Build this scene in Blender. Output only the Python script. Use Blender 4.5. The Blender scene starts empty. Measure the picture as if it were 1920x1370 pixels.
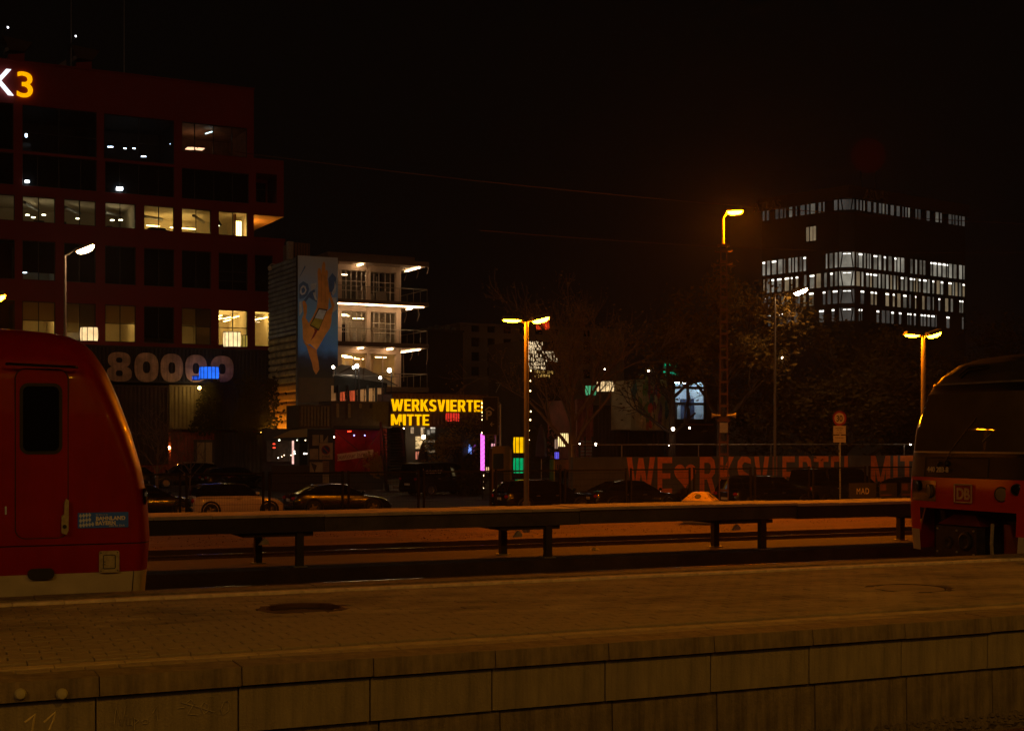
import bpy, math, random
from mathutils import Vector, Matrix
R = math.radians
random.seed(11)
sc = bpy.context.scene
COL = sc.collection

# ------------------------------------------------------------------ camera
FPX, CX, HY = 2600.0, 960.0, 824.0
TH = math.atan(2600.0 / 5933.0)          # yaw of the view against the tracks (tracks run along world x)
EYE = Vector((0, 0, 2.41))               # rail head is z = 0, platform top z = 0.76
cd = bpy.data.cameras.new('camera')
cd.sensor_width = 36.0
cd.lens = FPX / 1920 * 36
cd.shift_y = (HY - 685) / 1920
cd.clip_start, cd.clip_end = 0.1, 3000
cam = bpy.data.objects.new('camera', cd)
cam.location = EYE
cam.rotation_euler = (R(90), 0, -TH)
COL.objects.link(cam)
sc.camera = cam

# ------------------------------------------------------------------ world, moon-weak sun, exposure
w = bpy.data.worlds.new('World'); sc.world = w; w.use_nodes = True
bg = w.node_tree.nodes['Background']
bg.inputs[0].default_value = (1.0, 0.72, 0.55, 1)
bg.inputs[1].default_value = 0.0011
sd = bpy.data.lights.new('night_sun', 'SUN'); sd.energy = 0.105; sd.angle = R(25); sd.color = (1.0, 0.58, 0.30); sd.specular_factor = 0.0
so = bpy.data.objects.new('night_sun', sd); COL.objects.link(so)
so.rotation_euler = (R(62), 0, R(-38))
sc.view_settings.view_transform = 'Standard'
sc.view_settings.look = 'None'
sc.view_settings.exposure = 0
sc.view_settings.gamma = 1
sc.cycles.use_denoising = True
sc.cycles.max_bounces = 5
sc.cycles.diffuse_bounces = 2
sc.cycles.glossy_bounces = 3
sc.cycles.transparent_max_bounces = 10
sc.cycles.sample_clamp_indirect = 3.0
sc.cycles.caustics_reflective = False
sc.cycles.caustics_refractive = False

# ------------------------------------------------------------------ pixel helpers (photo pixels, 1920 wide)
CT, ST = math.cos(TH), math.sin(TH)
def ray(px, py):
    r = (px - CX) / FPX; u = (HY - py) / FPX
    return Vector((r * CT + ST, -r * ST + CT, u))
def atY(px, py, Y):
    d = ray(px, py); return EYE + d * (Y / d.y)
def atD(px, py, D):
    return EYE + ray(px, py) * D
def atZ(px, py, Z):
    d = ray(px, py); return EYE + d * ((Z - EYE.z) / d.z)
class Fr:
    """a local frame standing in the place: x along a facade, y into it, z up"""
    def __init__(s, px, D, yaw=0.0, z0=-0.85):
        p = atD(px, HY, D); s.o = Vector((p.x, p.y, z0)); s.a = R(yaw)
        s.ex = Vector((math.cos(s.a), math.sin(s.a), 0)); s.ey = Vector((-math.sin(s.a), math.cos(s.a), 0))
    def uz(s, px, py, yl=0.0):
        d = ray(px, py); t = (yl - (EYE - s.o).dot(s.ey)) / d.dot(s.ey); p = EYE + d * t
        return (p - s.o).dot(s.ex), p.z - s.o.z
    def u(s, px, yl=0.0): return s.uz(px, HY, yl)[0]
    def z(s, px, py, yl=0.0): return s.uz(px, py, yl)[1]
    def w(s, x, y, z): return s.o + s.ex * x + s.ey * y + Vector((0, 0, z))

# ------------------------------------------------------------------ materials
MC = {}
def M(name, col, rough=0.6, metal=0.0, var=0.25, scale=6.0, bump=0.0, bscale=40.0, stretch=None, coat=0.0, spec=None, streak=0.0, blot=0.0):
    if name in MC: return MC[name]
    m = bpy.data.materials.new(name); m.use_nodes = True; MC[name] = m
    nt = m.node_tree; N = nt.nodes; L = nt.links; b = N['Principled BSDF']
    b.inputs['Roughness'].default_value = rough; b.inputs['Metallic'].default_value = metal
    if coat: b.inputs['Coat Weight'].default_value = coat; b.inputs['Coat Roughness'].default_value = 0.06
    if spec is not None: b.inputs['Specular IOR Level'].default_value = spec
    tc = N.new('ShaderNodeTexCoord'); vec = tc.outputs['Object']
    if stretch:
        mp = N.new('ShaderNodeMapping'); mp.inputs['Scale'].default_value = stretch; L.new(vec, mp.inputs['Vector']); vec = mp.outputs['Vector']
    if var:
        n = N.new('ShaderNodeTexNoise'); n.inputs['Scale'].default_value = scale; n.inputs['Detail'].default_value = 7; n.inputs['Roughness'].default_value = 0.65
        L.new(vec, n.inputs['Vector'])
        cr = N.new('ShaderNodeValToRGB'); e = cr.color_ramp.elements
        lo = [c * (1 - var) for c in col]; hi = [min(1, c * (1 + var)) for c in col]
        e[0].position = 0.3; e[0].color = (*lo, 1); e[1].position = 0.7; e[1].color = (*hi, 1)
        L.new(n.outputs['Fac'], cr.inputs['Fac']); cout = cr.outputs['Color']
        for amt, scl in ((streak, (7.0, 7.0, 0.45)), (blot, (0.9, 1.6, 0.9))):
            if not amt: continue
            m3 = N.new('ShaderNodeMapping'); m3.inputs['Scale'].default_value = scl; L.new(tc.outputs['Object'], m3.inputs['Vector'])
            n3 = N.new('ShaderNodeTexNoise'); n3.inputs['Scale'].default_value = 1.0; n3.inputs['Detail'].default_value = 8; n3.inputs['Roughness'].default_value = 0.7; L.new(m3.outputs[0], n3.inputs['Vector'])
            r3 = N.new('ShaderNodeMapRange'); r3.inputs['From Min'].default_value = 0.42; r3.inputs['From Max'].default_value = 0.66; r3.inputs['To Min'].default_value = 1.0; r3.inputs['To Max'].default_value = 1 - amt; L.new(n3.outputs['Fac'], r3.inputs['Value'])
            mx3 = N.new('ShaderNodeMix'); mx3.data_type = 'RGBA'; mx3.blend_type = 'MULTIPLY'; mx3.inputs[0].default_value = 1.0
            L.new(cout, mx3.inputs[6]); L.new(r3.outputs['Result'], mx3.inputs[7]); cout = mx3.outputs[2]
        L.new(cout, b.inputs['Base Color'])
        mr = N.new('ShaderNodeMapRange'); mr.inputs['To Min'].default_value = max(0.02, rough * 0.8); mr.inputs['To Max'].default_value = min(1, rough * 1.2)
        L.new(n.outputs['Fac'], mr.inputs['Value']); L.new(mr.outputs['Result'], b.inputs['Roughness'])
    else:
        b.inputs['Base Color'].default_value = (*col, 1)
    if bump:
        n2 = N.new('ShaderNodeTexNoise'); n2.inputs['Scale'].default_value = bscale; n2.inputs['Detail'].default_value = 5; L.new(vec, n2.inputs['Vector'])
        bp = N.new('ShaderNodeBump'); bp.inputs['Strength'].default_value = bump; bp.inputs['Distance'].default_value = 0.02
        L.new(n2.outputs['Fac'], bp.inputs['Height']); L.new(bp.outputs['Normal'], b.inputs['Normal'])
    return m
def E(name, col, s, var=0.0, scale=3.0):
    if name in MC: return MC[name]
    m = bpy.data.materials.new(name); m.use_nodes = True; MC[name] = m
    nt = m.node_tree; N = nt.nodes; L = nt.links; N.clear()
    o = N.new('ShaderNodeOutputMaterial'); e = N.new('ShaderNodeEmission'); L.new(e.outputs[0], o.inputs[0])
    e.inputs[0].default_value = (*col, 1); e.inputs[1].default_value = s
    if var:
        tc = N.new('ShaderNodeTexCoord'); n = N.new('ShaderNodeTexNoise'); n.inputs['Scale'].default_value = scale; n.inputs['Detail'].default_value = 4
        L.new(tc.outputs['Object'], n.inputs['Vector'])
        mr = N.new('ShaderNodeMapRange'); mr.inputs['From Min'].default_value = 0.3; mr.inputs['From Max'].default_value = 0.7
        mr.inputs['To Min'].default_value = s * (1 - var); mr.inputs['To Max'].default_value = s * (1 + var)
        L.new(n.outputs['Fac'], mr.inputs['Value']); L.new(mr.outputs['Result'], e.inputs[1])
    return m
def GLASS(name, tint=(0.9, 0.95, 1.0), rough=0.02):
    if name in MC: return MC[name]
    m = bpy.data.materials.new(name); m.use_nodes = True; MC[name] = m
    nt = m.node_tree; N = nt.nodes; L = nt.links; N.clear()
    o = N.new('ShaderNodeOutputMaterial'); mx = N.new('ShaderNodeMixShader'); t = N.new('ShaderNodeBsdfTransparent'); g = N.new('ShaderNodeBsdfGlossy')
    t.inputs[0].default_value = (*tint, 1); g.inputs['Roughness'].default_value = rough
    f = N.new('ShaderNodeFresnel'); f.inputs[0].default_value = 1.45
    L.new(f.outputs[0], mx.inputs[0]); L.new(t.outputs[0], mx.inputs[1]); L.new(g.outputs[0], mx.inputs[2]); L.new(mx.outputs[0], o.inputs[0])
    return m
def CLOTH(name, col, tr=0.5):
    if name in MC: return MC[name]
    m = bpy.data.materials.new(name); m.use_nodes = True; MC[name] = m
    nt = m.node_tree; N = nt.nodes; L = nt.links; N.clear()
    o = N.new('ShaderNodeOutputMaterial'); mx = N.new('ShaderNodeMixShader'); d = N.new('ShaderNodeBsdfDiffuse'); t = N.new('ShaderNodeBsdfTranslucent')
    d.inputs[0].default_value = (*col, 1); t.inputs[0].default_value = (*col, 1); mx.inputs[0].default_value = tr
    L.new(d.outputs[0], mx.inputs[1]); L.new(t.outputs[0], mx.inputs[2]); L.new(mx.outputs[0], o.inputs[0])
    return m

# ------------------------------------------------------------------ mesh builder
class MB:
    def __init__(s): s.v = []; s.f = []
    def add(s, vs, fs):
        b = len(s.v); s.v += [tuple(p) for p in vs]; s.f += [tuple(i + b for i in f) for f in fs]; return s
    def hexa(s, p):   # 4 bottom ccw, 4 top
        return s.add(p, [(3, 2, 1, 0), (4, 5, 6, 7), (0, 1, 5, 4), (1, 2, 6, 5), (2, 3, 7, 6), (3, 0, 4, 7)])
    def box(s, x0, x1, y0, y1, z0, z1):
        return s.hexa([(x0, y0, z0), (x1, y0, z0), (x1, y1, z0), (x0, y1, z0), (x0, y0, z1), (x1, y0, z1), (x1, y1, z1), (x0, y1, z1)])
    def bbox(s, x0, x1, y0, y1, z0, z1, c):   # box with a chamfered top
        return s.add([(x0, y0, z0), (x1, y0, z0), (x1, y1, z0), (x0, y1, z0), (x0, y0, z1 - c), (x1, y0, z1 - c), (x1, y1, z1 - c), (x0, y1, z1 - c),
                      (x0 + c, y0 + c, z1), (x1 - c, y0 + c, z1), (x1 - c, y1 - c, z1), (x0 + c, y1 - c, z1)],
                     [(0, 1, 5, 4), (1, 2, 6, 5), (2, 3, 7, 6), (3, 0, 4, 7), (4, 5, 9, 8), (5, 6, 10, 9), (6, 7, 11, 10), (7, 4, 8, 11), (8, 9, 10, 11)])
    def quad(s, a, b, c, d): return s.add([a, b, c, d], [(0, 1, 2, 3)])
    def tube(s, pts, rs, n=6, cap=True):
        pts = [Vector(p) for p in pts]
        if not hasattr(rs, '__len__'): rs = [rs] * len(pts)
        vs = []; fs = []; up = None
        for i, p in enumerate(pts):
            t = (pts[min(i + 1, len(pts) - 1)] - pts[max(i - 1, 0)])
            t = t.normalized() if t.length > 1e-9 else Vector((0, 0, 1))
            if up is None: up = t.orthogonal().normalized()
            a = (up - t * up.dot(t)); a = a.normalized() if a.length > 1e-6 else t.orthogonal().normalized()
            up = a; b = t.cross(a)
            for k in range(n):
                an = 2 * math.pi * k / n
                vs.append(p + (a * math.cos(an) + b * math.sin(an)) * rs[i])
        for i in range(len(pts) - 1):
            for k in range(n):
                k2 = (k + 1) % n
                fs.append((i * n + k, i * n + k2, (i + 1) * n + k2, (i + 1) * n + k))
        if cap:
            fs.append(tuple(range(n - 1, -1, -1))); q = (len(pts) - 1) * n; fs.append(tuple(q + k for k in range(n)))
        return s.add(vs, fs)
    def cyl(s, p0, p1, r0, r1=None, n=10): return s.tube([p0, p1], [r0, r0 if r1 is None else r1], n)
    def prism(s, poly, axis, lo, hi):
        n = len(poly)
        def P(a, b, t): return {'y': (a, t, b), 'x': (t, a, b), 'z': (a, b, t)}[axis]
        vs = [P(a, b, lo) for a, b in poly] + [P(a, b, hi) for a, b in poly]
        fs = [tuple(range(n)), tuple(range(2 * n - 1, n - 1, -1))] + [(i, n + i, n + (i + 1) % n, (i + 1) % n) for i in range(n)]
        return s.add(vs, fs)
    def lathe(s, prof, c=(0, 0, 0), n=16, axis='z'):
        vs = []; fs = []
        for r, h in prof:
            for k in range(n):
                an = 2 * math.pi * k / n; a, b = r * math.cos(an), r * math.sin(an)
                q = {'z': (a, b, h), 'y': (a, h, b), 'x': (h, a, b)}[axis]
                vs.append((c[0] + q[0], c[1] + q[1], c[2] + q[2]))
        for i in range(len(prof) - 1):
            for k in range(n):
                k2 = (k + 1) % n; fs.append((i * n + k, i * n + k2, (i + 1) * n + k2, (i + 1) * n + k))
        fs.append(tuple(range(n - 1, -1, -1))); q = (len(prof) - 1) * n; fs.append(tuple(q + k for k in range(n)))
        return s.add(vs, fs)
    def ball(s, c, r, n=10, sz=1.0):
        k = max(4, n // 2); prof = [(max(1e-4, r * math.sin(math.pi * i / k)), -r * sz * math.cos(math.pi * i / k)) for i in range(k + 1)]
        return s.lathe(prof, c, n)
    def grid(s, rows, closed=False):
        n = len(rows[0]); vs = [p for r in rows for p in r]; fs = []
        for i in range(len(rows) - 1):
            for k in range(n if closed else n - 1):
                k2 = (k + 1) % n; fs.append((i * n + k, i * n + k2, (i + 1) * n + k2, (i + 1) * n + k))
        return s.add(vs, fs)
    def mesh(s, name):
        me = bpy.data.meshes.new(name); me.from_pydata(s.v, [], s.f); me.update(); return me
    def build(s, name, mat, parent=None, smooth=False, loc=None, rotz=0):
        me = s.mesh(name); me.materials.append(mat)
        if smooth:
            for p in me.polygons: p.use_smooth = True
            try: me.set_sharp_from_angle(angle=R(38))
            except Exception: pass
        o = bpy.data.objects.new(name, me); COL.objects.link(o)
        if parent: o.parent = parent
        if loc is not None: o.location = loc
        if rotz: o.rotation_euler = (0, 0, rotz)
        return o
def fixn(o):
    import bmesh
    b = bmesh.new(); b.from_mesh(o.data); bmesh.ops.recalc_face_normals(b, faces=b.faces); b.to_mesh(o.data); b.free(); return o
def tag(o, label, cat, group=None, kind=None):
    if label: o['label'] = label
    if cat: o['category'] = cat
    if group: o['group'] = group
    if kind: o['kind'] = kind
    return o
def thing(name, label, cat, loc=(0, 0, 0), rotz=0.0, group=None):
    o = bpy.data.objects.new(name, None); o.empty_display_size = 0.2; COL.objects.link(o)
    o.location = loc; o.rotation_euler = (0, 0, rotz); return tag(o, label, cat, group)
def fthing(fr, name, label, cat, group=None): return thing(name, label, cat, fr.o, fr.a, group)
def struct(o): o['kind'] = 'structure'; return o
def dup(root, loc, rotz=None, label=None):
    r = root.copy(); COL.objects.link(r); r.location = loc
    if rotz is not None: r.rotation_euler = (0, 0, rotz)
    if label: r['label'] = label
    for ch in list(root.children):
        c = ch.copy(); COL.objects.link(c); c.parent = r
        for g in ch.children:
            d = g.copy(); COL.objects.link(d); d.parent = c
    return r
def text(name, s, size, mat, parent, loc, rot=(90, 0, 0), depth=0.01, bold=0.0, xs=1.0, align='CENTER', space=1.0):
    cu = bpy.data.curves.new('t', 'FONT'); cu.body = s; cu.size = size; cu.extrude = depth; cu.offset = bold; cu.align_x = align; cu.space_character = space
    cu.resolution_u = 4
    ob = bpy.data.objects.new('t', cu); COL.objects.link(ob); bpy.context.view_layer.update()
    me = bpy.data.meshes.new_from_object(ob.evaluated_get(bpy.context.evaluated_depsgraph_get()))
    bpy.data.objects.remove(ob); bpy.data.curves.remove(cu)
    mt = Matrix.Translation(loc) @ Matrix.Rotation(R(rot[2]), 4, 'Z') @ Matrix.Rotation(R(rot[1]), 4, 'Y') @ Matrix.Rotation(R(rot[0]), 4, 'X') @ Matrix.Diagonal((xs, 1, 1, 1))
    me.transform(mt); me.materials.clear(); me.materials.append(mat); me.name = name
    o = bpy.data.objects.new(name, me); COL.objects.link(o); o.parent = parent
    return o
def lerp(tab, z):
    if z <= tab[0][0]: return tab[0][1]
    for (a, va), (b, vb) in zip(tab, tab[1:]):
        if z <= b: return va + (vb - va) * (z - a) / (b - a)
    return tab[-1][1]

# ------------------------------------------------------------------ common materials
SOD = (1.0, 0.22, 0.0019)       # sodium
AMB = (1.0, 0.60, 0.17)
concrete = M('concrete', (0.29, 0.25, 0.17), 0.85, var=0.22, scale=3.5, bump=0.35, bscale=60, streak=0.4, blot=0.3)
concrete_dirty = M('concrete_streaked', (0.22, 0.18, 0.12), 0.9, var=0.4, scale=2.2, bump=0.4, bscale=45, streak=0.6, blot=0.4)
paver_m = M('paving', (0.37, 0.30, 0.20), 0.9, var=0.3, scale=1.1, bump=0.5, bscale=90, blot=0.5)
white_stone = M('white_stone', (0.72, 0.60, 0.42), 0.8, var=0.25, scale=5, bump=0.3)
asphalt = M('asphalt', (0.055, 0.05, 0.046), 0.85, var=0.35, scale=0.8, bump=0.5, bscale=30)
gravel = M('gravel', (0.055, 0.042, 0.033), 0.95, var=0.5, scale=9, bump=1.0, bscale=16)
dirt = M('dirt', (0.058, 0.026, 0.015), 0.95, var=0.75, scale=1.6, bump=0.5, bscale=14, stretch=(.22, 2.6, 1))
rust = M('rail_rust', (0.10, 0.05, 0.03), 0.7, 0.3, var=0.4, scale=12)
rail_top = M('rail_polished', (0.55, 0.5, 0.46), 0.22, 1.0, var=0.1)
steel = M('galvanised', (0.34, 0.34, 0.33), 0.5, 0.6, var=0.2, scale=8)
dark_steel = M('dark_steel', (0.05, 0.05, 0.05), 0.5, 0.5, var=0.2)
post_paint = M('post_paint', (0.19, 0.165, 0.13), 0.5, 0.2, var=0.15)
black = M('black_rubber', (0.012, 0.012, 0.012), 0.6, var=0)
black_gloss = M('black_gloss', (0.012, 0.012, 0.013), 0.12, var=0)
dark_glass = M('dark_glass', (0.006, 0.007, 0.008), 0.06, var=0, spec=0.35)
glass = GLASS('clear_glass')
# ================================================================== THE GROUND
GZ = -0.85
ground = struct(MB().quad((-400, 2, -0.95), (900, 2, -0.95), (900, 1200, -0.95), (-400, 1200, -0.95)).build('ground', asphalt))
car_park = struct(MB().box(-60, 160, 40.2, 118, -0.94, GZ).build('car_park', asphalt))
struct(MB().box(-40, 70, -14, 5.5, -0.9, 0.76).build('near_platform', concrete))
def bed(name, y0, y1, z, mat):
    mb = MB(); xs = [-14 + i * 1.5 for i in range(56)]; n = 10
    rows = []
    for j in range(n + 1):
        y = y0 + (y1 - y0) * j / n
        rows.append([(x, y, z + (random.uniform(-.025, .025) if 0 < j < n else -.02)) for x in xs])
    mb.grid(rows); return struct(mb.build(name, mat))
def track(name, yc, y0, y1, z, sleepers):
    b = bed(name, y0, y1, z, gravel)
    for s in (-1, 1):
        y = yc + s * 0.7535
        p = [(y - .075, -.172), (y + .075, -.172), (y + .075, -.16), (y + .012, -.135), (y + .012, -.045), (y + .034, -.03), (y + .034, -.002), (y - .034, -.002), (y - .034, -.03), (y - .012, -.045), (y - .012, -.135), (y - .075, -.16)]
        r = MB().prism(p, 'x', -14, 66).build('rail', rust, b)
        MB().box(-14, 66, y - .03, y + .03, -.0019, .0015).build('rail_head', rail_top, r)
    sl = None
    for k in range(sleepers[0], sleepers[1]):
        if sl is None: sl = MB().bbox(-.13, .13, -1.3, 1.3, -.33, -.155, .02).build('sleeper', concrete_dirty, b); o = sl
        else: o = sl.copy(); COL.objects.link(o)
        o.location = (k * 0.6, yc, 0)
    return b
track('front_track_bed', 8.2, 6.5, 9.96, -.20, (6, 20))
bedA = track('train_track_bed', 17.2, 15.5, 19.4, -.20, (5, 26))
bedB = track('middle_track_bed', 22.0, 19.4, 24.0, -.20, (5, 38))
ledge = struct(MB().box(-14, 70, 24.0, 26.7, -.6, .12).build('track_ledge', M('ledge_dark', (.055, .036, .026), .95, var=.5, scale=1.6, bump=.6, bscale=20)))  # a single dark brown tone over face and top
bedC = track('rear_track_bed', 28.55, 26.7, 30.4, -.19, (6, 48))
mb = MB(); rows = []
for y, z in [(30.4, -.35), (30.42, .03), (31.5, .07), (33, .05), (34.6, .06), (36.3, .02), (37.6, -.3), (39, -.55), (40.2, -.86)]:
    rows.append([(-14 + i * .8, y, z + random.uniform(-.03, .03) * (0 if y < 30.5 else 1)) for i in range(106)])
mb.grid(rows); service_path = struct(mb.build('service_path', dirt))
# loose stones beside the front track and on the beds
def stones(name, label, n, xr, yr, zf, smin, smax, mat):
    mb = MB()
    for _ in range(n):
        x, y = random.uniform(*xr), random.uniform(*yr); s = random.uniform(smin, smax); z = zf(x, y)
        q = [(x + s * a * random.uniform(.6, 1.1), y + s * b * random.uniform(.6, 1.1), z + s * c * random.uniform(.4, .9)) for a, b, c in ((1, 0, 0), (0, 1, 0), (-1, 0, 0), (0, -1, 0), (.2, .1, 1), (0, 0, -.6))]
        mb.add(q, [(0, 1, 4), (1, 2, 4), (2, 3, 4), (3, 0, 4), (1, 0, 5), (2, 1, 5), (3, 2, 5), (0, 3, 5)])
    return tag(mb.build(name, mat), label, 'gravel', kind='stuff')
stone_m = M('ballast_stone', (0.085, 0.068, 0.052), 0.9, var=0.5, scale=6)
stones('ballast_stones', 'grey ballast stones along the foot of the platform wall', 2600, (4, 13.5), (8.95, 9.9), lambda x, y: -.19 + max(0, (y - 9.2)) * .12, .02, .05, stone_m)
stones('path_gravel', 'loose gravel scattered on the lit path behind the raised duct', 2600, (2, 40), (30.6, 36), lambda x, y: .06, .010, .028, MC['dirt'])
grass_m = M('dry_grass', (0.09, 0.085, 0.035), 0.9, var=0.4, scale=3)
mb = MB()
for _ in range(5200):
    x = random.uniform(1, 46); y = random.gauss(37.6, .9); z = lerp([(36.3, .02), (37.6, -.3), (39, -.55), (40.2, -.86)], y); h = random.uniform(.12, .38); a = random.uniform(0, 6.28); s = .018
    lx, ly = random.uniform(-.12, .12), random.uniform(-.1, .1)
    mb.add([(x - s * math.cos(a), y - s * math.sin(a), z - .02), (x + s * math.cos(a), y + s * math.sin(a), z - .02), (x + lx, y + ly, z + h)], [(0, 1, 2)])
tag(mb.build('grass', grass_m), 'dry grass verge below the mesh fence', 'grass', kind='stuff')

# ================================================================== THE PLATFORM IN FRONT
X0, X1 = -3.755, 30
platform = struct(MB().box(-14, 45, 10.16, 15.42, -.5, .69).build('platform', concrete))
cop = None; pan = None; foot = None
cop_m = M('coping', (0.24, 0.19, 0.12), 0.85, var=0.3, scale=3, bump=0.3, bscale=70, streak=0.5, blot=0.35)
for k in range(38):
    x = X0 + k
    if cop is None:
        cop = MB().hexa([(.004, 0, -.135), (.996, 0, -.135), (.996, .36, -.07), (.004, .36, -.07), (.004, .012, 0), (.996, .012, 0), (.996, .36, 0), (.004, .36, 0)]).build('coping_slab', cop_m, platform)
        pan = MB().box(.006, .994, 0, .06, 0, .325).build('wall_panel', concrete, platform)
        foot = MB().hexa([(.006, 0, -.65), (.994, 0, -.65), (.994, .26, -.65), (.006, .26, -.65), (.006, .012, .022), (.994, .012, .022), (.994, .26, .03), (.006, .26, .03)]).build('footing_block', concrete_dirty, platform)
        c, p, f = cop, pan, foot
    else:
        c, p, f = cop.copy(), pan.copy(), foot.copy()
        for o in (c, p, f): COL.objects.link(o)
    c.location = (x, 10.0 + random.uniform(-.004, .004), .76 + random.uniform(-.003, .003))
    p.location = (x - .02, 10.035 + random.uniform(-.004, .004), .285)
    f.location = (x + .06, 10.048 + random.uniform(-.006, .006), .25)
cop2 = None
for k in range(38):
    x = X0 + k
    if cop2 is None: cop2 = MB().box(.004, .996, 0, .34, -.13, 0).build('edge_slab', cop_m, platform); c = cop2
    else: c = cop2.copy(); COL.objects.link(c)
    c.location = (x, 15.16, .76 + random.uniform(-.003, .003))
# pavers, laid in running bond; the nearest are single stones, the rest one sheet of stones
PL, PW = 0.24, 0.162
stone_list = []
ny = int((15.15 - 10.37) / PW)
for j in range(ny):
    y0 = 10.37 + j * PW
    stripe = (abs(y0 + PW / 2 - 10.61) < .075) or (abs(y0 + PW / 2 - 14.85) < .082)
    groove = (abs(y0 + PW / 2 - 10.80) < .06) or (abs(y0 + PW / 2 - 14.66) < .08)
    if stripe: continue
    off = (j % 2) * PL / 2 + random.uniform(-.01, .01)
    for i in range(-14, 108):
        x0 = i * PL + off
        if (x0 - 3.48) ** 2 + (y0 - 13.25) ** 2 < .40 ** 2 or (x0 - 10.15) ** 2 + (y0 - 12.3) ** 2 < .42 ** 2: continue
        d = ((x0 - 2.4) * .55) ** 2 + (y0 - 9.9) ** 2
        stone_list.append((d if .5 < x0 < 7.5 else 99, x0, y0, -.018 if groove else random.uniform(-.004, .002)))
stone_list.sort(key=lambda t: t[0])
prot = []
for q in range(5):
    e = [random.uniform(.002, .006) for _ in range(4)]
    prot.append(MB().bbox(e[0], PL - e[1], e[2], PW - e[3], -.08, 0, .005).mesh('paver'))
    prot[-1].materials.append(paver_m)
for d, x, y, z in stone_list[:300]:
    o = bpy.data.objects.new('paver', random.choice(prot)); COL.objects.link(o); o.parent = platform
    o.location = (x, y, .758 + z); o.rotation_euler = (random.uniform(-.012, .012), random.uniform(-.008, .008), 0)
mb = MB()
for d, x, y, z in stone_list[300:]:
    t = random.uniform(-.002, .002)
    mb.bbox(x + .004, x + PL - .004, y + .004, y + PW - .004, .70, .758 + z + t, .005)
pf = mb.build('paving_field', paver_m, platform); pf['kind'] = 'stuff'
tan_stone = M('worn_line_stone', (0.47, 0.37, 0.23), 0.85, var=0.3, scale=4, bump=0.3, blot=0.3)
for nm, yc, hw, lm_ in (('worn_line_stone', 10.61, .06, tan_stone), ('white_line_stone', 14.85, .065, white_stone)):
    base = None
    for k in range(70):
        if base is None: base = MB().bbox(.003, .497, -hw, hw, -.08, .002, .004).build(nm, lm_, platform); o = base
        else: o = base.copy(); COL.objects.link(o)
        o.location = (-3.5 + k * .5, yc + random.uniform(-.003, .003), .76 + random.uniform(-.002, .002))
manhole_m = M('manhole_iron', (0.055, 0.04, 0.03), 0.8, 0.4, var=0.4, scale=20, bump=0.8, bscale=60)
for (mx, my, rr, lb) in ((3.60, 13.33, .37, 'sunken'), (10.27, 12.38, .40, 'flush')):
    lz = .715 if lb == 'sunken' else .757
    mh = thing('manhole_cover', 'round dark sunken manhole cover left of centre on the platform' if lb == 'sunken' else 'round manhole cover flush with the paving at the right', 'manhole cover', (mx, my, lz))
    MB().lathe([(rr - .03, -.05), (rr - .03, 0), (.001, .004)], n=28).build('lid', manhole_m if lb == 'sunken' else paver_m, mh)
    MB().lathe([(rr + .09, -.05), (rr + .09, .76 - lz - .004), (rr, .76 - lz - .002), (rr - .012, .76 - lz - .04), (rr - .012, -.05)], n=28).build('ring', dirt if lb == 'sunken' else manhole_m, mh)
# fixings and chalk marks on the wall
chalk = M('chalk', (0.62, 0.52, 0.26), 0.9, var=0.3, scale=15)
chalk2 = M('faint_chalk', (0.40, 0.36, 0.27), 0.9, var=0.3, scale=15)
for px in (38, 116):
    p = atY(px, 1300, 10.0); mk = thing('wall_bolt', 'round pale bolt head on the coping, ' + ('leftmost' if px == 38 else 'second from the left'), 'bolt', p)
    MB().lathe([(.036, .02), (.04, -.012), (.03, -.03), (.001, -.034)], axis='y', n=14).build('cap', M('bolt_zinc', (0.4, 0.37, 0.25), 0.6, 0.2), mk)
    MB().lathe([(.03, .03), (.03, .0), (.001, .0)], axis='y', n=14).build('shank', dark_steel, mk)
def scrawl(name, label, strokes, Y, mat, wd):
    mb = MB()
    for st in strokes: mb.tube([atY(px, py, Y) for px, py in st], wd, 4)
    return tag(mb.build(name, mat), label, 'chalk mark')
scrawl('painted_number', 'yellowish painted number 11 low on the platform wall', [[(46, 1353), (56, 1346), (66, 1338), (63, 1350), (60, 1369)], [(82, 1353), (90, 1346), (104, 1334), (100, 1350), (92, 1368)]], 10.033, chalk, .008)
scrawl('chalk_scribble', 'faint chalk word on the second wall panel from left', [[(214, 1357), (216, 1338), (218, 1325), (228, 1360), (236, 1322)], [(240, 1345), (240, 1358), (246, 1358), (248, 1344), (248, 1360)], [(252, 1345), (252, 1368)], [(252, 1346), (260, 1350), (252, 1357)], [(266, 1350), (276, 1347), (276, 1356), (267, 1356), (266, 1350)], [(286, 1336), (294, 1323), (295, 1350)]], 10.033, chalk2, .003)
scrawl('chalk_numeral', 'faint crossed out chalk number 20 on the wall panel', [[(332, 1327), (346, 1325)], [(348, 1318), (358, 1310), (364, 1318), (352, 1338), (372, 1340)], [(376, 1325), (382, 1316), (390, 1320), (390, 1332), (382, 1338), (376, 1325)], [(340, 1316), (370, 1324), (402, 1334)], [(414, 1328), (420, 1314), (429, 1314), (428, 1332), (418, 1340), (414, 1328)]], 10.033, chalk2, .003)

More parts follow.
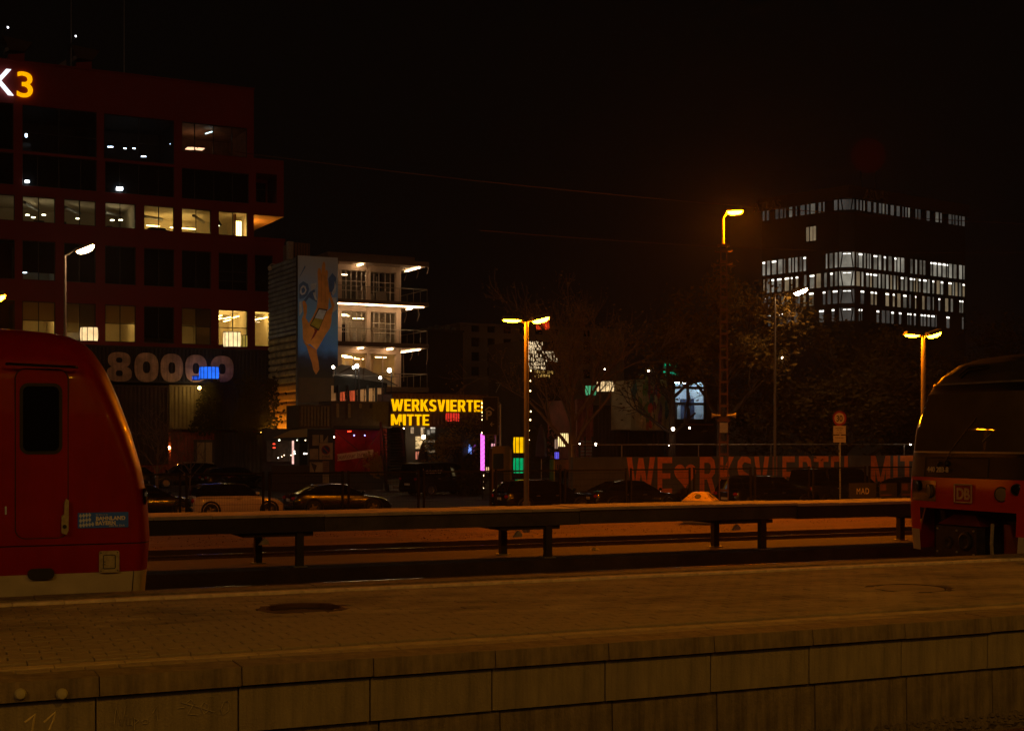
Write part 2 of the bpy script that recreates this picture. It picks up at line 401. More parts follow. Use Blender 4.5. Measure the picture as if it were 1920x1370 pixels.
# ================================================================== TRAINS
train_red = M('train_red', (0.27, 0.0018, 0.0025), 0.40, var=0.10, scale=2, coat=0.15, spec=0.3, streak=0.12, blot=0.15)
train_white = M('train_pale_skirt', (0.46, 0.41, 0.31), 0.5, var=0.15, scale=3)
roof_grey = M('train_roof', (0.032, 0.028, 0.025), 0.45, var=0.2, scale=3)
handle_m = M('worn_handle', (0.40, 0.36, 0.25), 0.5, 0.4, var=0.3, scale=20)
YN, YCEN = 15.75, 17.2
class Nose:
    def __init__(s, wt, xt, dt, dirn, back, p=0.62): s.wt, s.xt, s.dt, s.dirn, s.back, s.p = wt, xt, dt, dirn, back, p
    def pt(s, t, z, off=0.0):
        """t in [-1,1]: near side .. far side round the nose"""
        w_, xn, d = lerp(s.wt, z), lerp(s.xt, z), lerp(s.dt, z)
        a = t * math.pi / 2
        fy = math.copysign(abs(math.sin(a)) ** s.p, a); fx = abs(math.cos(a)) ** s.p
        return Vector((xn - s.dirn * d * (1 - fx) + s.dirn * off * fx, YCEN + fy * (w_ + off * abs(fy)), z))
    def patch(s, t0, t1, z0, z1, nt=10, nz=8, off=0.0, name='p', mat=None, parent=None, zt=None):
        mb = MB(); rows = []
        for j in range(nz + 1):
            z = z0 + (z1 - z0) * j / nz; rows.append([s.pt(t0 + (t1 - t0) * i / nt, z, off) for i in range(nt + 1)])
        mb.grid(rows); return fixn(mb.build(name, mat, parent, smooth=True))
    def side(s, sg, z):
        return Vector((s.back, YCEN + sg * lerp(s.wt, z), z))
    def shell(s, z0, z1, nz, name, mat, parent, top=False):
        mb = MB(); rows = []
        for j in range(nz + 1):
            z = z0 + (z1 - z0) * j / nz
            ts = [-1 + 2 * i / 40 for i in range(41)]
            rows.append([s.side(-1, z)] + [s.pt(t, z) for t in ts] + [s.side(1, z)])
        mb.grid(rows)
        if top: mb.add(rows[-1], [tuple(range(len(rows[-1])))])
        return fixn(mb.build(name, mat, parent, smooth=True))
def zl(py, px=150, Y=YN): return atY(px, py, Y).z
def xl(px, Y=YN): return atY(px, HY, Y).x
# ---- left train: we see its side and the edge of its nose
LT = thing('regional_train', 'red train at the left edge with a cab door and blue sticker', 'train', (0, 0, 0))
nl = Nose([(.4, 1.38), (1.2, 1.43), (2.7, 1.43), (3.1, 1.40), (3.3, 1.33), (3.45, 1.2), (3.55, 1.05), (3.62, .85), (3.68, .5), (3.70, .2)],
          [(0.4, 2.52), (1.3, 2.6), (1.7, 2.58), (2.1, 2.51), (2.5, 2.4), (2.9, 2.26), (3.2, 2.13), (3.4, 2.01), (3.5, 1.92), (3.58, 1.78), (3.64, 1.5), (3.68, 0.9), (3.7, 0.1)],
          [(.4, .30), (1.3, .36), (2.1, .42), (2.9, .58), (3.3, .62), (3.6, .6), (3.70, .4)], 1, -16, 0.55)
nl.shell(1.272, 3.70, 60, 'body', train_red, LT, True)
nl.shell(.955, 1.258, 4, 'lower_body', train_red, LT)
nl.shell(.50, .953, 5, 'skirt', train_white, LT)
nl.patch(-1, 1, 1.255, 1.275, 40, 1, -.012, 'seam', black, LT)
MB().box(-16, 2.25, 15.79, 15.80, 1.255, 1.276).build('side_seam', black, LT)
MB().box(-16, 2.3, 15.77, 18.6, .40, .60).build('underframe', black, LT)
yn_ = YN + .02
def rrect(x0, x1, z0, z1, r, n=5):
    pts = []
    for cx, cz, a0 in ((x1 - r, z1 - r, 0), (x0 + r, z1 - r, 90), (x0 + r, z0 + r, 180), (x1 - r, z0 + r, 270)):
        for k in range(n + 1):
            a = R(a0 + 90 * k / n); pts.append((cx + r * math.cos(a), cz + r * math.sin(a)))
    return pts
dx0, dx1, dz0, dz1 = xl(30), xl(127), zl(1006), zl(694)
door = MB().prism(rrect(dx0, dx1, dz0, dz1, .10), 'y', 15.766, 15.85).build('cab_door', train_red, LT)
ring = rrect(dx0 - .006, dx1 + .006, dz0 - .006, dz1 + .006, .105)
MB().tube([(a, 15.772, b) for a, b in ring] + [(ring[0][0], 15.772, ring[0][1])], .0065, 5).build('door_seal', black, door)
wx0, wx1, wz0, wz1 = xl(37), xl(117), zl(851), zl(719)
MB().prism(rrect(wx0, wx1, wz0, wz1, .09), 'y', 15.756, 15.80).build('window_gasket', black, door)
MB().prism(rrect(wx0 + .035, wx1 - .035, wz0 + .035, wz1 - .035, .06), 'y', 15.750, 15.757).build('window_pane', dark_glass, door)
hx = xl(122)
MB().prism([(hx - .04, 1.40), (hx + .01, 1.38), (hx + .03, 1.42), (hx + .035, 1.75), (hx + .01, 1.77), (hx - .01, 1.73), (hx - .012, 1.60), (hx - .04, 1.58)], 'y', 15.70, 15.768).build('door_handle', handle_m, door)
MB().cyl((hx - .01, 15.69, 1.47), (hx - .01, 15.71, 1.47), .022).build('lock', black, door)
bx0, bx1, bz = xl(12), xl(144), zl(687)
MB().tube([(bx0, 15.74, bz + .01), (bx0 + .02, 15.70, bz + .01), (bx1 - .02, 15.70, bz - .01), (bx1, 15.74, bz - .01)], .017, 6).build('rain_gutter', black_gloss, LT)
cut = xl(255)
# sticker
sx0, sx1, sz0, sz1 = xl(146), xl(241), zl(990), zl(961)
blue_s = M('sticker_blue', (0.03, 0.14, 0.95), 0.5, var=0.1)
pale_s = M('sticker_pale', (0.50, 0.62, 0.95), 0.5, var=0.1)
st_ = MB().box(sx0, sx1, 15.760, 15.767, sz0, sz1).build('sticker', blue_s, LT)
lx = sx0
mbd = MB()
n_ = 4
for i in range(5):
    for j in range(3):
        x, z = sx0 + .012 + i * .032, sz0 + .028 + j * .052 + i * .003
        if x + .04 > sx0 + .19 - j * .02: continue
        mbd.prism([(x, z), (x + .02, z - .024), (x + .034, z + .004), (x + .015, z + .028)], 'y', 15.7585, 15.761)
mbd.build('diamonds', pale_s, st_)
text('lettering', 'BAHNLAND', .058, M('sticker_white', (0.7, 0.7, 0.68), .5, var=.1), st_, (sx0 + .19, 15.7575, sz1 - .085), depth=.001, bold=.0022, align='LEFT')
text('lettering', 'BAYERN', .058, MC['sticker_white'], st_, (sx0 + .185, 15.7575, sz1 - .137), depth=.001, bold=.0022, align='LEFT')
text('lettering', 'Zeit für Dich', .032, MC['sticker_white'], st_, (sx0 + .33, 15.7575, sz0 + .012), depth=.001, align='LEFT')
text('lettering', 'Wir fahren für das', .017, MC['sticker_white'], st_, (sx0 + .19, 15.7575, sz1 - .03), depth=.001, align='LEFT')
text('class_number', '1', .12, pale_s, LT, (xl(11), 15.765, zl(961)), depth=.003, bold=.003)
hx0, hx1, hz0, hz1 = xl(186), xl(224), zl(1075), zl(1034)
hat = MB().prism(rrect(hx0, hx1, hz0, hz1, .02), 'y', 15.755, 15.80).build('service_hatch', handle_m, LT)
mb = MB(); q = rrect(hx0 + .045, hx1 - .045, hz0 + .045, hz1 - .045, .012); mb.tube([(a, 15.753, b) for a, b in q] + [(q[0][0], 15.753, q[0][1])], .005, 4); mb.build('hatch_flap', black, hat)
mb = MB()
for a, b in ((hx0 + .02, hz0 + .02), (hx1 - .02, hz0 + .02), (hx0 + .02, hz1 - .02), (hx1 - .02, hz1 - .02), (hx0 + .06, hz0 + .09), (hx0 + .06, hz0 + .12)): mb.cyl((a, 15.75, b), (a, 15.76, b), .007, n=6)
mb.build('screws', black, hat)['kind'] = 'stuff'
MB().prism(rrect(xl(52), xl(102), zl(1083), zl(1063), .05), 'y', 15.752, 15.81).build('vent_slot', black, LT)
MB().tube([(xl(254), 15.795, 1.25), (xl(251), 15.795, .9), (xl(247), 15.80, .60)], .006, 4).build('panel_joint', black, LT)
MB().lathe([(.09, .0), (.10, .02), (.07, .03), (.001, .03)], (0, 0, 0), 14, 'x').build('front_lamp', black_gloss, LT, loc=nl.pt(-.62, 1.78))
rail_red = M('railcar_red', (0.55, 0.030, 0.008), 0.25, var=0.08, scale=2, coat=0.5)
# ---- right train: seen from the front
RT = thing('railcar', 'red and black train front at the right edge with number 440 203-8', 'train', (0, 0, 0))
nr = Nose([(.4, 1.36), (1.2, 1.45), (2.0, 1.45), (2.6, 1.41), (3.0, 1.30), (3.3, 1.15), (3.45, 1.0), (3.62, .75), (3.72, .48), (3.78, .22), (3.80, .1)],
          [(.4, 15.36), (1.6, 15.34), (2.0, 15.38), (2.6, 15.42), (3.2, 15.52), (3.45, 15.62), (3.62, 15.76), (3.72, 15.98), (3.78, 16.4), (3.80, 17.2)],
          [(.4, .26), (1.5, .28), (2.4, .32), (3.2, .42), (3.82, .4)], -1, 40, 0.45)
darkmask = M('cab_mask', (0.008, 0.007, 0.006), 0.35, var=0.1, spec=0.3)
nr.shell(1.30, 1.80, 8, 'lower_front', rail_red, RT)
nr.shell(1.80, 3.30, 22, 'cab_shell', rail_red, RT)
nr.shell(3.30, 3.80, 22, 'roof', roof_grey, RT, True)
nr.patch(-.74, .74, 1.80, 2.14, 36, 5, .006, 'front_mask', M('mask_grey', (0.024, 0.019, 0.015), 0.5, var=0.2, spec=.3), RT)
nr.patch(-.84, .84, 2.14, 3.30, 40, 16, .006, 'windscreen_surround', darkmask, RT)
ws = nr.patch(-.56, .56, 2.22, 3.16, 30, 12, .014, 'windscreen', M('windscreen_glass', (0.085, 0.062, 0.024), 0.025, var=0.3, scale=.9, spec=0.5), RT)  # olive glass colour stands in for the lit cab interior
nr.patch(-.57, .57, 2.195, 2.222, 30, 1, .022, 'windscreen_trim', steel, ws)
nr.patch(-.84, .84, 3.295, 3.325, 40, 1, .02, 'roof_gutter', M('gutter_grey', (.16, .14, .12), .4), RT)
# lower corners and the coupler bay
nr.patch(-1, -.36, .94, 1.30, 16, 4, 0, 'corner', rail_red, RT); nr.patch(.34, 1, .94, 1.30, 16, 4, 0, 'corner', rail_red, RT)
nr.patch(-1, -.40, .60, .94, 16, 3, 0, 'corner_foot', train_white, RT); nr.patch(.38, 1, .60, .94, 16, 3, 0, 'corner_foot', train_white, RT)
for sg in (-1, 1): MB().hexa([(15.6, YCEN + sg * 1.45 - .02, .6), (40, YCEN + sg * 1.45 - .02, .6), (40, YCEN + sg * 1.45 + .02, .6), (15.6, YCEN + sg * 1.45 + .02, .6), (15.8, YCEN + sg * 1.45 - .02, 1.3), (40, YCEN + sg * 1.45 - .02, 1.3), (40, YCEN + sg * 1.45 + .02, 1.3), (15.8, YCEN + sg * 1.45 + .02, 1.3)]).build('side_skirt', train_red, RT)
bay = MB().box(15.95, 16.0, 15.8, 18.6, .25, 1.32).add([(15.4, 16.0, 1.31), (15.4, 18.4, 1.31), (16, 18.5, 1.31), (16, 15.8, 1.31)], [(0, 1, 2, 3)]).build('coupler_bay', black, RT)
plate = MB().box(15.42, 15.60, 17.02, 17.95, .55, 1.02).build('coupler', M('coupler_grey', (0.05, 0.04, 0.03), .6, .4, var=.4, scale=10), RT)
MB().lathe([(.15, .02), (.15, -.03), (.11, -.05), (.05, -.02), (.001, -.02)], (15.42, 17.25, .80), 16, 'x').build('coupling_cone', black, plate)
MB().lathe([(.10, .02), (.10, -.02), (.06, -.02), (.001, -.0)], (15.42, 17.66, .76), 16, 'x').build('coupling_hole', black, plate)
mb = MB()
for y, z in ((17.07, .60), (17.9, .60), (17.9, .97), (17.07, .97), (17.45, .96), (17.45, .62)): mb.cyl((15.40, y, z), (15.43, y, z), .018, n=6)
mb.build('coupler_bolts', steel, plate)['kind'] = 'stuff'
MB().hexa([(15.5, 17.0, 1.04), (15.5, 18.0, 1.04), (15.9, 18.0, 1.04), (15.9, 17.0, 1.04), (15.62, 17.25, 1.20), (15.62, 17.75, 1.20), (15.9, 17.7, 1.20), (15.9, 17.3, 1.20)]).build('coupler_cover', M('cover_orange', (.12, .015, .008), .5), plate)
MB().tube([(15.5, 16.75, 1.1), (15.45, 16.72, .8), (15.5, 16.75, .5)], .03, 6).build('brake_hose', handle_m, RT)
MB().tube([(15.55, 17.35, .6), (15.47, 17.36, .42), (15.6, 17.45, .35)], .03, 6).build('coupler_hose', black, RT)
MB().hexa([(15.55, 16.2, .45), (15.55, 16.55, .45), (15.8, 16.55, .45), (15.8, 16.2, .45), (15.6, 16.5, 1.1), (15.6, 16.62, 1.1), (15.8, 16.62, 1.1), (15.8, 16.5, 1.1)]).build('side_flap', MC['cover_orange'], RT)
# headlamp clusters, emblem, number, wipers
lens = M('headlamp_lens', (.30, .24, .15), .12, .3, var=.1)
chrome = M('lamp_reflector', (.75, .62, .42), .16, 1.0, var=.15, scale=9)
for sg in (-1, 1):
    cl = nr.patch(sg * .11, sg * .54, 1.41, 1.745, 16, 6, .010, 'headlamp_bezel', chrome if sg > 0 else rail_red, RT)
    for t, z, rr, mm, ln in ((.18, 1.575, .105, lens, 'lamp_lens'), (.37, 1.655, .080, dark_glass, 'lamp_lens')):
        p = nr.pt(sg * t, z, .02); n2 = (nr.pt(sg * t, z, .12) - nr.pt(sg * t, z, 0)).normalized()
        mb = MB(); mb.tube([p - n2 * .03, p, p + n2 * .012], [rr, rr, rr * .75], 18); mb.build(ln, mm, cl, smooth=True)
        a = n2.orthogonal().normalized(); b2 = n2.cross(a)
        mb = MB(); mb.tube([p + (a * math.cos(k * math.pi / 9) + b2 * math.sin(k * math.pi / 9)) * rr * 1.06 for k in range(19)], .010, 5); mb.build('lamp_ring', black, cl)
emb_m = M('emblem_pale', (.55, .38, .22), .45, .2, var=.15)
emb = MB().box(-.018, 0, -.19, .19, -.14, .14).build('emblem', M('emblem_red', (.30, .02, .01), .4), RT, loc=(15.335, YCEN, 1.56))
mb = MB()
for a0, b0 in (((-.19, -.14), (.19, -.14)), ((.19, -.14), (.19, .14)), ((.19, .14), (-.19, .14)), ((-.19, .14), (-.19, -.14))):
    mb.cyl((-.024, *a0), (-.024, *b0), .013, n=5)
mb.build('emblem_border', emb_m, emb)
text('emblem_letters', 'DB', .25, emb_m, emb, (-.022, 0, -.09), rot=(90, 0, -90), depth=.006, bold=.008, xs=.92)
pn = nr.pt(.52, 1.90, .02)
text('train_number', '440 203-8', .125, M('number_pale', (.6, .5, .36), .5), RT, (15.325, 17.80, 1.885), rot=(90, 0, -91), depth=.006, bold=.001)
def on(t, z, off=.03): return nr.pt(t, z, off)
MB().tube([on(.05, 2.02), on(.02, 2.25, .05), on(-.01, 2.75, .05)], .010, 5).build('wiper', black, RT)
MB().tube([on(.05, 2.02), on(.08, 2.05, .05), on(.10, 1.98, .03)], .022, 5).build('wiper_arm', black, RT)
MB().ball(on(.04, 2.03, .03), .05).build('wiper_hub', black, RT)
MB().tube([on(-.03, 2.38, .03), on(-.07, 2.50, .03)], .008, 5).build('wiper_blade', handle_m, RT)
nr.patch(-.06, .26, 1.815, 2.12, 12, 4, .009, 'front_flap', MC['mask_grey'], RT)
mb = MB(); pts = [on(t, 1.815, .012) for t in (-.06, 0, .1, .26)] + [on(.26, 2.12, .012)] + [on(t, 2.12, .012) for t in (.1, 0, -.06)] + [on(-.06, 1.815, .012)]
mb.tube(pts, .005, 4); mb.build('flap_joint', black, RT)
MB().tube([nr.pt(.06, 3.42, .03), nr.pt(.03, 3.54, .05), nr.pt(-.02, 3.56, .04)], .04, 8).build('roof_horn', black_gloss, RT)
# ================================================================== STREET AND PLATFORM LAMPS
sod_lens = E('sodium_lens', SOD, 420)
led_lens = E('white_lens', (1.0, 0.58, 0.30), 230)
mast_lens = E('mast_lens', (1.0, 0.22, 0.00017), 5000)
def head(parent, c, ax, L, W, H, tilt, lens_m, nm='lamp_head', dome=.05):
    """flat lamp head centred at c, long axis ax (unit, horizontal), lens below"""
    c = Vector(c); ax = Vector(ax).normalized(); sd = Vector((-ax.y, ax.x, 0)); up = Vector((0, 0, 1))
    ax2 = (ax + up * tilt).normalized(); up2 = (up - ax2 * up.dot(ax2)).normalized()
    def P(a, b, d): return c + ax2 * a + sd * b + up2 * d
    mb = MB(); mb.hexa([P(-L / 2, -W / 2, 0), P(L / 2, -W / 2 * .8, 0), P(L / 2, W / 2 * .8, 0), P(-L / 2, W / 2, 0), P(-L / 2 * .9, -W / 2 * .5, H), P(L / 2 * .85, -W / 2 * .5, H), P(L / 2 * .85, W / 2 * .5, H), P(-L / 2 * .9, W / 2 * .5, H)])
    h = mb.build(nm, post_paint, parent)
    mb = MB(); a, b = L * .46, W * .42
    vs = []
    for z, k in ((-.002, 1.0), (-dome * .65, .86), (-dome, .5)):
        vs.append([P(a * k * math.cos(t * math.pi / 8), b * k * math.copysign(abs(math.sin(t * math.pi / 8)) ** .7, math.sin(t * math.pi / 8)), z) for t in range(16)])
    mb.grid(vs, True); mb.add(vs[-1], [tuple(range(16))]); mb.build('lens', lens_m, h)
    return h
def double_lamp(x, y, zh, label):
    t = thing('double_headed_lamp', label, 'lamp', (x, y, .04), group='double headed sodium lamps on the path')
    z = zh - .04
    MB().cyl((0, 0, 0), (0, 0, .8), .10, .095, 12).build('base_sleeve', post_paint, t)
    MB().cyl((0, 0, .8), (0, 0, z - .02), .068, .055, 12).build('pole', post_paint, t)
    for s in (-1, 1):
        MB().cyl((0, 0, z - .06), (s * .16, 0, z + (.0 if s < 0 else .05)), .03, n=8).build('arm', post_paint, t)
        head(t, (s * .40, 0, z + (.0 if s < 0 else .06)), (s, 0, 0), .52, .27, .10, .0 if s < 0 else .28, sod_lens, dome=.05 if s < 0 else .10)
    return t
LY = 32.0
for k, lb in ((0, 'double sodium lamp above the left train, cut by the left edge'), (1, 'double sodium lamp on a tall post in front of the lit sign court'), (2, 'double sodium lamp rising behind the train at the right')):
    double_lamp(1.38 if k == 0 else 14.42 + (k - 1) * 12.6, LY, 5.42, lb)
def street_lamp(px, D, ytop, hx, hy, label):
    p = atD(px, HY, D); zt = atD(px, ytop, D).z - GZ; hp = atD(hx, hy, D)
    t = thing('street_lamp', label, 'street lamp', (p.x, p.y, GZ))
    MB().tube([(0, 0, 0), (0, 0, 1.2), (0, 0, zt)], [.10, .085, .05], 10).build('pole', post_paint, t)
    c = Vector((hp.x - p.x, hp.y - p.y, hp.z - GZ)); ax = Vector((c.x, c.y, 0)); ax = ax.normalized() if ax.length > .05 else Vector((CT, -ST, 0))
    MB().tube([(0, 0, zt - .05), c - ax * .35 + Vector((0, 0, .02))], [.04, .03], 8).build('arm', post_paint, t)
    head(t, c, ax, .85, .36, .12, .40, led_lens, dome=.17)
    return t
street_lamp(122, 60, 478, 160, 466, 'pale white street lamp on a thin pole above the left train')
street_lamp(1453, 75, 550, 1501, 545, 'pale white street lamp on a thin pole before the far office block')
# lattice mast with a lamp and two horn speakers
p = atD(1357, HY, 42); lm = thing('lattice_mast', 'rusty lattice mast with a sodium lamp and horn speakers', 'mast', (p.x, p.y, 0.0), math.atan2(ray(1357, HY).y, ray(1357, HY).x) - math.pi / 2)
zt = atD(1357, 462, 42).z; mb = MB(); mast_m = M('mast_rust_paint', (.12, .055, .03), .7, .1, var=.3, scale=4)
wb, wt2 = .135, .085
for sx in (-1, 1):
    for sy in (-1, 1): MB().hexa([(sx * wb - .019, sy * wb - .019, 0), (sx * wb + .019, sy * wb - .019, 0), (sx * wb + .019, sy * wb + .019, 0), (sx * wb - .019, sy * wb + .019, 0), (sx * wt2 - .016, sy * wt2 - .016, zt), (sx * wt2 + .016, sy * wt2 - .016, zt), (sx * wt2 + .016, sy * wt2 + .016, zt), (sx * wt2 - .016, sy * wt2 + .016, zt)]).build('leg', mast_m, lm)
nb = 22
for k in range(nb + 1):
    z = .15 + (zt - .25) * k / nb; h = wb + (wt2 - wb) * z / zt
    mb = MB()
    for s in (-1, 1): mb.box(-h, h, s * h - .025, s * h + .025, z - .03, z + .03); mb.box(s * h - .02, s * h + .02, -h, h, z - .0295, z + .0295)
    mb.build('crossbar', mast_m, lm)
MB().box(-.18, .18, -.18, .18, zt, zt + .05).build('cap_plate', mast_m, lm)
ztop = atD(1355, 408, 42).z
MB().tube([(-.02, 0, zt), (-.02, 0, ztop - .3), (-.02, 0, ztop)], [.05, .045, .035], 8).build('lamp_pole', post_paint, lm)
hp = Vector((.33, 0, atD(1376, 397, 42).z))
MB().tube([(-.02, 0, ztop - .04), (hp.x - .2, hp.y, hp.z + .03)], .028, 6).build('arm', post_paint, lm)
head(lm, (hp.x, hp.y, hp.z), (1, 0, 0), .52, .30, .10, .03, mast_lens, dome=.09)
for yy in (473, 497):
    z = atD(1357, yy, 42).z
    mb = MB(); mb.tube([(-.26, -.1, z + .05), (-.24, -.1, z), (.24, -.1, z), (.26, -.1, z + .05)], .02, 5); mb.build('insulator_arm', mast_m, lm)
z = atD(1357, 780, 42).z
for s in (-1, 1):
    sp = MB().lathe([(.035, .05), (.045, .22), (.07, .33), (.125, .42), (.12, .42), (.03, .30), (.001, .28)], (0, 0, 0), 14, 'x').build('horn_speaker', M('horn_grey', (.36, .32, .26), .45), lm, smooth=True)
    sp.scale = (.72, .72, .72); sp.location = (s * .06, -.2, z + .02); sp.rotation_euler = (0, 0, 0 if s > 0 else math.pi)
MB().box(-.2, .2, -.21, -.17, z - .16, z - .10).build('speaker_bracket', mast_m, lm)
MB().box(-.12, .12, -.3, -.18, z - .5, z - .2).build('junction_box', steel, lm)
MB().box(-.3, .3, -.3, .3, -.3, .35).build('foundation', concrete, lm)
# assumed unseen lamps of the platform the photograph was taken from, behind the camera
amb_lens = E('assumed_platform_lens', (1.0, 0.425, 0.018), 290)
for i, x in enumerate((-9.5, 4.5, 18.5)):
    t = thing('assumed_platform_lamp', 'assumed platform lamp post behind the viewpoint, ' + ('left', 'middle', 'right')[i], 'lamp', (x, 1.0, .76), group='assumed lamps on the near platform')
    MB().tube([(0, 0, 0), (0, 0, 8.9)], [.10, .06], 10).build('pole', post_paint, t)
    for s in (-1, 1):
        MB().cyl((0, 0, 8.85), (0, s * .2, 8.95), .03, n=8).build('arm', post_paint, t)
        head(t, (0, s * .55, 9.0), (0, s, 0), .7, .36, .12, .30 if s > 0 else .1, amb_lens)
# ================================================================== RAISED CABLE DUCT
duct_m = M('duct_top_lit', (.46, .38, .27), .85, var=.3, scale=2.5, bump=.4, bscale=40)  # cover plates kept pale, lamplight on the top put into the colour
duct_shade = M('duct_front_shade', (.035, .028, .022), .85, var=.4, scale=2.5, bump=.4, bscale=40)  # darkened in the colour to stand for the shaded front face
duct_mid = M('duct_grey', (.075, .062, .045), .85, var=.4, scale=2.5, bump=.4, bscale=40)  # paler sections, front shade still put into the colour
duct = thing('cable_duct', 'long raised concrete cable duct on paired posts beside the track', 'cable duct', (0, 25.0, .12))
joints = [-14, -8.5, -3.3, 1.9, 6.95, 12.1, 17.2, 22.4, 27.6, 33, 38.5]
for i, (a, b) in enumerate(zip(joints, joints[1:])):
    dz = (0, .012, -.008, .006)[i % 4]
    darker_run = i in (0, 1, 2, 3, 6)
    s = MB().box(a + .008, b - .008, -.68 if not darker_run else -.70, .58, .63 + dz, .90 + dz).build('duct_section', duct_shade if darker_run else duct_mid, duct)
    n = 5
    for k in range(n):
        x0, x1 = a + (b - a) * k / n, a + (b - a) * (k + 1) / n
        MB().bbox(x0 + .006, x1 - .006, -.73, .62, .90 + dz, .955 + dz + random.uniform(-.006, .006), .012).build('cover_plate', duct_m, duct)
for k in range(-3, 7):
    xr = 6.0 + 4.94 * k; xf = xr + .52
    for (x, y) in ((xr, .42), (xf, -.58)):
        pst = MB().box(x - .065, x + .065, y - .07, y + .07, .0, .64).build('post', dark_steel, duct)
        MB().box(x - .12, x + .12, y - .12, y + .12, 0, .02).build('foot_plate', steel, pst)
    br = MB().hexa([(xr - .5, -.60, .555), (xf + .25, -.60, .555), (xf + .25, .5, .555), (xr - .5, .5, .555), (xr - .5, -.60, .628), (xf + .25, -.60, .628), (xf + .25, .5, .628), (xr - .5, .5, .628)]).build('bearer', duct_shade, duct)
    MB().prism([(xr - .24, .42), (xr - .06, .42), (xr - .06, .49), (xr - .13, .545)], 'y', -.66, -.58).build('gusset', M('gusset_zinc', (.42, .36, .27), .5, .3), br)
# small things by the track
p = atZ(1115, 1030, .13); q = tag(MB().add([(-.09, -.05, 0), (.1, -.04, 0), (.07, .06, 0), (-.07, .07, 0), (-.03, 0, .05), (.05, .02, .035)], [(0, 1, 5, 4), (1, 2, 5), (2, 3, 4, 5), (3, 0, 4), (3, 2, 1, 0)]).build('crumpled_paper', M('paper', (.6, .55, .48), .8), loc=p), 'crumpled scrap of paper lying on the ledge', 'litter')
p = atY(1668, 1046, 22.3); t = thing('track_marker', 'short pale marker stub beside the rail near the right train', 'marker', (p.x, 20.6, -.2))
MB().cyl((0, 0, 0), (0, 0, .42), .07, .06, 10).build('stub', concrete, t); MB().lathe([(.07, .42), (.09, .46), (.05, .52), (.001, .53)], n=10).build('cap', rust, t)
# waste bin with a pyramid lid
p = atD(1313, HY, 39); bn = thing('waste_bin', 'square waste bin with a shiny golden pyramid lid behind the duct', 'bin', (p.x, p.y, .03), -TH - .35)
gold = M('gold_lid', (.95, .62, .18), .28, .7, var=.15, scale=6)
MB().bbox(-.40, .40, -.40, .40, .06, .62, .02).build('body', M('bin_steel', (.22, .19, .15), .5, .5), bn)
MB().box(-.44, .44, -.44, .44, .62, .68).build('rim', steel, bn)
MB().box(-.36, .36, -.36, .36, 0, .06).build('plinth', concrete, bn)
lid = MB().add([(-.43, -.43, .68), (.43, -.43, .68), (.43, .43, .68), (-.43, .43, .68), (-.19, -.19, .91), (.19, -.19, .91), (.19, .19, .91), (-.19, .19, .91)], [(0, 1, 5, 4), (1, 2, 6, 5), (2, 3, 7, 6), (3, 0, 4, 7), (4, 5, 6, 7)]).build('lid', gold, bn)
for s in (0, 1, 2, 3):
    o = MB().lathe([(.085, -.004), (.095, .004), (.075, .008), (.001, .004)], (0, 0, 0), 16).build('opening', black, lid)
    o.matrix_local = Matrix.Rotation(s * math.pi / 2, 4, 'Z') @ Matrix.Translation((0, -.31, .797)) @ Matrix.Rotation(R(43.8), 4, 'X')

# ================================================================== MESH FENCE
FY = 40.0
fence_m = M('fence_green_black', (.008, .008, .007), .9, 0, var=.2, spec=.1)
fence = thing('mesh_fence', 'tall dark wire mesh fence on double posts in front of the cars', 'fence', (0, FY, -.55))
pm = None; pp = None
for k in range(0, 17):
    x = 2.49 + 2.4 * k
    for s in (-.09, .09):
        if pp is None: pp = MB().box(-.03, .03, -.03, .03, -.4, 2.03).build('post', fence_m, fence); o = pp
        else: o = pp.copy(); COL.objects.link(o)
        o.location = (x + s, 0, 0)
    if pm is None:
        mb = MB()
        for i in range(46): mb.box(.13 + i * .0476 - .0022, .13 + i * .0476 + .0022, -.002, .002, .05, 1.95)
        for j in range(10): mb.box(.11, 2.29, -.008, -.003, .08 + j * .2 - .004, .08 + j * .2 + .004)
        pm = mb.build('wire_panel', fence_m, fence); pm['kind'] = 'stuff'
        rl = MB().box(.09, 2.31, -.022, .022, 1.95, 2.0).build('top_rail', fence_m, fence)
        o, r_ = pm, rl
    else:
        o, r_ = pm.copy(), rl.copy(); COL.objects.link(o); COL.objects.link(r_)
    o.location = (x, 0, 0); r_.location = (x, 0, 0)

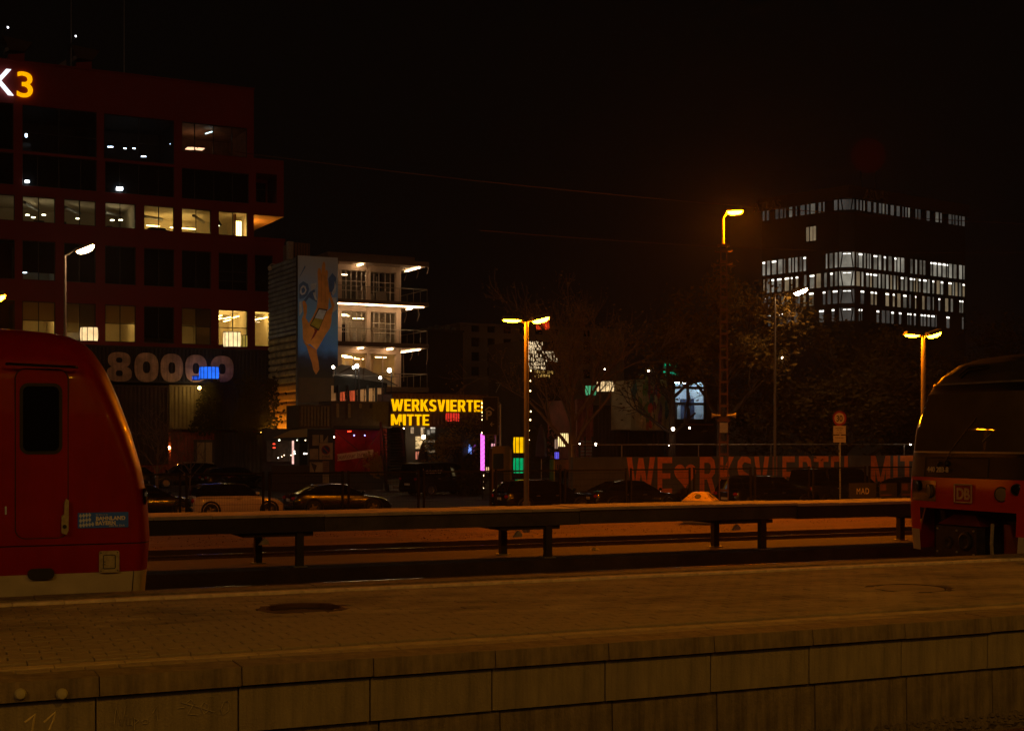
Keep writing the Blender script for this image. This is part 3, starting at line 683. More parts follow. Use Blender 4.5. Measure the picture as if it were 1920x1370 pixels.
# ================================================================== CARS
tyre_m = M('tyre', (.012, .012, .012), .8, var=.2); rim_m = M('alloy', (.42, .38, .33), .3, .9, var=.1)
car_glass = M('car_glass', (.008, .008, .009), .05, var=0, spec=.6)
tail_m = M('tail_lamp', (.30, .012, .008), .15, var=0); lamp_clear = M('head_lamp_clear', (.5, .48, .44), .1, .3, var=0)
plate_m = M('number_plate', (.55, .53, .48), .5, var=.1)
def paint(n, c, r=.2): return M('paint_' + n, c, r, .0, var=.05, scale=2, coat=.8)
CP = {  # profile tables: x along the car from tail (0) to nose (1); heights in metres
 'hatch': dict(L=3.85, W=1.70, belt=[(0, .86), (.06, .92), (.60, .92), (.70, .90), (.93, .74), (1, .55)], roof=[(.03, .93), (.055, 1.26), (.12, 1.39), (.35, 1.42), (.58, 1.37), (.72, .95)], wb=(.19, .83), r=.30),
 'sedan': dict(L=4.7, W=1.82, belt=[(0, .70), (.02, .93), (.14, .97), (.60, .95), (.70, .93), (.93, .76), (1, .52)], roof=[(.11, .97), (.28, 1.36), (.42, 1.44), (.56, 1.40), (.72, .96)], wb=(.20, .81), r=.33),
 'estate': dict(L=4.6, W=1.80, belt=[(0, .70), (.02, .94), (.60, .96), (.70, .94), (.93, .76), (1, .52)], roof=[(.015, .98), (.10, 1.40), (.25, 1.48), (.45, 1.48), (.58, 1.42), (.73, .97)], wb=(.20, .80), r=.32),
 'suv': dict(L=4.65, W=1.88, belt=[(0, .75), (.02, 1.05), (.62, 1.08), (.72, 1.05), (.95, .92), (1, .62)], roof=[(.015, 1.06), (.07, 1.58), (.2, 1.68), (.45, 1.68), (.58, 1.62), (.73, 1.08)], wb=(.19, .80), r=.37),
 'van': dict(L=4.9, W=1.92, belt=[(0, .8), (.01, 1.15), (.70, 1.15), (.80, 1.10), (.95, .92), (1, .62)], roof=[(.008, 1.15), (.03, 1.86), (.10, 1.93), (.5, 1.94), (.64, 1.88), (.82, 1.12)], wb=(.20, .80), r=.34),
 'coupe': dict(L=4.45, W=1.80, belt=[(0, .66), (.02, .92), (.10, .95), (.58, .90), (.70, .88), (.93, .70), (1, .48)], roof=[(.05, .94), (.24, 1.27), (.40, 1.37), (.54, 1.33), (.71, .90)], wb=(.20, .80), r=.33),
}
def car(kind, label, pt_, px, D, yaw=0.0, roofm=None, group=None, facing=1, roofrails=False, plate=True):
    c = CP[kind]; L, W = c['L'], c['W']; h = W / 2
    p = atD(px, HY, D); t = thing('parked_car' if kind != 'van' else 'parked_van', label, 'car' if kind != 'van' else 'van', (p.x, p.y, GZ), R(yaw) + (0 if facing > 0 else math.pi), group)
    roofm = roofm or pt_
    X = lambda f: (f - .5) * L
    rows = []; fs = [0, .012, .03, .08, .14, .2, .3, .4, .5, .6, .66, .7, .76, .84, .9, .95, .98, .995, 1]
    for f in fs:
        b = lerp(c['belt'], f); e = 1.0
        if f < .06: e = .90 + .10 * (f / .06) ** .5
        if f > .88: e = .74 + .26 * (max(0, (1 - f)) / .12) ** .5
        zb = .20 + (.12 if f in (0, 1) else 0); hw = h * e
        r = []
        for s in (1, -1):
            q = [(hw * .90, zb), (hw * .985, zb + .10), (hw, .50 if b > .62 else b * .8), (hw * .985, b - .10), (hw * .95, b - .02), (hw * .80, b + .012), (0, b + .03)]
            if s < 0: q = q[::-1][1:]
            r += [(X(f), s * y, z) for y, z in q]
        rows.append(r)
    mb = MB(); mb.grid(rows); mb.add(rows[0], [tuple(range(len(rows[0])))]); mb.add(rows[-1], [tuple(range(len(rows[-1])))[::-1]])
    body = fixn(mb.build('body', pt_, t, smooth=True))
    # greenhouse
    rf = c['roof']; f0, f1 = rf[0][0], rf[-1][0]; rows = []; rows2 = []
    fs = sorted(set([f0 + (f1 - f0) * k / 14 for k in range(15)] + [a for a, _ in rf]))
    for f in fs:
        z = lerp(rf, f); b = lerp(c['belt'], f) - .02; k = max(0.0, (z - b) / .5)
        wt3 = h * (.93 - .16 * min(1, k)); z = max(z, b + .001)
        r = [(X(f), h * .93, b), (X(f), wt3, z - .05 * min(1, k)), (X(f), wt3 * .8, z - .012 * min(1, k)), (X(f), 0, z), (X(f), -wt3 * .8, z - .012 * min(1, k)), (X(f), -wt3, z - .05 * min(1, k)), (X(f), -h * .93, b)]
        rows.append(r)
        zm = max(a for _, a in rf)
        if z > zm - .16: rows2.append([(x, y * 1.012, zz + .010) for x, y, zz in r[1:6]])
    gh = fixn(MB().grid(rows).build('windows', car_glass, t, smooth=True))
    fixn(MB().grid(rows2).build('roof', roofm, t, smooth=True))
    mid = [.40, .62] if kind in ('hatch', 'coupe') else [.22, .44, .63]
    for s in (1, -1):
        mb = MB()
        for fm in [m for m in mid if f0 + .05 < m < f1 - .05][:2 if kind != 'van' else 1] :
            z = lerp(rf, fm) - .05; b = lerp(c['belt'], fm); wt3 = h * .77
            mb2 = MB().hexa([(X(fm) - .04, s * h * .935, b - .02), (X(fm) + .04, s * h * .935, b - .02), (X(fm) + .04, s * (h * .935 - .02), b - .02), (X(fm) - .04, s * (h * .935 - .02), b - .02), (X(fm) - .035, s * (wt3 + .012), z), (X(fm) + .035, s * (wt3 + .012), z), (X(fm) + .035, s * wt3, z), (X(fm) - .035, s * wt3, z)])
            mb2.build('pillar', pt_ if kind == 'van' else black_gloss, t)
        mr = MB().ball((X(f1) - .10, s * (h + .09), lerp(c['belt'], f1 - .05) + .10), .085, 8, .8).build('mirror', pt_, t, smooth=True)
        for hd in ([.50] if kind in ('hatch', 'coupe') else [.33, .54]):
            MB().bbox(X(hd) - .09, X(hd) + .09, s * h - .012, s * h + .022, lerp(c['belt'], hd) - .17, lerp(c['belt'], hd) - .135, .008).build('door_handle', rim_m, t)
        for f, rr in ((.004, 0), (.955, 1)):
            z = lerp(c['belt'], .03 if rr == 0 else .94) - .17
            MB().ball((X(f) + (.03 if rr == 0 else -.02), s * h * (.80 if rr == 0 else .72), z), .12, 10, .75 if kind != 'hatch' else 1.1).build('tail_lamp' if rr == 0 else 'head_lamp', tail_m if rr == 0 else lamp_clear, t, smooth=True)
        if roofrails:
            zr = max(a for _, a in rf); MB().tube([(X(.10), s * h * .72, zr - .06), (X(.13), s * h * .72, zr + .04), (X(.5), s * h * .72, zr + .04), (X(.55), s * h * .72, zr - .05)], .018, 6).build('roof_rail', rim_m, t)
    mb = MB(); mb.tube([(X(.005) - .012, -h * .86, .42), (X(-.004) - .02, 0, .42), (X(.005) - .012, h * .86, .42)], .05, 6); mb.build('rear_bumper', pt_, t, smooth=True)
    if plate:
        MB().box(X(0) - .025, X(0) + .01, -.26, .26, .62, .73).build('number_plate', plate_m, t)
        MB().box(X(1) - .02, X(1) + .012, -.26, .26, .36, .47).build('number_plate', plate_m, t)
    for f in c['wb']:
        for s in (1, -1):
            wl = MB().lathe([(c['r'] * .62, -.11), (c['r'] * .96, -.11), (c['r'], -.07), (c['r'], .07), (c['r'] * .96, .105), (c['r'] * .64, .11), (c['r'] * .60, .06), (.001, .05)], (0, 0, 0), 20, 'y').build('wheel', tyre_m, t, loc=(X(f), s * (h - .07), c['r']))
            if s < 0: wl.rotation_euler = (0, 0, math.pi)
            mb = MB().lathe([(c['r'] * .60, .07), (c['r'] * .63, .115), (c['r'] * .56, .10), (c['r'] * .54, .07)], (0, 0, 0), 20, 'y')
            for k in range(5):
                a = k * 2 * math.pi / 5; ca, sa = math.cos(a), math.sin(a); q = c['r'] * .58; wd = .028
                mb.hexa([(-wd * sa, .07, wd * ca), (wd * sa, .07, -wd * ca), (q * ca + wd * sa, .07, q * sa - wd * ca), (q * ca - wd * sa, .07, q * sa + wd * ca), (-wd * sa, .10, wd * ca), (wd * sa, .10, -wd * ca), (q * ca + wd * sa, .10, q * sa - wd * ca), (q * ca - wd * sa, .10, q * sa + wd * ca)])
            mb.build('rim', rim_m, wl)
            mb = MB(); ar = [(X(f) + (c['r'] + .07) * math.cos(a), (c['r'] + .07) * math.sin(a) + c['r']) for a in [math.pi * k / 12 for k in range(-1, 14)]]
            mb.tube([(a, s * (h - .012), max(.2, b)) for a, b in ar], .045, 5); mb.build('wheel_arch', black, t)
    return t
CG = 'cars parked behind the mesh fence'
pb = paint('black', (.006, .006, .007)); pb2 = paint('anthracite', (.016, .016, .018)); pw = paint('cream', (.55, .44, .33)); pg2 = paint('dark_blue', (.01, .012, .02)); ps = paint('dark_grey', (.03, .03, .03))
car('hatch', 'cream white small hatchback with dark roof behind the fence', pw, 441, 59, 0, pb, CG)
car('coupe', 'black coupe right of the cream hatchback, in front of the red stage', pb, 634, 60.5, 0, None, CG)
car('estate', 'black estate car behind the double lamp post', pb, 1022, 62, 2, None, CG)
car('sedan', 'dark saloon in front of the painted letters W and E', pb2, 1183, 63, 4, None, CG)
car('suv', 'dark off-roader right of the golden bin and lattice mast', pg2, 1440, 62, 2, None, CG)
car('van', 'dark people carrier beside the round 30 sign', ps, 1575, 66, 3, None, CG)
car('sedan', 'dark car half hidden by the right train', pb2, 1712, 68, 3, None, CG)
car('sedan', 'black car just right of the left train nose, nearest row', pb, 268, 58, 0, None, CG)
car('suv', 'dark off-roader with roof rails in the back row at left', pb2, 345, 94, 2, None, CG, facing=-1, roofrails=True)
car('estate', 'dark car in the back row behind the cream hatchback', pb, 444, 92, 4, None, CG)
car('hatch', 'dark car in the back row nearest the left train', ps, 262, 95, 0, None, CG)
vn = car('van', 'dark delivery van with the word boesner on its side', M('van_black', (.008, .007, .007), .55, var=.1, spec=.2), 828, 82, 15, None, 'vans in the car park')
text('lettering', 'boesner', .42, M('van_letter', (.28, .24, .19), .6), vn, (-1.35, -.972, 1.30), rot=(90, 0, 0), depth=.006, bold=.004)
text('lettering', 'boesner', .16, MC['van_letter'], vn, (1.55, -.968, .72), rot=(90, 0, 0), depth=.006)

# ================================================================== PAINTED WALL
wall_m = M('wall_grey', (.11, .10, .085), .9, var=.25, scale=.8, bump=.3, bscale=12)
wf = Fr(1390, 76, 1.5)
wall = fthing(wf, 'painted_wall', 'long grey wall painted with big orange letters and a heart', 'wall')
ux0, ux1 = wf.u(1074), wf.u(2150); ztop = wf.z(1390, 855)
n = 14
for k in range(n):
    a, b = ux0 + (ux1 - ux0) * k / n, ux0 + (ux1 - ux0) * (k + 1) / n
    MB().box(a + .005, b - .005, 0, .25, 0, ztop).build('wall_panel', wall_m, wall)
rm = M('rail_zinc', (.32, .28, .22), .45, .5)
zr = wf.z(1390, 833)
MB().cyl((ux0, .12, zr), (ux1, .12, zr), .035, n=6).build('handrail', rm, wall)
for px in (1074, 1168, 1312, 1448, 1575, 1698, 1815, 1930):
    u = wf.u(px); MB().cyl((u, .12, ztop), (u, .12, zr), .03, n=6).build('rail_post', rm, wall)
orange = M('wall_orange', (.90, .22, .03), .8, var=.2, scale=3, bump=.2)
zl0 = wf.z(1390, 924); hl = ztop - .02 - zl0
def block(ch):
    s = .26
    return {
     'W': [[(0, 1), (.18, 1), (.29, .32), (.42, .98), (.58, .98), (.71, .32), (.82, 1), (1, 1), (.81, 0), (.62, 0), (.5, .6), (.38, 0), (.19, 0)]],
     'E': [[(0, 0), (1, 0), (1, .16), (.31, .16), (.31, .42), (.88, .42), (.88, .57), (.31, .57), (.31, .84), (1, .84), (1, 1), (0, 1)]],
     'R': [[(0, 0), (.28, 0), (.28, .39), (.45, .39), (.72, 0), (1, 0), (.74, .43), (.93, .55), (.97, .72), (.9, .91), (.7, 1), (.28, 1), (.28, .84), (.58, .84), (.69, .76), (.69, .62), (.58, .54), (.28, .54), (.28, 1), (0, 1)]],
     'K': [[(0, 0), (.28, 0), (.28, .36), (.38, .48), (.70, 0), (1.04, 0), (.58, .62), (1, 1), (.68, 1), (.28, .58), (.28, 1), (0, 1)]],
     'S': [[(.0, .1), (.25, 0), (.7, 0), (.95, .12), (1, .3), (.9, .48), (.4, .62), (.34, .76), (.5, .85), (.95, .8), (.95, .93), (.7, 1), (.3, 1), (.06, .88), (0, .7), (.1, .52), (.62, .36), (.66, .22), (.5, .15), (0, .24)]],
     'V': [[(0, 1), (.3, 1), (.5, .3), (.7, 1), (1, 1), (.66, 0), (.34, 0)]],
     'I': [[(0, 0), (1, 0), (1, 1), (0, 1)]],
     'T': [[(0, 1), (0, .84), (.34, .84), (.34, 0), (.66, 0), (.66, .84), (1, .84), (1, 1)]],
     'L': [[(0, 0), (1, 0), (1, .16), (.34, .16), (.34, 1), (0, 1)]],
     'M': [[(0, 0), (.22, 0), (.22, .62), (.42, .08), (.58, .08), (.78, .62), (.78, 0), (1, 0), (1, 1), (.76, 1), (.5, .36), (.24, 1), (0, 1)]],
    }[ch]
for ch, a, b in (('W', 1175, 1228), ('E', 1233, 1260), ('R', 1312, 1342), ('K', 1348, 1376), ('S', 1382, 1409), ('V', 1414, 1442), ('I', 1449, 1457), ('E', 1467, 1490), ('R', 1498, 1522), ('T', 1526, 1553), ('E', 1558, 1576), ('L', 1583, 1602), ('M', 1633, 1669), ('I', 1675, 1683), ('T', 1688, 1713), ('T', 1718, 1741), ('E', 1747, 1766)):
    ua, ub = wf.u(a), wf.u(b)
    for poly in block(ch): MB().prism([(ua + (ub - ua) * x, zl0 + hl * z) for x, z in poly], 'y', -.012, .002).build('letter', orange, wall)
hu0, hu1 = wf.u(1264), wf.u(1305); hz1, hz0 = wf.z(1285, 870), wf.z(1285, 917)
hp_ = []
for k in range(40):
    t_ = 2 * math.pi * k / 40; x = 16 * math.sin(t_) ** 3; y = 13 * math.cos(t_) - 5 * math.cos(2 * t_) - 2 * math.cos(3 * t_) - math.cos(4 * t_)
    hp_.append(((hu0 + hu1) / 2 + x / 32 * (hu1 - hu0), hz0 + (y + 17) / 29 * (hz1 - hz0)))
MB().prism(hp_, 'y', -.012, .002).build('heart', orange, wall)

# ================================================================== SIGNS
sg_white = M('sign_white', (.40, .37, .31), .5, var=.1); sg_red = M('sign_red', (.22, .012, .010), .5, var=.05); sg_black = M('sign_black', (.01, .01, .01), .5, var=0)
p = atD(1574, HY, 58); sg = thing('speed_sign', 'round red-rimmed 30 sign with two white plates on a post', 'road sign', (p.x, p.y, GZ), R(-62))
zc = atD(1574, 784, 58).z - GZ
MB().cyl((0, .06, 0), (0, .06, zc + .2), .035, n=8).build('post', steel, sg)
disc = MB().lathe([(.30, .02), (.31, .01), (.31, 0), (.001, 0)], (0, 0, zc), 28, 'y').build('disc', sg_red, sg)
MB().lathe([(.225, 0), (.225, -.004), (.001, -.004)], (0, 0, zc), 28, 'y').build('disc_face', sg_white, disc)
text('lettering', '30', .34, sg_black, disc, (0, -.006, zc - .12), depth=.002, bold=.008, xs=.85)
for z0_, z1_, lines in ((.98, .34, ('werktags', 'Mo-Fr', '7-18 h')), (.0, 0, ('Fahrzeuge',))):
    a = atD(1574, 798, 58).z - GZ if len(lines) > 1 else atD(1574, 816, 58).z - GZ
    b = atD(1574, 814, 58).z - GZ if len(lines) > 1 else atD(1574, 829, 58).z - GZ
    pl = MB().box(-.28, .28, 0, .015, b, a).build('plate', sg_white, sg)
    for i, ln in enumerate(lines): text('lettering', ln, .10 if len(lines) > 1 else .09, sg_black, pl, (0, -.003, a - .115 - i * .105), depth=.001)
p = atD(1614, HY, 42.2); bd = thing('fence_banner', 'black banner with pale letters MAD tied to the fence', 'banner', (p.x, FY - .06, 0))
z0_, z1_ = atY(1614, 936, FY - .06).z, atY(1614, 905, FY - .06).z; u0, u1 = atY(1592, 900, FY - .06).x - p.x, atY(1643, 900, FY - .06).x - p.x
MB().box(u0, u1, 0, .012, z0_, z1_).build('sheet', M('banner_black', (.02, .018, .016), .7), bd)
text('lettering', 'MAD', .30, M('banner_letter', (.42, .36, .26), .7), bd, ((u0 + u1) / 2, -.004, (z0_ + z1_) / 2 - .10), depth=.002, xs=.8, space=1.15)
for i, (a, b, lb) in enumerate(((1649, 1682, 'left'), (1690, 1716, 'right'))):
    u0, u1 = atY(a, 900, FY - .06).x, atY(b, 900, FY - .06).x
    bd = thing('poster_board', 'dark board with orange print on the fence, ' + lb + ' of two beside the train', 'poster', (u0, FY - .05, 0))
    MB().box(0, u1 - u0, 0, .012, z0_ + .05, z1_ - .02).build('sheet', MC['banner_black'], bd)
    mb = MB().box(.05, .3, -.004, 0, z0_ + .3, z1_ - .06).build('print_block', M('print_brown', (.10, .035, .015), .8), bd)
    MB().box(.05, (u1 - u0) * .7, -.004, 0, z0_ + .12, z0_ + .16).build('print_line', MC['print_brown'], bd)
# ================================================================== helper: wall with openings
def holed_wall(u0, u1, z0, z1, holes, rev=.3, y=0.0):
    us = sorted(set([u0, u1] + [h[0] for h in holes] + [h[1] for h in holes])); zs = sorted(set([z0, z1] + [h[2] for h in holes] + [h[3] for h in holes]))
    us = [u for u in us if u0 <= u <= u1]; zs = [z for z in zs if z0 <= z <= z1]
    mb = MB()
    for a, b in zip(us, us[1:]):
        run = None
        for c, d in zip(zs, zs[1:]):
            mu, mz = (a + b) / 2, (c + d) / 2
            solid = not any(h[0] < mu < h[1] and h[2] < mz < h[3] for h in holes)
            if solid: mb.quad((a, y, c), (b, y, c), (b, y, d), (a, y, d))
    for a, b, c, d in holes:
        mb.quad((a, y, c), (a, y, d), (a, y + rev, d), (a, y + rev, c)); mb.quad((b, y, c), (b, y + rev, c), (b, y + rev, d), (b, y, d))
        mb.quad((a, y, c), (a, y + rev, c), (b, y + rev, c), (b, y, c)); mb.quad((a, y, d), (b, y, d), (b, y + rev, d), (a, y + rev, d))
    return mb
def window(parent, a, b, c, d, y, mull=(), trans=(), fm=None, pane=None, fw=.06, name='window'):
    fm = fm or dark_steel; mb = MB()
    mb.box(a, b, y, y + .08, c, c + fw); mb.box(a, b, y, y + .08, d - fw, d); mb.box(a, a + fw, y, y + .079, c + fw, d - fw); mb.box(b - fw, b, y, y + .079, c + fw, d - fw)
    wv = mb.build(name, fm, parent)
    for m in mull: MB().box(m - fw / 2, m + fw / 2, y - .004, y + .075, c + fw, d - fw).build('mullion', fm, wv)
    for z in trans: MB().box(a + fw, b - fw, y - .002, y + .073, z - fw / 2, z + fw / 2).build('transom', fm, wv)
    us = [a + fw] + sorted(mull) + [b - fw]
    for u0, u1 in zip(us, us[1:]): MB().box(u0, u1, y + .03, y + .045, c + fw, d - fw).build('pane', pane or dark_glass, wv)
    return wv
# ================================================================== THE RED OFFICE BLOCK
red_wall = M('red_facade', (.20, .010, .009), .75, var=.12, scale=.3, bump=.2, bscale=6)
room_m = M('room_plaster', (.55, .45, .30), .9, var=.1, scale=.6); room_dark = M('room_dark', (.06, .05, .04), .9, var=.3, scale=.8)
warm_tube = E('office_tube', (1.0, .62, .17), 15); warm_spot = E('office_spot', (1.0, .80, .45), 13); cool_spot = E('office_cool', (.75, .9, 1.0), 8)
kf = Fr(400, 108, 3.64)
K3 = fthing(kf, 'office_building', 'dark red office block with rows of windows and a lit K3 sign', 'building')
U = kf.u
def Z(py, px=440): return kf.z(px, py)
def Zt(py): return kf.z(440, py)
ZT = kf.z(440, 164); uL, uR, uR2 = U(-70), U(476), U(533)
zmid = Zt(447)
rowsK = dict(r1=(Zt(238), Zt(293.5)), r1L=(Zt(238), Zt(319)), r2=(Zt(323.5), Zt(379.5)), r3=(Zt(397), Zt(442)), r4=(Zt(475), Zt(544)), r5=(Zt(581), Zt(648)))
cols = [(-58, 28), (42, 104), (120, 180), (197, 255), (270, 327), (341, 396), (410, 465)]
holes = []; wins = []
def addw(px0, px1, row, mull=(), trans=(), lit=None):
    z1_, z0_ = rowsK[row]; h = (U(px0), U(px1), z0_, z1_); holes.append(h); wins.append((h, [U(m) for m in mull], trans, lit, row, px0))
addw(-58, 26, 'r1L', (-10,)); addw(42, 182, 'r1L', (111,)); addw(195, 327, 'r1L', (261,)); addw(341, 464, 'r1', (366, 401, 436))
addw(-58, 26, 'r2', (-10,)); addw(42, 182, 'r2', (71, 111, 152)); addw(197, 327, 'r2', (225, 261, 298)); addw(341, 467, 'r2', (366, 402, 437))
for i, (a, b) in enumerate(cols): addw(a, b, 'r3', ((a + b) / 2,), lit='r3')
for i, (a, b) in enumerate(cols): addw(a, b, 'r4', ((a + b) / 2,))
addw(478, 512, 'r4', ())
for i, (a, b) in enumerate(cols): addw(a, b, 'r5', ((a + b) / 2,), lit='r5')
addw(478, 515, 'r5', (), lit='r5')
up = [h for h in holes if h[2] > zmid]; lo = [h for h in holes if h[2] < zmid]
mb = holed_wall(uL, uR, zmid, ZT, up)
mb.quad((uL, 0, ZT), (uR, 0, ZT), (uR, 16, ZT), (uL, 16, ZT)); mb.quad((uR, 0, zmid), (uR, 16, zmid), (uR, 16, ZT), (uR, 0, ZT)); mb.quad((uL, 0, 0), (uL, 0, ZT), (uL, 16, ZT), (uL, 16, 0)); mb.quad((uL, 16, 0), (uL, 16, ZT), (uR, 16, ZT), (uR, 16, 0))
mb.build('upper_wall', red_wall, K3)
mb = holed_wall(uL, uR2, 0, zmid, lo)
mb.quad((uR, 0, zmid), (uR2, 0, zmid), (uR2, 16, zmid), (uR, 16, zmid)); mb.quad((uR2, 0, 0), (uR2, 16, 0), (uR2, 16, zmid), (uR2, 0, zmid)); mb.quad((uR, 16, 0), (uR, 16, zmid), (uR2, 16, zmid), (uR2, 16, 0))
mb.build('lower_wall', red_wall, K3)
MB().box(uL, uR + .05, -.08, 16.05, ZT, ZT + .10).build('roof_edge', red_wall, K3)
MB().box(uR, uR2 + .06, -.08, 0.3, zmid, zmid + .22).build('terrace_parapet', red_wall, K3)
clear_rows = ('r3', 'r5')
for h, mu, tr, lit, row, px0 in wins:
    a, b, c, d = h
    tz = [c + (d - c) * .42] if row == 'r1L' and px0 > 0 else ([c + (d - c) * .5, c + (d - c) * .25] if (row == 'r4' and px0 == 410) else ([c + (d - c) * .5] if row == 'r5' and px0 in (44, 42, 197, 341, 410) else []))
    window(K3, a, b, c, d, .16, mu, tz, pane=glass if (lit or row in ('r1', 'r1L', 'r4')) else dark_glass)
# rooms behind the glass
def room(u0, u1, z0, z1, depth, mat, name='room', y0=.34):
    mb = MB(); mb.quad((u0, depth, z0), (u1, depth, z0), (u1, depth, z1), (u0, depth, z1)); mb.quad((u0, y0, z1), (u1, y0, z1), (u1, depth, z1), (u0, depth, z1)); mb.quad((u0, y0, z0), (u1, y0, z0), (u1, depth, z0), (u0, depth, z0))
    mb.quad((u0, y0, z0), (u0, depth, z0), (u0, depth, z1), (u0, y0, z1)); mb.quad((u1, y0, z0), (u1, depth, z0), (u1, depth, z1), (u1, y0, z1))
    return mb.build(name, mat, K3)
z1_, z0_ = rowsK['r3']
room(U(-58), U(258), z0_ - .7, z1_ + .12, 7, room_m); room(U(262), U(472), z0_ - .7, z1_ + .12, 7, room_m)
def lampbox(u0, u1, y0, y1, z0, z1, m, nm='ceiling_lamp', par=None): return MB().box(u0, u1, y0, y1, z0, z1).build(nm, m, par or K3)
for a, b, yy, zz in ((300, 325, 4.5, .35), (344, 394, 4.2, .42), (300, 392, 5.8, .62), (352, 392, 5.0, .95)):
    lampbox(U(a), U(b), yy, yy + .12, z1_ - .55 - zz, z1_ - .48 - zz, warm_tube)
lampbox(U(420), U(424), 2.0, 2.1, z1_ - .9, z1_ - .85, warm_spot)
MB().lathe([(.30, 0), (.28, .06), (.10, .35), (.05, .4)], (U(422), 2.0, z1_ - .84), 14).build('pendant_shade', black, K3)
MB().box(U(446), U(449), .9, 1.6, z0_ - .7, z1_).build('partition', M('wood_panel', (.35, .14, .04), .6), K3)
for px in (452, 456, 460): lampbox(U(px), U(px) + .08, 1.4, 1.5, z0_, z1_ - .5, warm_tube, 'lamp_strip')
for px, yy in ((60, 3), (89, 2.4), (75, 4), (157, 3), (221, 2.6), (235, 2.2)): lampbox(U(px), U(px) + .25, yy, yy + .25, z1_ - .95, z1_ - .9, warm_spot)
for k in range(9):
    a = random.uniform(50, 440); MB().box(U(a), U(a) + random.uniform(.3, .9), 1.0 + random.random() * 3, 1.6 + random.random() * 3, z0_ - .7, z0_ + random.uniform(.1, .55)).build('desk', room_dark, K3)
for k in range(5): MB().tube([(U(50 + 80 * k), 1.0 + .8 * k % 3, z1_ - .35), (U(90 + 80 * k), 4.5, z1_ - .30)], .12, 8).build('duct_pipe', steel, K3)
z1_, z0_ = rowsK['r5']
for a, b, lampz in ((40, 112, 3), (114, 190, 2), (192, 262, 3), (264, 334, 0), (336, 402, 2), (405, 470, 6), (473, 520, 4)):
    room(U(a), U(b), z0_ - .3, z1_ + .12, 6.5, room_m)
    for k in range(lampz): lampbox(U(a + (b - a) * (.3 + .25 * (k % 3))), U(a + (b - a) * (.3 + .25 * (k % 3))) + .12, 1.6 + (k // 3) * 2.5, 3.4 + (k // 3) * 2.5, z1_ - .35 - .1 * (k % 2), z1_ - .30 - .1 * (k % 2), warm_tube)
blind_m = CLOTH('window_blind', (.40, .30, .17), .55); dark_blind = CLOTH('dark_blind', (.025, .022, .02), .1)
def blind(px0, px1, row, frac, m): 
    z1_, z0_ = rowsK[row]; MB().box(U(px0), U(px1), .30, .315, z1_ - (z1_ - z0_) * frac, z1_).build('blind', m, K3)
for a, b, f in ((42, 104, .50), (120, 180, .52), (197, 255, .48), (341, 396, .46)): blind(a, b, 'r5', f, blind_m)
blind(270, 327, 'r5', .86, dark_blind); blind(369, 396, 'r5', .99, blind_m); blind(150, 180, 'r5', .99, blind_m)
for a, b in cols[1:]: blind(a, b, 'r4', .80 if a < 60 else .985, dark_blind)
z1_, z0_ = rowsK['r4']; room(U(40), U(112), z0_ - .2, z1_, 5, room_m); lampbox(U(50), U(58), 2, 2.4, z0_ + .75, z0_ + .8, cool_spot); room(U(405), U(516), z0_ - .2, z1_, 5, room_dark)
z1_, z0_ = rowsK['r1L']; room(U(40), U(190), z0_ - .1, z1_, 6, room_dark); room(U(192), U(332), z0_ - .1, z1_, 6, room_dark); room(U(-60), U(36), z0_ - .1, z1_, 6, room_dark)
lampbox(U(53), U(53) + .14, 1.5, 1.6, z0_ + 1.35, z0_ + 1.6, cool_spot, 'pendant_lamp'); MB().box(U(44), U(66), 1.9, 2.0, z0_, z0_ + 1.0).build('partition', room_dark, K3)
for px, py in ((202, 276), (207, 276), (265, 294), (269, 294), (319, 271), (232, 279), (249, 279)):
    u, z = kf.uz(px, py, 2.2); lampbox(u, u + .2, 2.2, 2.25, z, z + .07, cool_spot, 'lamp_strip')
for px, py in ((221, 354), (227, 354)):
    u, z = kf.uz(px, py, -.02); lampbox(u - .1, u + .12, -.05, -.02, z - .1, z + .12, E('wall_lamp', (.9, .95, 1.0), 14), 'wall_lamp')
u, z = kf.uz(47, 342, -.02); lampbox(u, u + .3, -.05, -.02, z, z + .15, MC['wall_lamp'], 'wall_lamp')
z1_, z0_ = rowsK['r1']; room(U(336), U(470), z0_ - .2, z1_ + .1, 6.5, M('timber_room', (.28, .15, .08), .8, var=.4, scale=1.5))
for px, py in ((352, 277), (358, 277), (372, 278)):
    u, z = kf.uz(px, py, 3.4); lampbox(u, u + .5, 3.4, 4.2, z, z + .05, E('dim_warm', (1., .5, .25), 2.2), 'lamp_strip')
MB().tube([kf.uz(385, 251, 2.0)[:1] + (2.0,) + kf.uz(385, 251, 2.0)[1:], kf.uz(398, 247, 2.0)[:1] + (2.0,) + kf.uz(398, 247, 2.0)[1:]], .05, 5).build('lamp_strip', E('reflection_cool', (.7, .9, .85), 3), K3)  # glowing tube stands for a diagonal reflection in the glass
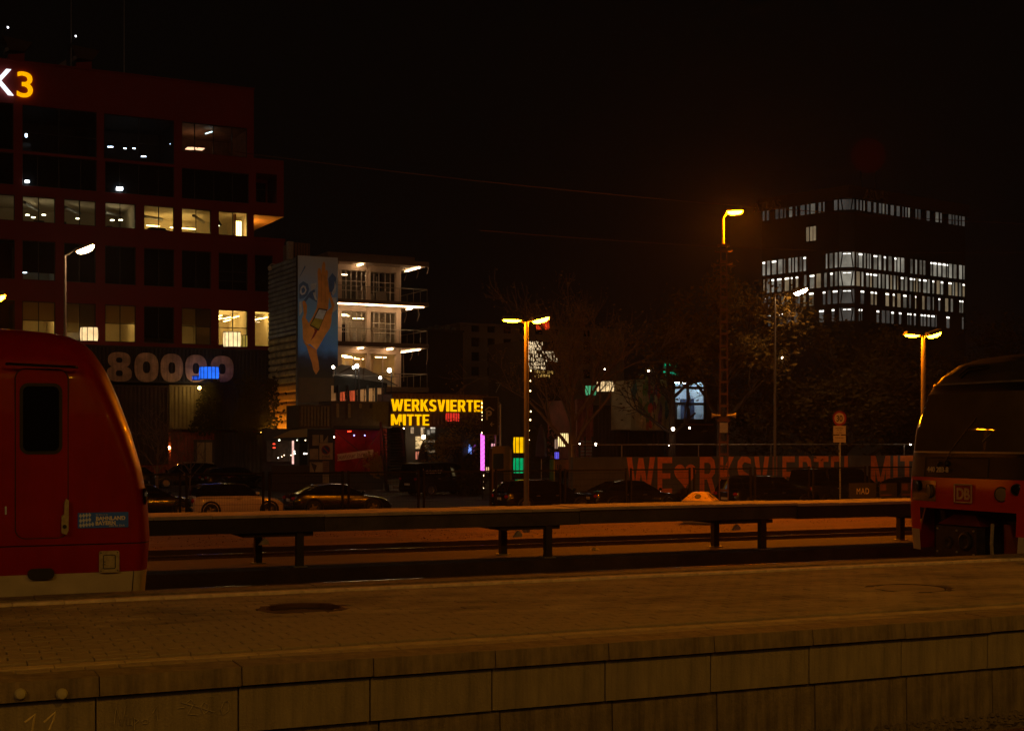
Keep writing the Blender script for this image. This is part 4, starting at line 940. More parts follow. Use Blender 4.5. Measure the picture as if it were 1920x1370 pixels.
# projecting bay at the right end, with its loggia and lit underside
bz0, bz1 = kf.z(505, 404), kf.z(505, 299); ua, ub = uR, U(532)
lh = (U(480), U(520), kf.z(500, 380), kf.z(500, 326))
mb = holed_wall(ua, ub, bz0, bz1, [lh], .35); mb.quad((ub, 0, bz0), (ub, 9, bz0), (ub, 9, bz1), (ub, 0, bz1)); mb.quad((ua, 0, bz1), (ub, 0, bz1), (ub, 9, bz1), (ua, 9, bz1)); mb.quad((ua, 9, bz0), (ua, 9, bz1), (ub, 9, bz1), (ub, 9, bz0))
bay_ = mb.build('projecting_bay', red_wall, K3)
MB().box(ua, ub, 0, 9, bz0 - .04, bz0 - .002).build('soffit', M('soffit_timber', (.50, .30, .13), .7, var=.2, scale=2), bay_)
mb = MB(); mb.quad((lh[0], 2.6, lh[2]), (lh[1], 2.6, lh[2]), (lh[1], 2.6, lh[3]), (lh[0], 2.6, lh[3])); mb.quad((lh[0], .35, lh[2] - .01), (lh[1], .35, lh[2] - .01), (lh[1], 2.6, lh[2] - .01), (lh[0], 2.6, lh[2] - .01)); mb.quad((lh[0], .35, lh[3] + .01), (lh[1], .35, lh[3] + .01), (lh[1], 2.6, lh[3] + .01), (lh[0], 2.6, lh[3] + .01))
mb.build('loggia', red_wall, bay_)
MB().box(lh[0] + .5, lh[1] - .2, 2.5, 2.58, lh[2], lh[3] - .3).build('loggia_glazing', dark_glass, bay_)
mb = MB()
for k in range(6): u = lh[0] + (lh[1] - lh[0]) * (k + .5) / 6; mb.box(u - .015, u + .015, .2, .23, lh[2], lh[2] + 1.0)
mb.box(lh[0], lh[1], .19, .24, lh[2] + 1.0, lh[2] + 1.04); mb.build('loggia_railing', dark_steel, bay_)
fl = fthing(kf, 'assumed_terrace_floodlight', 'small assumed floodlight hidden on the terrace under the projecting red bay', 'floodlight')  # assumed uplight, unseen behind the parapet, added to light the bay soffit
MB().box(uR + .1, uR + .5, 3.0, 3.3, zmid, zmid + .12).build('housing', black, fl); MB().box(uR + .13, uR + .47, 3.03, 3.27, zmid + .121, zmid + .14).build('lens', E('assumed_terrace_lens', (1., .42, .05), 420), fl)
# sign on the roof band
zb, zt_ = kf.z(46, 184), kf.z(46, 136); hs = zt_ - zb
def flat_char(parent, ch, u0, u1, z0, z1, y, m, name='letter', bold=.0, depth=.06):
    o = text(name, ch, 1.0, m, parent, (0, 0, 0), depth=depth, bold=bold, align='LEFT')
    vs = o.data.vertices; xs = [v.co.x for v in vs]; zs = [v.co.z for v in vs]; a, b, c, d = min(xs), max(xs), min(zs), max(zs)
    for v in vs: v.co.x = u0 + (v.co.x - a) / (b - a) * (u1 - u0); v.co.z = z0 + (v.co.z - c) / (d - c) * (z1 - z0); v.co.y += y
    return o
flat_char(K3, 'K', U(-13), U(25), zb + .05, zt_ + .05, -.16, E('sign_white_light', (.85, .93, 1.0), 1.5), 'sign_letter', .012)
flat_char(K3, '3', U(31), U(61), zb, zt_, -.16, E('sign_amber_light', (1.0, .40, .0), 1.15), 'sign_letter', .008)
# roof plant
for px, py, sc_, lb in ((150, 112, 1.0, 'right of the two funnel vents on the red office roof'), (22, 98, 1.0, 'left of the two funnel vents on the red office roof')):
    u = U(px); t = thing('roof_vent', lb, 'roof vent', kf.w(u, 1.2, ZT + .1), kf.a); s = .046
    def q(dx, dy): return (dx / 22.5, -(dy) / 22.5)
    vent_m = M('vent_metal', (.16, .16, .17), .5, .3, var=.2)
    base = MB(); base.prism([q(-3, 0), q(22, 0), q(22, -17), q(-3, -12)], 'y', -.5, .8).build('base', red_wall, t)
    MB().prism([q(-31, -2), q(-19, -2), q(-19, -16), q(-31, -6)], 'y', -.4, .3).build('hood', vent_m, t)
    MB().prism([q(-8, -15), q(0, -21), q(0, -27), q(-8, -22)], 'y', -.4, .3).build('collar', vent_m, t)
    MB().hexa([(-.05, -.5, .9), (1.0, -.5, .85), (1.0, .5, .85), (-.05, .5, .9), (-.58, -.8, 1.75), (1.55, -.8, 1.55), (1.55, .8, 1.55), (-.58, .8, 1.75)]).build('funnel', M('vent_dark', (.05, .035, .03), .6, .2), t)
    MB().tube([(-.58, -.8, 1.75), (-.2, -.3, 2.5)], .03, 5).build('stay', dark_steel, t)
    MB().ball((-.15, -.3, 2.55), .07, 8).build('beacon', E('beacon', (.9, .92, 1.), 5), t)
for px, lb in ((137, 'left'), (237, 'right')):
    t = thing('lightning_rod', 'thin lightning rod standing on the red office roof, ' + lb + ' of two', 'rod', kf.w(U(px), .8, ZT + .1), kf.a)
    MB().tube([(0, 0, 0), (0, 0, 7.5)], [.035, .018], 5).build('rod', steel, t); MB().box(-.15, .15, -.15, .15, -.02, .08).build('foot', concrete, t)

# ================================================================== CONTAINERS ON THE LEFT
def corr(mb, u0, u1, z0, z1, y, pitch, dep, horiz=False):
    if horiz:
        n = max(2, int((z1 - z0) / pitch)); rows = []
        for k in range(n):
            a = z0 + (z1 - z0) * k / n; p_ = (z1 - z0) / n
            for f, d in ((0, 0), (.45, 0), (.55, dep), (.92, dep)): rows.append([(u0, y + d, a + p_ * f), (u1, y + d, a + p_ * f)])
        rows.append([(u0, y, z1), (u1, y, z1)]); mb.grid(rows)
    else:
        n = max(2, int((u1 - u0) / pitch)); r0 = []; r1 = []
        for k in range(n):
            a = u0 + (u1 - u0) * k / n; p_ = (u1 - u0) / n
            for f, d in ((0, 0), (.40, 0), (.52, dep), (.88, dep)): r0.append((a + p_ * f, y + d, z0)); r1.append((a + p_ * f, y + d, z1))
        r0.append((u1, y, z0)); r1.append((u1, y, z1)); mb.grid([r0, r1])
    return mb
def container(fr, label, px0, px1, y0, y1, mat, depth=2.5, name='shipping_container', group=None, pitch=.28, frame_m=None, refpx=None):
    t = fthing(fr, name, label, 'container', group); r = refpx or (px0 + px1) / 2
    u0, u1, z1, z0 = fr.u(px0), fr.u(px1), fr.z(r, y0), fr.z(r, y1); fm = frame_m or mat
    corr(MB(), u0 + .12, u1 - .12, z0 + .14, z1 - .12, .04, pitch, .06).build('corrugated_side', mat, t)
    MB().quad((u0 + .05, .15, z1 - .01), (u1 - .05, .15, z1 - .01), (u1 - .05, depth, z1 - .01), (u0 + .05, depth, z1 - .01)).quad((u0 + .05, .15, z0 + .05), (u0 + .05, depth, z0 + .05), (u0 + .05, depth, z1 - .05), (u0 + .05, .15, z1 - .05)).quad((u1 - .05, .15, z0 + .05), (u1 - .05, .15, z1 - .05), (u1 - .05, depth, z1 - .05), (u1 - .05, depth, z0 + .05)).quad((u0, depth, z0), (u0, depth, z1), (u1, depth, z1), (u1, depth, z0)).build('shell', mat, t)
    for z in (z0, z1 - .12): MB().box(u0 + .12, u1 - .12, 0, .14, z, z + (.14 if z == z0 else .12)).build('edge_rail', fm, t)
    for u in (u0, u1 - .12): MB().box(u, u + .12, -.01, .13, z0, z1).build('corner_post', fm, t)
    return t, u0, u1, z0, z1
YAW = 3.64
cf = Fr(360, 100, YAW)
blk = M('container_black', (.016, .015, .014), .7, var=.3, scale=1.2); olive = M('container_olive', (.26, .20, .075), .6, var=.3, scale=.7); redc = M('container_red', (.26, .055, .025), .6, var=.35, scale=.8); dkc = M('container_dark', (.035, .028, .024), .7, var=.4, scale=.7)
CGp = 'stacked shipping containers of the court'
t8, a8, b8, c8, d8 = container(cf, 'black container with big white painted zeros at left', 150, 508, 651, 718, blk, 6, group=CGp)
letter_w = M('painted_white', (.56, .36, .23), .8, var=.45, scale=1.1, streak=.4)
def oval(cx, cz, rx, rz, n=26, p=2.6): return [(cx + rx * math.copysign(abs(math.cos(2 * math.pi * k / n)) ** (2 / p), math.cos(2 * math.pi * k / n)), cz + rz * math.copysign(abs(math.sin(2 * math.pi * k / n)) ** (2 / p), math.sin(2 * math.pi * k / n))) for k in range(n)]
def ringmesh(outer, inner, y0, y1):
    mb = MB(); n = len(outer)
    mb.grid([[(a, y0, b) for a, b in outer], [(a, y0, b) for a, b in inner]], True); mb.grid([[(a, y0, b) for a, b in outer], [(a, y1, b) for a, b in outer]], True); mb.grid([[(a, y0, b) for a, b in inner], [(a, y1, b) for a, b in inner]], True); return mb
for px0, px1, y0, y1 in ((252, 297, 661, 716), (301, 343, 663, 716), (347, 388, 665, 716), (395, 438, 667, 716)):
    u0, u1 = cf.u(px0), cf.u(px1); z1_, z0_ = cf.z((px0 + px1) / 2, y0), cf.z((px0 + px1) / 2, y1)
    ringmesh(oval((u0 + u1) / 2, (z0_ + z1_) / 2, (u1 - u0) / 2, (z1_ - z0_) / 2), oval((u0 + u1) / 2, (z0_ + z1_) / 2, (u1 - u0) * .155, (z1_ - z0_) * .20), -.03, .03).build('painted_zero', letter_w, t8)
u0, u1 = cf.u(200), cf.u(247); z1_, z0_ = cf.z(224, 660), cf.z(224, 715); zm_ = (z0_ + z1_) / 2
o8 = oval((u0 + u1) / 2, zm_ + (z1_ - z0_) * .235, (u1 - u0) * .45, (z1_ - z0_) * .265); i8 = oval((u0 + u1) / 2, zm_ + (z1_ - z0_) * .23, (u1 - u0) * .13, (z1_ - z0_) * .09)
ringmesh(o8, i8, -.03, .03).build('painted_eight', letter_w, t8)
o8 = oval((u0 + u1) / 2, zm_ - (z1_ - z0_) * .235, (u1 - u0) * .5, (z1_ - z0_) * .268); i8 = oval((u0 + u1) / 2, zm_ - (z1_ - z0_) * .22, (u1 - u0) * .14, (z1_ - z0_) * .10)
ringmesh(o8, i8, -.033, .03).build('painted_eight_bowl', letter_w, t8)
container(cf, 'olive container with its corrugation lit by a lamp', 318, 405, 722, 804, olive, 5, group=CGp)
container(cf, 'dark container overgrown with creeper left of the ribbed tower', 406, 512, 722, 806, dkc, 5, group=CGp)
container(cf, 'rusty dark container with fairy lights behind the bare tree', 200, 316, 722, 870, M('container_rust', (.055, .03, .02), .8, var=.5, scale=.6), 5, group=CGp)
tr_, ua, ub, za, zb_ = container(cf, 'red container shop with a wide dark window at ground level', 320, 402, 810, 900, redc, 5, group=CGp)
sf = MB().box(cf.u(363), cf.u(402), -.06, .03, cf.z(380, 895), cf.z(380, 824)).build('shop_window', dark_steel, tr_)
MB().box(cf.u(369), cf.u(383), -.09, -.05, cf.z(380, 890), cf.z(380, 829)).build('curtain', M('shop_curtain', (.32, .25, .14), .8, stretch=(6, 1, .3), var=.3), sf); MB().box(cf.u(385), cf.u(397), -.09, -.05, cf.z(380, 890), cf.z(380, 829)).build('curtain', MC['shop_curtain'], sf)
container(cf, 'dark ground floor container behind the back row of cars', 403, 500, 810, 915, dkc, 5, group=CGp)
container(cf, 'dark red container beside the globe wall lamp', 205, 316, 872, 915, redc, 5, group=CGp)
# small lamps there
def bulb(label, px, py, D, r, m, name='wall_lamp', cat='lamp'):
    p = atD(px, py, D); t = thing(name, label, cat, p)
    r *= .8; MB().ball((0, 0, 0), r, 10).build('globe', m, t, smooth=True); MB().cyl((0, 0, r * .8), (0, 0, r * 1.6), r * .4, n=8).build('cap', black, t); return t
bulb('round warm globe lamp on the red container behind the bare tree', 316, 839, 99.5, .14, E('globe_warm', (1., .42, .10), 90))
for i, (px, py, c) in enumerate(((274, 736, (1., .7, .4)), (264, 752, (1., .25, .1)), (294, 748, (1., .15, .12)), (281, 747, (1., .2, .1)), (262, 742, (.6, .7, .2)))):
    bulb(('warm', 'orange', 'red', 'dim red', 'greenish')[i] + ' fairy light bulb behind the bare tree', px, py, 99.6, .06, E('fairy%d' % i, c, 9 if i < 3 else 3), 'fairy_light')
bulb('shaded lamp at the top of the olive container', 374, 727, 99.0, .13, E('olive_lamp', (1., .62, .14), 80))
# glowing ribbed lanterns (drum shaped shades with dark ribs)
def lantern(label, px0, px1, y0, y1, D, col, s, ribs=3, name='light_drum', cat='lantern', flat=False):
    p = atD((px0 + px1) / 2, HY, D); z1_, z0_ = atD(px0, y0, D).z, atD(px0, y1, D).z; wd = (px1 - px0) / FPX * D
    t = thing(name, label, cat, (p.x, p.y, z0_), -TH, 'glowing coloured light drums')
    mm = E('drum_%d_%d' % (px0, y0), col, s, .22, 2.5); H = z1_ - z0_; r = wd / 2; n = 20
    def prof(k): return r * (.90 if flat else .93) * (1.0 + .07 * math.sin(math.pi * k))
    rows = []
    for j in range(5):
        k = j / 4; rr = prof(k); rows.append([(rr * math.cos(2 * math.pi * i / n) * (1 if i % 2 else .97), (.35 if flat else .6) * rr * math.sin(2 * math.pi * i / n) * (1 if i % 2 else .97), H * (.04 + .92 * k)) for i in range(n)])
    mb = MB(); mb.grid(rows, True); mb.add(rows[0], [tuple(range(n))]); mb.add(rows[-1], [tuple(range(n))]); mb.build('shade', mm, t)
    for i in range(ribs):
        a = -math.pi / 2 + (i - (ribs - 1) / 2) * 2.0 / max(1, ribs); rr = r * 1.0
        MB().box(-.02, .02, -.02, .02, 0, H).build('rib', black, t, loc=(rr * math.cos(a), (.35 if flat else .6) * rr * math.sin(a), 0))
    for z in (0, H - .04): MB().lathe([(r * .99, z), (r * .99, z + .04)], n=16).build('hoop', black, t).scale = (1, .6, 1)
    return t
lantern('cream light drum above the left train roof before the office windows', 150, 184, 613, 640, 101, (1., .66, .30), 1.15)
lantern('blue light drum on the black container with the zeros', 373, 411, 687, 711, 99, (.02, .16, 1.0), 1.1, 5)
lantern('low blue light drum left of the taller blue one', 360, 376, 704, 713, 99, (.02, .13, 1.0), .55, 2)
lantern('cream light drum with painted fruit on the office terrace', 418, 452, 622, 651, 101, (1., .72, .34), 1.3, 4)
lantern('red and green painted drum end beside the cream drum', 452, 464, 628, 651, 101.3, (.45, .30, .05), .7, 2)
lantern('tall yellow light drum stacked on a green one', 962, 985.5, 818, 850, 72, (1., .50, .0), 1.15, 3)
lantern('green light drum below the yellow one', 962, 985.5, 857, 888, 72, (.0, .42, .13), .85, 3)
lantern('large cream light drum left of the bare tree trunk', 1046, 1066, 811, 838, 80, (1., .72, .30), 1.6, 5)
lantern('narrow cream light drum right of the bare tree trunk', 1072, 1079, 811, 836, 80, (1., .72, .32), 1.5, 1)
lantern('small dusty pink drum beside the large cream one', 1040, 1046, 822, 842, 81, (.55, .33, .22), .6, 1)
lantern('violet blue light drum under the cream ones', 1040, 1048, 846, 861, 80, (.16, .13, 1.), 1.0, 2)
lantern('green light drum among the branches right of the bare tree', 1097, 1118, 722, 742, 84, (.10, .55, .24), .7, 2)
lantern('cream light drum beside the green one in the branches', 1118, 1152, 714, 735, 83.5, (1., .68, .32), 1.0, 3)
lantern('emerald light drum above the graffiti container', 1243, 1274, 680, 705, 86, (.0, .55, .24), .75, 3)
lantern('red light drum under the yellow sign', 835, 862, 773, 791, 89.5, (.85, .035, .02), .9, 5)
lantern('red light drum on the roof behind the double lamp', 1004, 1031, 600, 619, 130, (1., .06, .01), .9, 4, flat=True)
lantern('tiny mint light drum low below the shop sign', 802, 812, 872, 884, 84, (.35, .8, .35), .8, 2)
lantern('dim coral light drum beneath the lit stair window', 779, 787, 845, 862, 90, (.8, .25, .15), .7, 1)
lantern('small pale pink drum behind the kiosk stele', 921, 930, 830, 840, 78, (.9, .40, .45), 1.0, 1)
lantern('small cream drum low right of the pink tube', 911, 917, 874, 886, 78, (1., .62, .28), .9, 1)
lantern('narrow cream drum beside the kiosk stele', 918.5, 922, 874, 884, 78, (1., .62, .28), .9, 1)
# ================================================================== RIBBED TOWER WITH THE MURAL
tf = Fr(558, 97, YAW)
tower = fthing(tf, 'container_tower', 'tall tower of upended containers, ribbed side, tied mural on front', 'tower')
tu1 = tf.u(633); ztw = tf.z(558, 480); zyl = tf.z(558, 716); zbt = tf.z(558, 804)
TD = 6.6
def side_corr(z0, z1, pitch, dep, mat, name):
    n = max(1, round((z1 - z0) / pitch)); rows = []
    for k in range(n):
        a = z0 + (z1 - z0) * k / n; p_ = (z1 - z0) / n
        for f, d in ((0, 0), (.16, dep), (.62, dep), (.78, 0)): rows.append([(-d, 0.06, a + p_ * f), (-d * random.uniform(.9, 1.1), TD * .5, a + p_ * f), (-d, TD, a + p_ * f)])
    rows.append([(0, 0.06, z1), (0, TD * .5, z1), (0, TD, z1)])
    return MB().grid(rows).build(name, mat, tower)
yel = M('tower_yellow', (.70, .36, .06), .5, var=.25, scale=.9, bump=.2, bscale=8)
mix_m = M('tower_spray', (.26, .22, .12), .6, var=.75, scale=1.2); blu_m = M('tower_blue_grey', (.24, .28, .32), .6, var=.45, scale=1.0)
side_corr(zbt, zyl, .62, .11, yel, 'yellow_ribs'); z2 = tf.z(558, 625); side_corr(zyl, z2, .50, .09, mix_m, 'sprayed_ribs'); side_corr(z2, ztw, .34, .07, blu_m, 'blue_ribs')
MB().box(.0, tu1, .08, TD, zbt, ztw).build('core', dkc, tower)
MB().box(-.10, .0, 0, .06, zbt, ztw).build('corner_strip', dark_steel, tower)
MB().box(-.02, tu1 * .42, 1.0, 3.2, ztw, tf.z(570, 452)).build('roof_cabin', M('cabin_tin', (.16, .10, .06), .6, .2, var=.3), tower)
for k in range(6): MB().box(tu1 * .42 * (k + .5) / 6 - .02, tu1 * .42 * (k + .5) / 6 + .02, .96, 1.0, ztw, tf.z(570, 453)).build('cabin_batten', dark_steel, tower)
MB().box(-.42, -.04, .8, 1.2, ztw - .1, tf.z(553, 450)).build('roof_pipe', steel, tower)
# mural: one painted sheet, its pictures laid on as flat paint
mur = fthing(tf, 'mural_banner', 'tall mural of a raised hand holding a phone against blue sky', 'mural')
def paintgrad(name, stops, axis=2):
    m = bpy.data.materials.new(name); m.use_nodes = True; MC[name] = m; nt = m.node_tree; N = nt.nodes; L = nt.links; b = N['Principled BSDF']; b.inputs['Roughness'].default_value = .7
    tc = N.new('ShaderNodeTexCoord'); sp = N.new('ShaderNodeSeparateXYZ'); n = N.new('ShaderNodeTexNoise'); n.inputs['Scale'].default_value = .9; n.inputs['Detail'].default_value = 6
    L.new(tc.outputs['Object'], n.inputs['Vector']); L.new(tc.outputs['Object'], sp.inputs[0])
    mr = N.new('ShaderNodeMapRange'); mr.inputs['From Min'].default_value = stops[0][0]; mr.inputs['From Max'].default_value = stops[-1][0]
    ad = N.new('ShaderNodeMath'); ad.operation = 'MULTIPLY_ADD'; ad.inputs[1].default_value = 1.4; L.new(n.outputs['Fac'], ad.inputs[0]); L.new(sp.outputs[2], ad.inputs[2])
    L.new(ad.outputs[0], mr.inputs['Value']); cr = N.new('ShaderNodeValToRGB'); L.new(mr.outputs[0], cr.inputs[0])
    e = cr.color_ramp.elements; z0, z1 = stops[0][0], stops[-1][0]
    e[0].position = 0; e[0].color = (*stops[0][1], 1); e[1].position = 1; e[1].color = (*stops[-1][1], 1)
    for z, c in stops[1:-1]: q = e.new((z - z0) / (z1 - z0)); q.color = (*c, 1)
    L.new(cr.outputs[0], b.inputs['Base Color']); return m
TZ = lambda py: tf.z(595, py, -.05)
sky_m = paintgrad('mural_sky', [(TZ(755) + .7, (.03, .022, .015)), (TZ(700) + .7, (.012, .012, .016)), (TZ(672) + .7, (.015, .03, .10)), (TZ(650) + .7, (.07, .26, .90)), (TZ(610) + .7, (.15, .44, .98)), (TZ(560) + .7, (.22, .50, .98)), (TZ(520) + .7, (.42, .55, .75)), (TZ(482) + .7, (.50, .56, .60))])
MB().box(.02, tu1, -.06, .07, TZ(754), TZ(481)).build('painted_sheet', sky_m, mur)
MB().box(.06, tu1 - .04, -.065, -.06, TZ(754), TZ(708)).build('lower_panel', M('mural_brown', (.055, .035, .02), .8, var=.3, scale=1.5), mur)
def mp(x, y):   # mural crop pixels -> photo pixels -> local
    px, py = 540 + x / 4.567, 470 + y / 4.567; u, z = tf.uz(px, py, -.06); return (u, z)
skin = M('mural_skin', (.78, .37, .09), .75, var=.22, scale=1.3); skin2 = M('mural_skin_shade', (.50, .22, .055), .75, var=.25, scale=1.3)
def decal(name, pts, mat, lay, par=mur): return MB().prism([mp(*q) for q in pts], 'y', -.062 - lay * .004, -.060 - lay * .004 + .002).build(name, mat, par)
whites = M('mural_cloud', (.58, .68, .82), .8, var=.3, scale=1.5); dblue = M('mural_deep_blue', (.09, .20, .50), .8, var=.3, scale=1.5)
decal('cloud', [(95, 290), (130, 262), (170, 285), (182, 330), (165, 380), (130, 410), (98, 415)], dblue, 1); decal('cloud', [(108, 315), (128, 295), (150, 305), (160, 340), (145, 370), (118, 380), (100, 360)], whites, 2); decal('cloud_core', [(115, 325), (135, 312), (148, 335), (138, 360), (118, 365)], dblue, 3)
decal('cloud', [(192, 285), (245, 275), (235, 320), (200, 345)], whites, 1); decal('cloud', [(130, 430), (190, 350), (225, 330), (250, 400), (245, 440), (180, 400), (150, 440)], dblue, 1); decal('cloud', [(212, 360), (235, 350), (250, 425), (232, 420)], whites, 2)
decal('cloud', [(345, 240), (380, 190), (412, 230), (410, 330), (385, 380), (352, 370)], dblue, 1); decal('cloud', [(372, 360), (395, 320), (400, 260), (412, 300), (405, 360), (385, 385)], whites, 2); decal('cloud', [(95, 230), (145, 125), (150, 140), (110, 210)], dblue, 1); decal('cloud', [(96, 440), (115, 430), (122, 520), (98, 560)], whites, 1); decal('cloud', [(360, 400), (415, 400), (418, 500), (385, 530), (372, 480)], whites, 1)
decal('forearm', [(125, 770), (165, 800), (245, 850), (250, 895), (262, 960), (268, 1015), (240, 1060), (215, 1015), (205, 960), (185, 905), (160, 820)], skin2, 2)
decal('palm', [(118, 580), (150, 572), (178, 620), (215, 560), (245, 490), (252, 440), (345, 440), (345, 490), (330, 520), (375, 490), (372, 600), (360, 660), (320, 720), (275, 800), (245, 850), (190, 800), (160, 800), (128, 760), (125, 650)], skin, 3)
decal('thumb', [(118, 585), (135, 540), (122, 440), (130, 428), (145, 432), (162, 470), (160, 530), (150, 575)], skin, 4)
decal('ring_finger', [(252, 445), (258, 300), (252, 190), (258, 155), (268, 145), (280, 160), (284, 200), (286, 450)], skin, 4)
decal('middle_finger', [(282, 450), (284, 200), (290, 130), (300, 95), (312, 95), (320, 125), (316, 200), (318, 450)], skin, 5)
decal('index_finger', [(314, 450), (314, 210), (322, 165), (336, 165), (342, 190), (338, 240), (352, 340), (348, 450)], skin, 4)
decal('little_finger', [(330, 520), (375, 480), (362, 430), (346, 385), (350, 355), (362, 352), (368, 380), (385, 430), (398, 468), (385, 500), (372, 560), (370, 620)], skin, 5)
for a in ((283, 205, 286, 445), (314, 205, 317, 445)): decal('finger_line', [(a[0], a[1]), (a[0] + 3, a[1]), (a[2] + 3, a[3]), (a[2], a[3])], skin2, 6)
decal('red_fold', [(222, 665), (255, 680), (225, 735), (192, 772), (215, 720), (228, 690)], M('mural_red', (.28, .02, .02), .7), 4)
ph = decal('phone', [(262, 492), (336, 503), (262, 685), (186, 640)], sg_black, 6); decal('phone_sky', [(266, 502), (328, 512), (297, 588), (228, 576)], whites, 7); decal('phone_field', [(228, 577), (297, 589), (262, 672), (194, 634)], M('mural_field', (.38, .34, .04), .7, var=.5, scale=2.5), 7)
for k, (px, py) in enumerate(((548, 481),)): pass
# security camera on the tower corner
p = atD(506, 500, 99.5); cm = thing('security_camera', 'pale dome security camera on the upper left corner of the tower', 'camera', p)
MB().tube([(.42, 0, .18), (.15, 0, .2), (0, 0, .12), (0, 0, .0)], .035, 6).build('bracket', sg_white, cm); MB().lathe([(.06, .05), (.16, .0), (.17, -.12), (.13, -.22), (.001, -.27)], n=12).build('dome', sg_white, cm, smooth=True)

# ================================================================== GLASS BUILDING
gf = Fr(690, 104, YAW)
GBd = fthing(gf, 'glass_building', 'brightly lit glass-fronted building with projecting floor slabs', 'building')
pink = M('render_warm', (.60, .46, .34), .8, var=.1, scale=.8); slab_m = M('slab_edge', (.16, .11, .075), .7, var=.2); white_fr = M('frame_white', (.55, .47, .38), .5)
YF = 1.5
gu0, gu1, gs1 = gf.u(618), gf.u(752, YF), gf.u(804)
slabs = [(484, 492), (562, 569), (641, 649), (724, 732)]; sz = [(gf.z(690, a), gf.z(690, b)) for a, b in slabs]
for i, (t_, b_) in enumerate(sz):
    s_ = MB().box(gu0, gs1, 0, 10, b_, t_).build('floor_slab', slab_m, GBd)
    MB().box(gu0, gs1 - .06, .1, 9.9, b_ - .03, b_ - .002).build('soffit', pink, s_)
MB().box(gu0, gs1 - 1.0, .4, 9, sz[0][0], sz[0][0] + .35).build('roof_parapet', slab_m, GBd)
tube_w = E('facade_tube', (1., .66, .36), 22); tube_y = E('room_tube', (1., .64, .26), 15)
def tubeY(px, py, L, z): u, zz = gf.uz(px, py, .3); return MB().box(u - .05, u + .05, .3, .3 + L, z - .10, z - .05).build('soffit_lamp', tube_w, GBd)
def gtube(px0, py0, i, yl0, yl1):
    z = sz[i][1] - .1; u = gf.u(px0, yl0); MB().box(u - .045, u + .045, yl0, yl1, z - .05, z).build('soffit_lamp', tube_w, GBd)
gtube(680, 489, 0, .25, 1.3); gtube(787, 491, 0, .2, 3.0)
MB().box(gu0, gf.u(795), .06, .14, sz[1][1] - .12, sz[1][1] - .05).build('soffit_lamp', tube_w, GBd); gtube(772, 577, 1, 1.0, 2.0)
gtube(681, 647, 2, .2, 1.3); gtube(736, 648, 2, .2, 1.3); gtube(787, 650, 2, .2, 4.4)
bk = MB()
for i in range(3):
    zt_, zb_ = sz[i][1], sz[i + 1][0]; top = zt_ - .03
    piers = [(gu0, gf.u(641, YF)), (gf.u(688, YF), gf.u(695, YF)), (gf.u(743, YF), gu1)]
    for a, b in piers: MB().box(a, b, YF, YF + .4, zb_, top).build('pier', pink, GBd)
    MB().box(gu0, gu1, YF + .02, YF + .38, top - .42, top - .001).build('lintel', pink, GBd)
    for (a, b) in ((641, 688), (695, 743)):
        ua, ub = gf.u(a, YF), gf.u(b, YF)
        ms = [ua + (ub - ua) * f for f in ((.2, .4, .62, .82) if a < 690 else (.16, .36, .6, .8))]
        if i < 2: window(GBd, ua, ub, zb_ + .05, top - .42, YF + .18, ms, [zb_ + (top - zb_) * .30, zb_ + (top - zb_) * .56], white_fr, glass, .055)
        else:
            for m in (ua, (ua + ub) / 2, ub): MB().cyl((m, YF + .2, zb_), (m, YF + .2, top - .42), .06, n=8).build('column', pink, GBd)
    rm_ = M('gb_room%d' % i, ((.24, .20, .14), (.62, .50, .40), (.55, .43, .24))[i], .9, var=.15, scale=.7)
    mb = MB(); u0, u1, y1_ = gu0, gu1 - .02, 7.5
    mb.quad((u0, y1_, zb_), (u1, y1_, zb_), (u1, y1_, top), (u0, y1_, top)); mb.quad((u1, YF + .42, zb_), (u1, y1_, zb_), (u1, y1_, top), (u1, YF + .42, top)); mb.quad((u0, YF + .42, zb_), (u0, y1_, zb_), (u0, y1_, top), (u0, YF + .42, top)); mb.build('room', rm_, GBd)
    nl_ = (2, 5, 9)[i]
    for k in range(nl_):
        u = gu0 + .5 + (gu1 - gu0 - 1) * ((k * .381) % 1); yy = 2.6 + (k * 1.7) % 4; MB().box(u - .45, u + .45, yy, yy + .1, top - .35 - .12 * (k % 3), top - .30 - .12 * (k % 3)).build('room_lamp', tube_y if i else tube_w, GBd)
    for k in range((10, 12, 16)[i]):
        u = gu0 + .3 + random.random() * (gu1 - gu0 - .8); yy = random.uniform(2.4, 6.5); MB().box(u, u + random.uniform(.08, .5), yy, yy + .3, zb_, zb_ + random.uniform(.8, top - zb_ - .3)).build('interior_post', (dkc, pink, white_fr)[k % 3], GBd)
    # balcony rails, front and right side
    if i < 2 or True:
        zr_ = zb_ + 1.0
        rl_ = MB().cyl((gu0, .1, zr_), (gs1 - .1, .1, zr_), .03, n=6).build('handrail', rm, GBd)
        MB().cyl((gs1 - .1, .1, zr_), (gs1 - .1, 9, zr_), .03, n=6).build('handrail', rm, GBd)
        for k in range(8): u = gu0 + (gs1 - .1 - gu0) * k / 7; MB().cyl((u, .1, zb_), (u, .1, zr_), .02, n=5).build('baluster', rm, GBd)
        for k in range(1, 7): MB().cyl((gs1 - .1, .1 + 1.3 * k, zb_), (gs1 - .1, .1 + 1.3 * k, zr_), .02, n=5).build('baluster', rm, GBd)
mbp = MB()
MB().add([(0, 0, 0), (.9, 0, 0), (.95, .3, 0), (.1, .35, 0), (.05, .05, .75), (.8, .05, .72), (.85, .25, .7), (.1, .3, .74)], [(0, 1, 5, 4), (1, 2, 6, 5), (2, 3, 7, 6), (3, 0, 4, 7), (4, 5, 6, 7)]).build('wrapped_pallet', sg_white, GBd, loc=(gf.u(704, .6), .5, sz[1][0]))
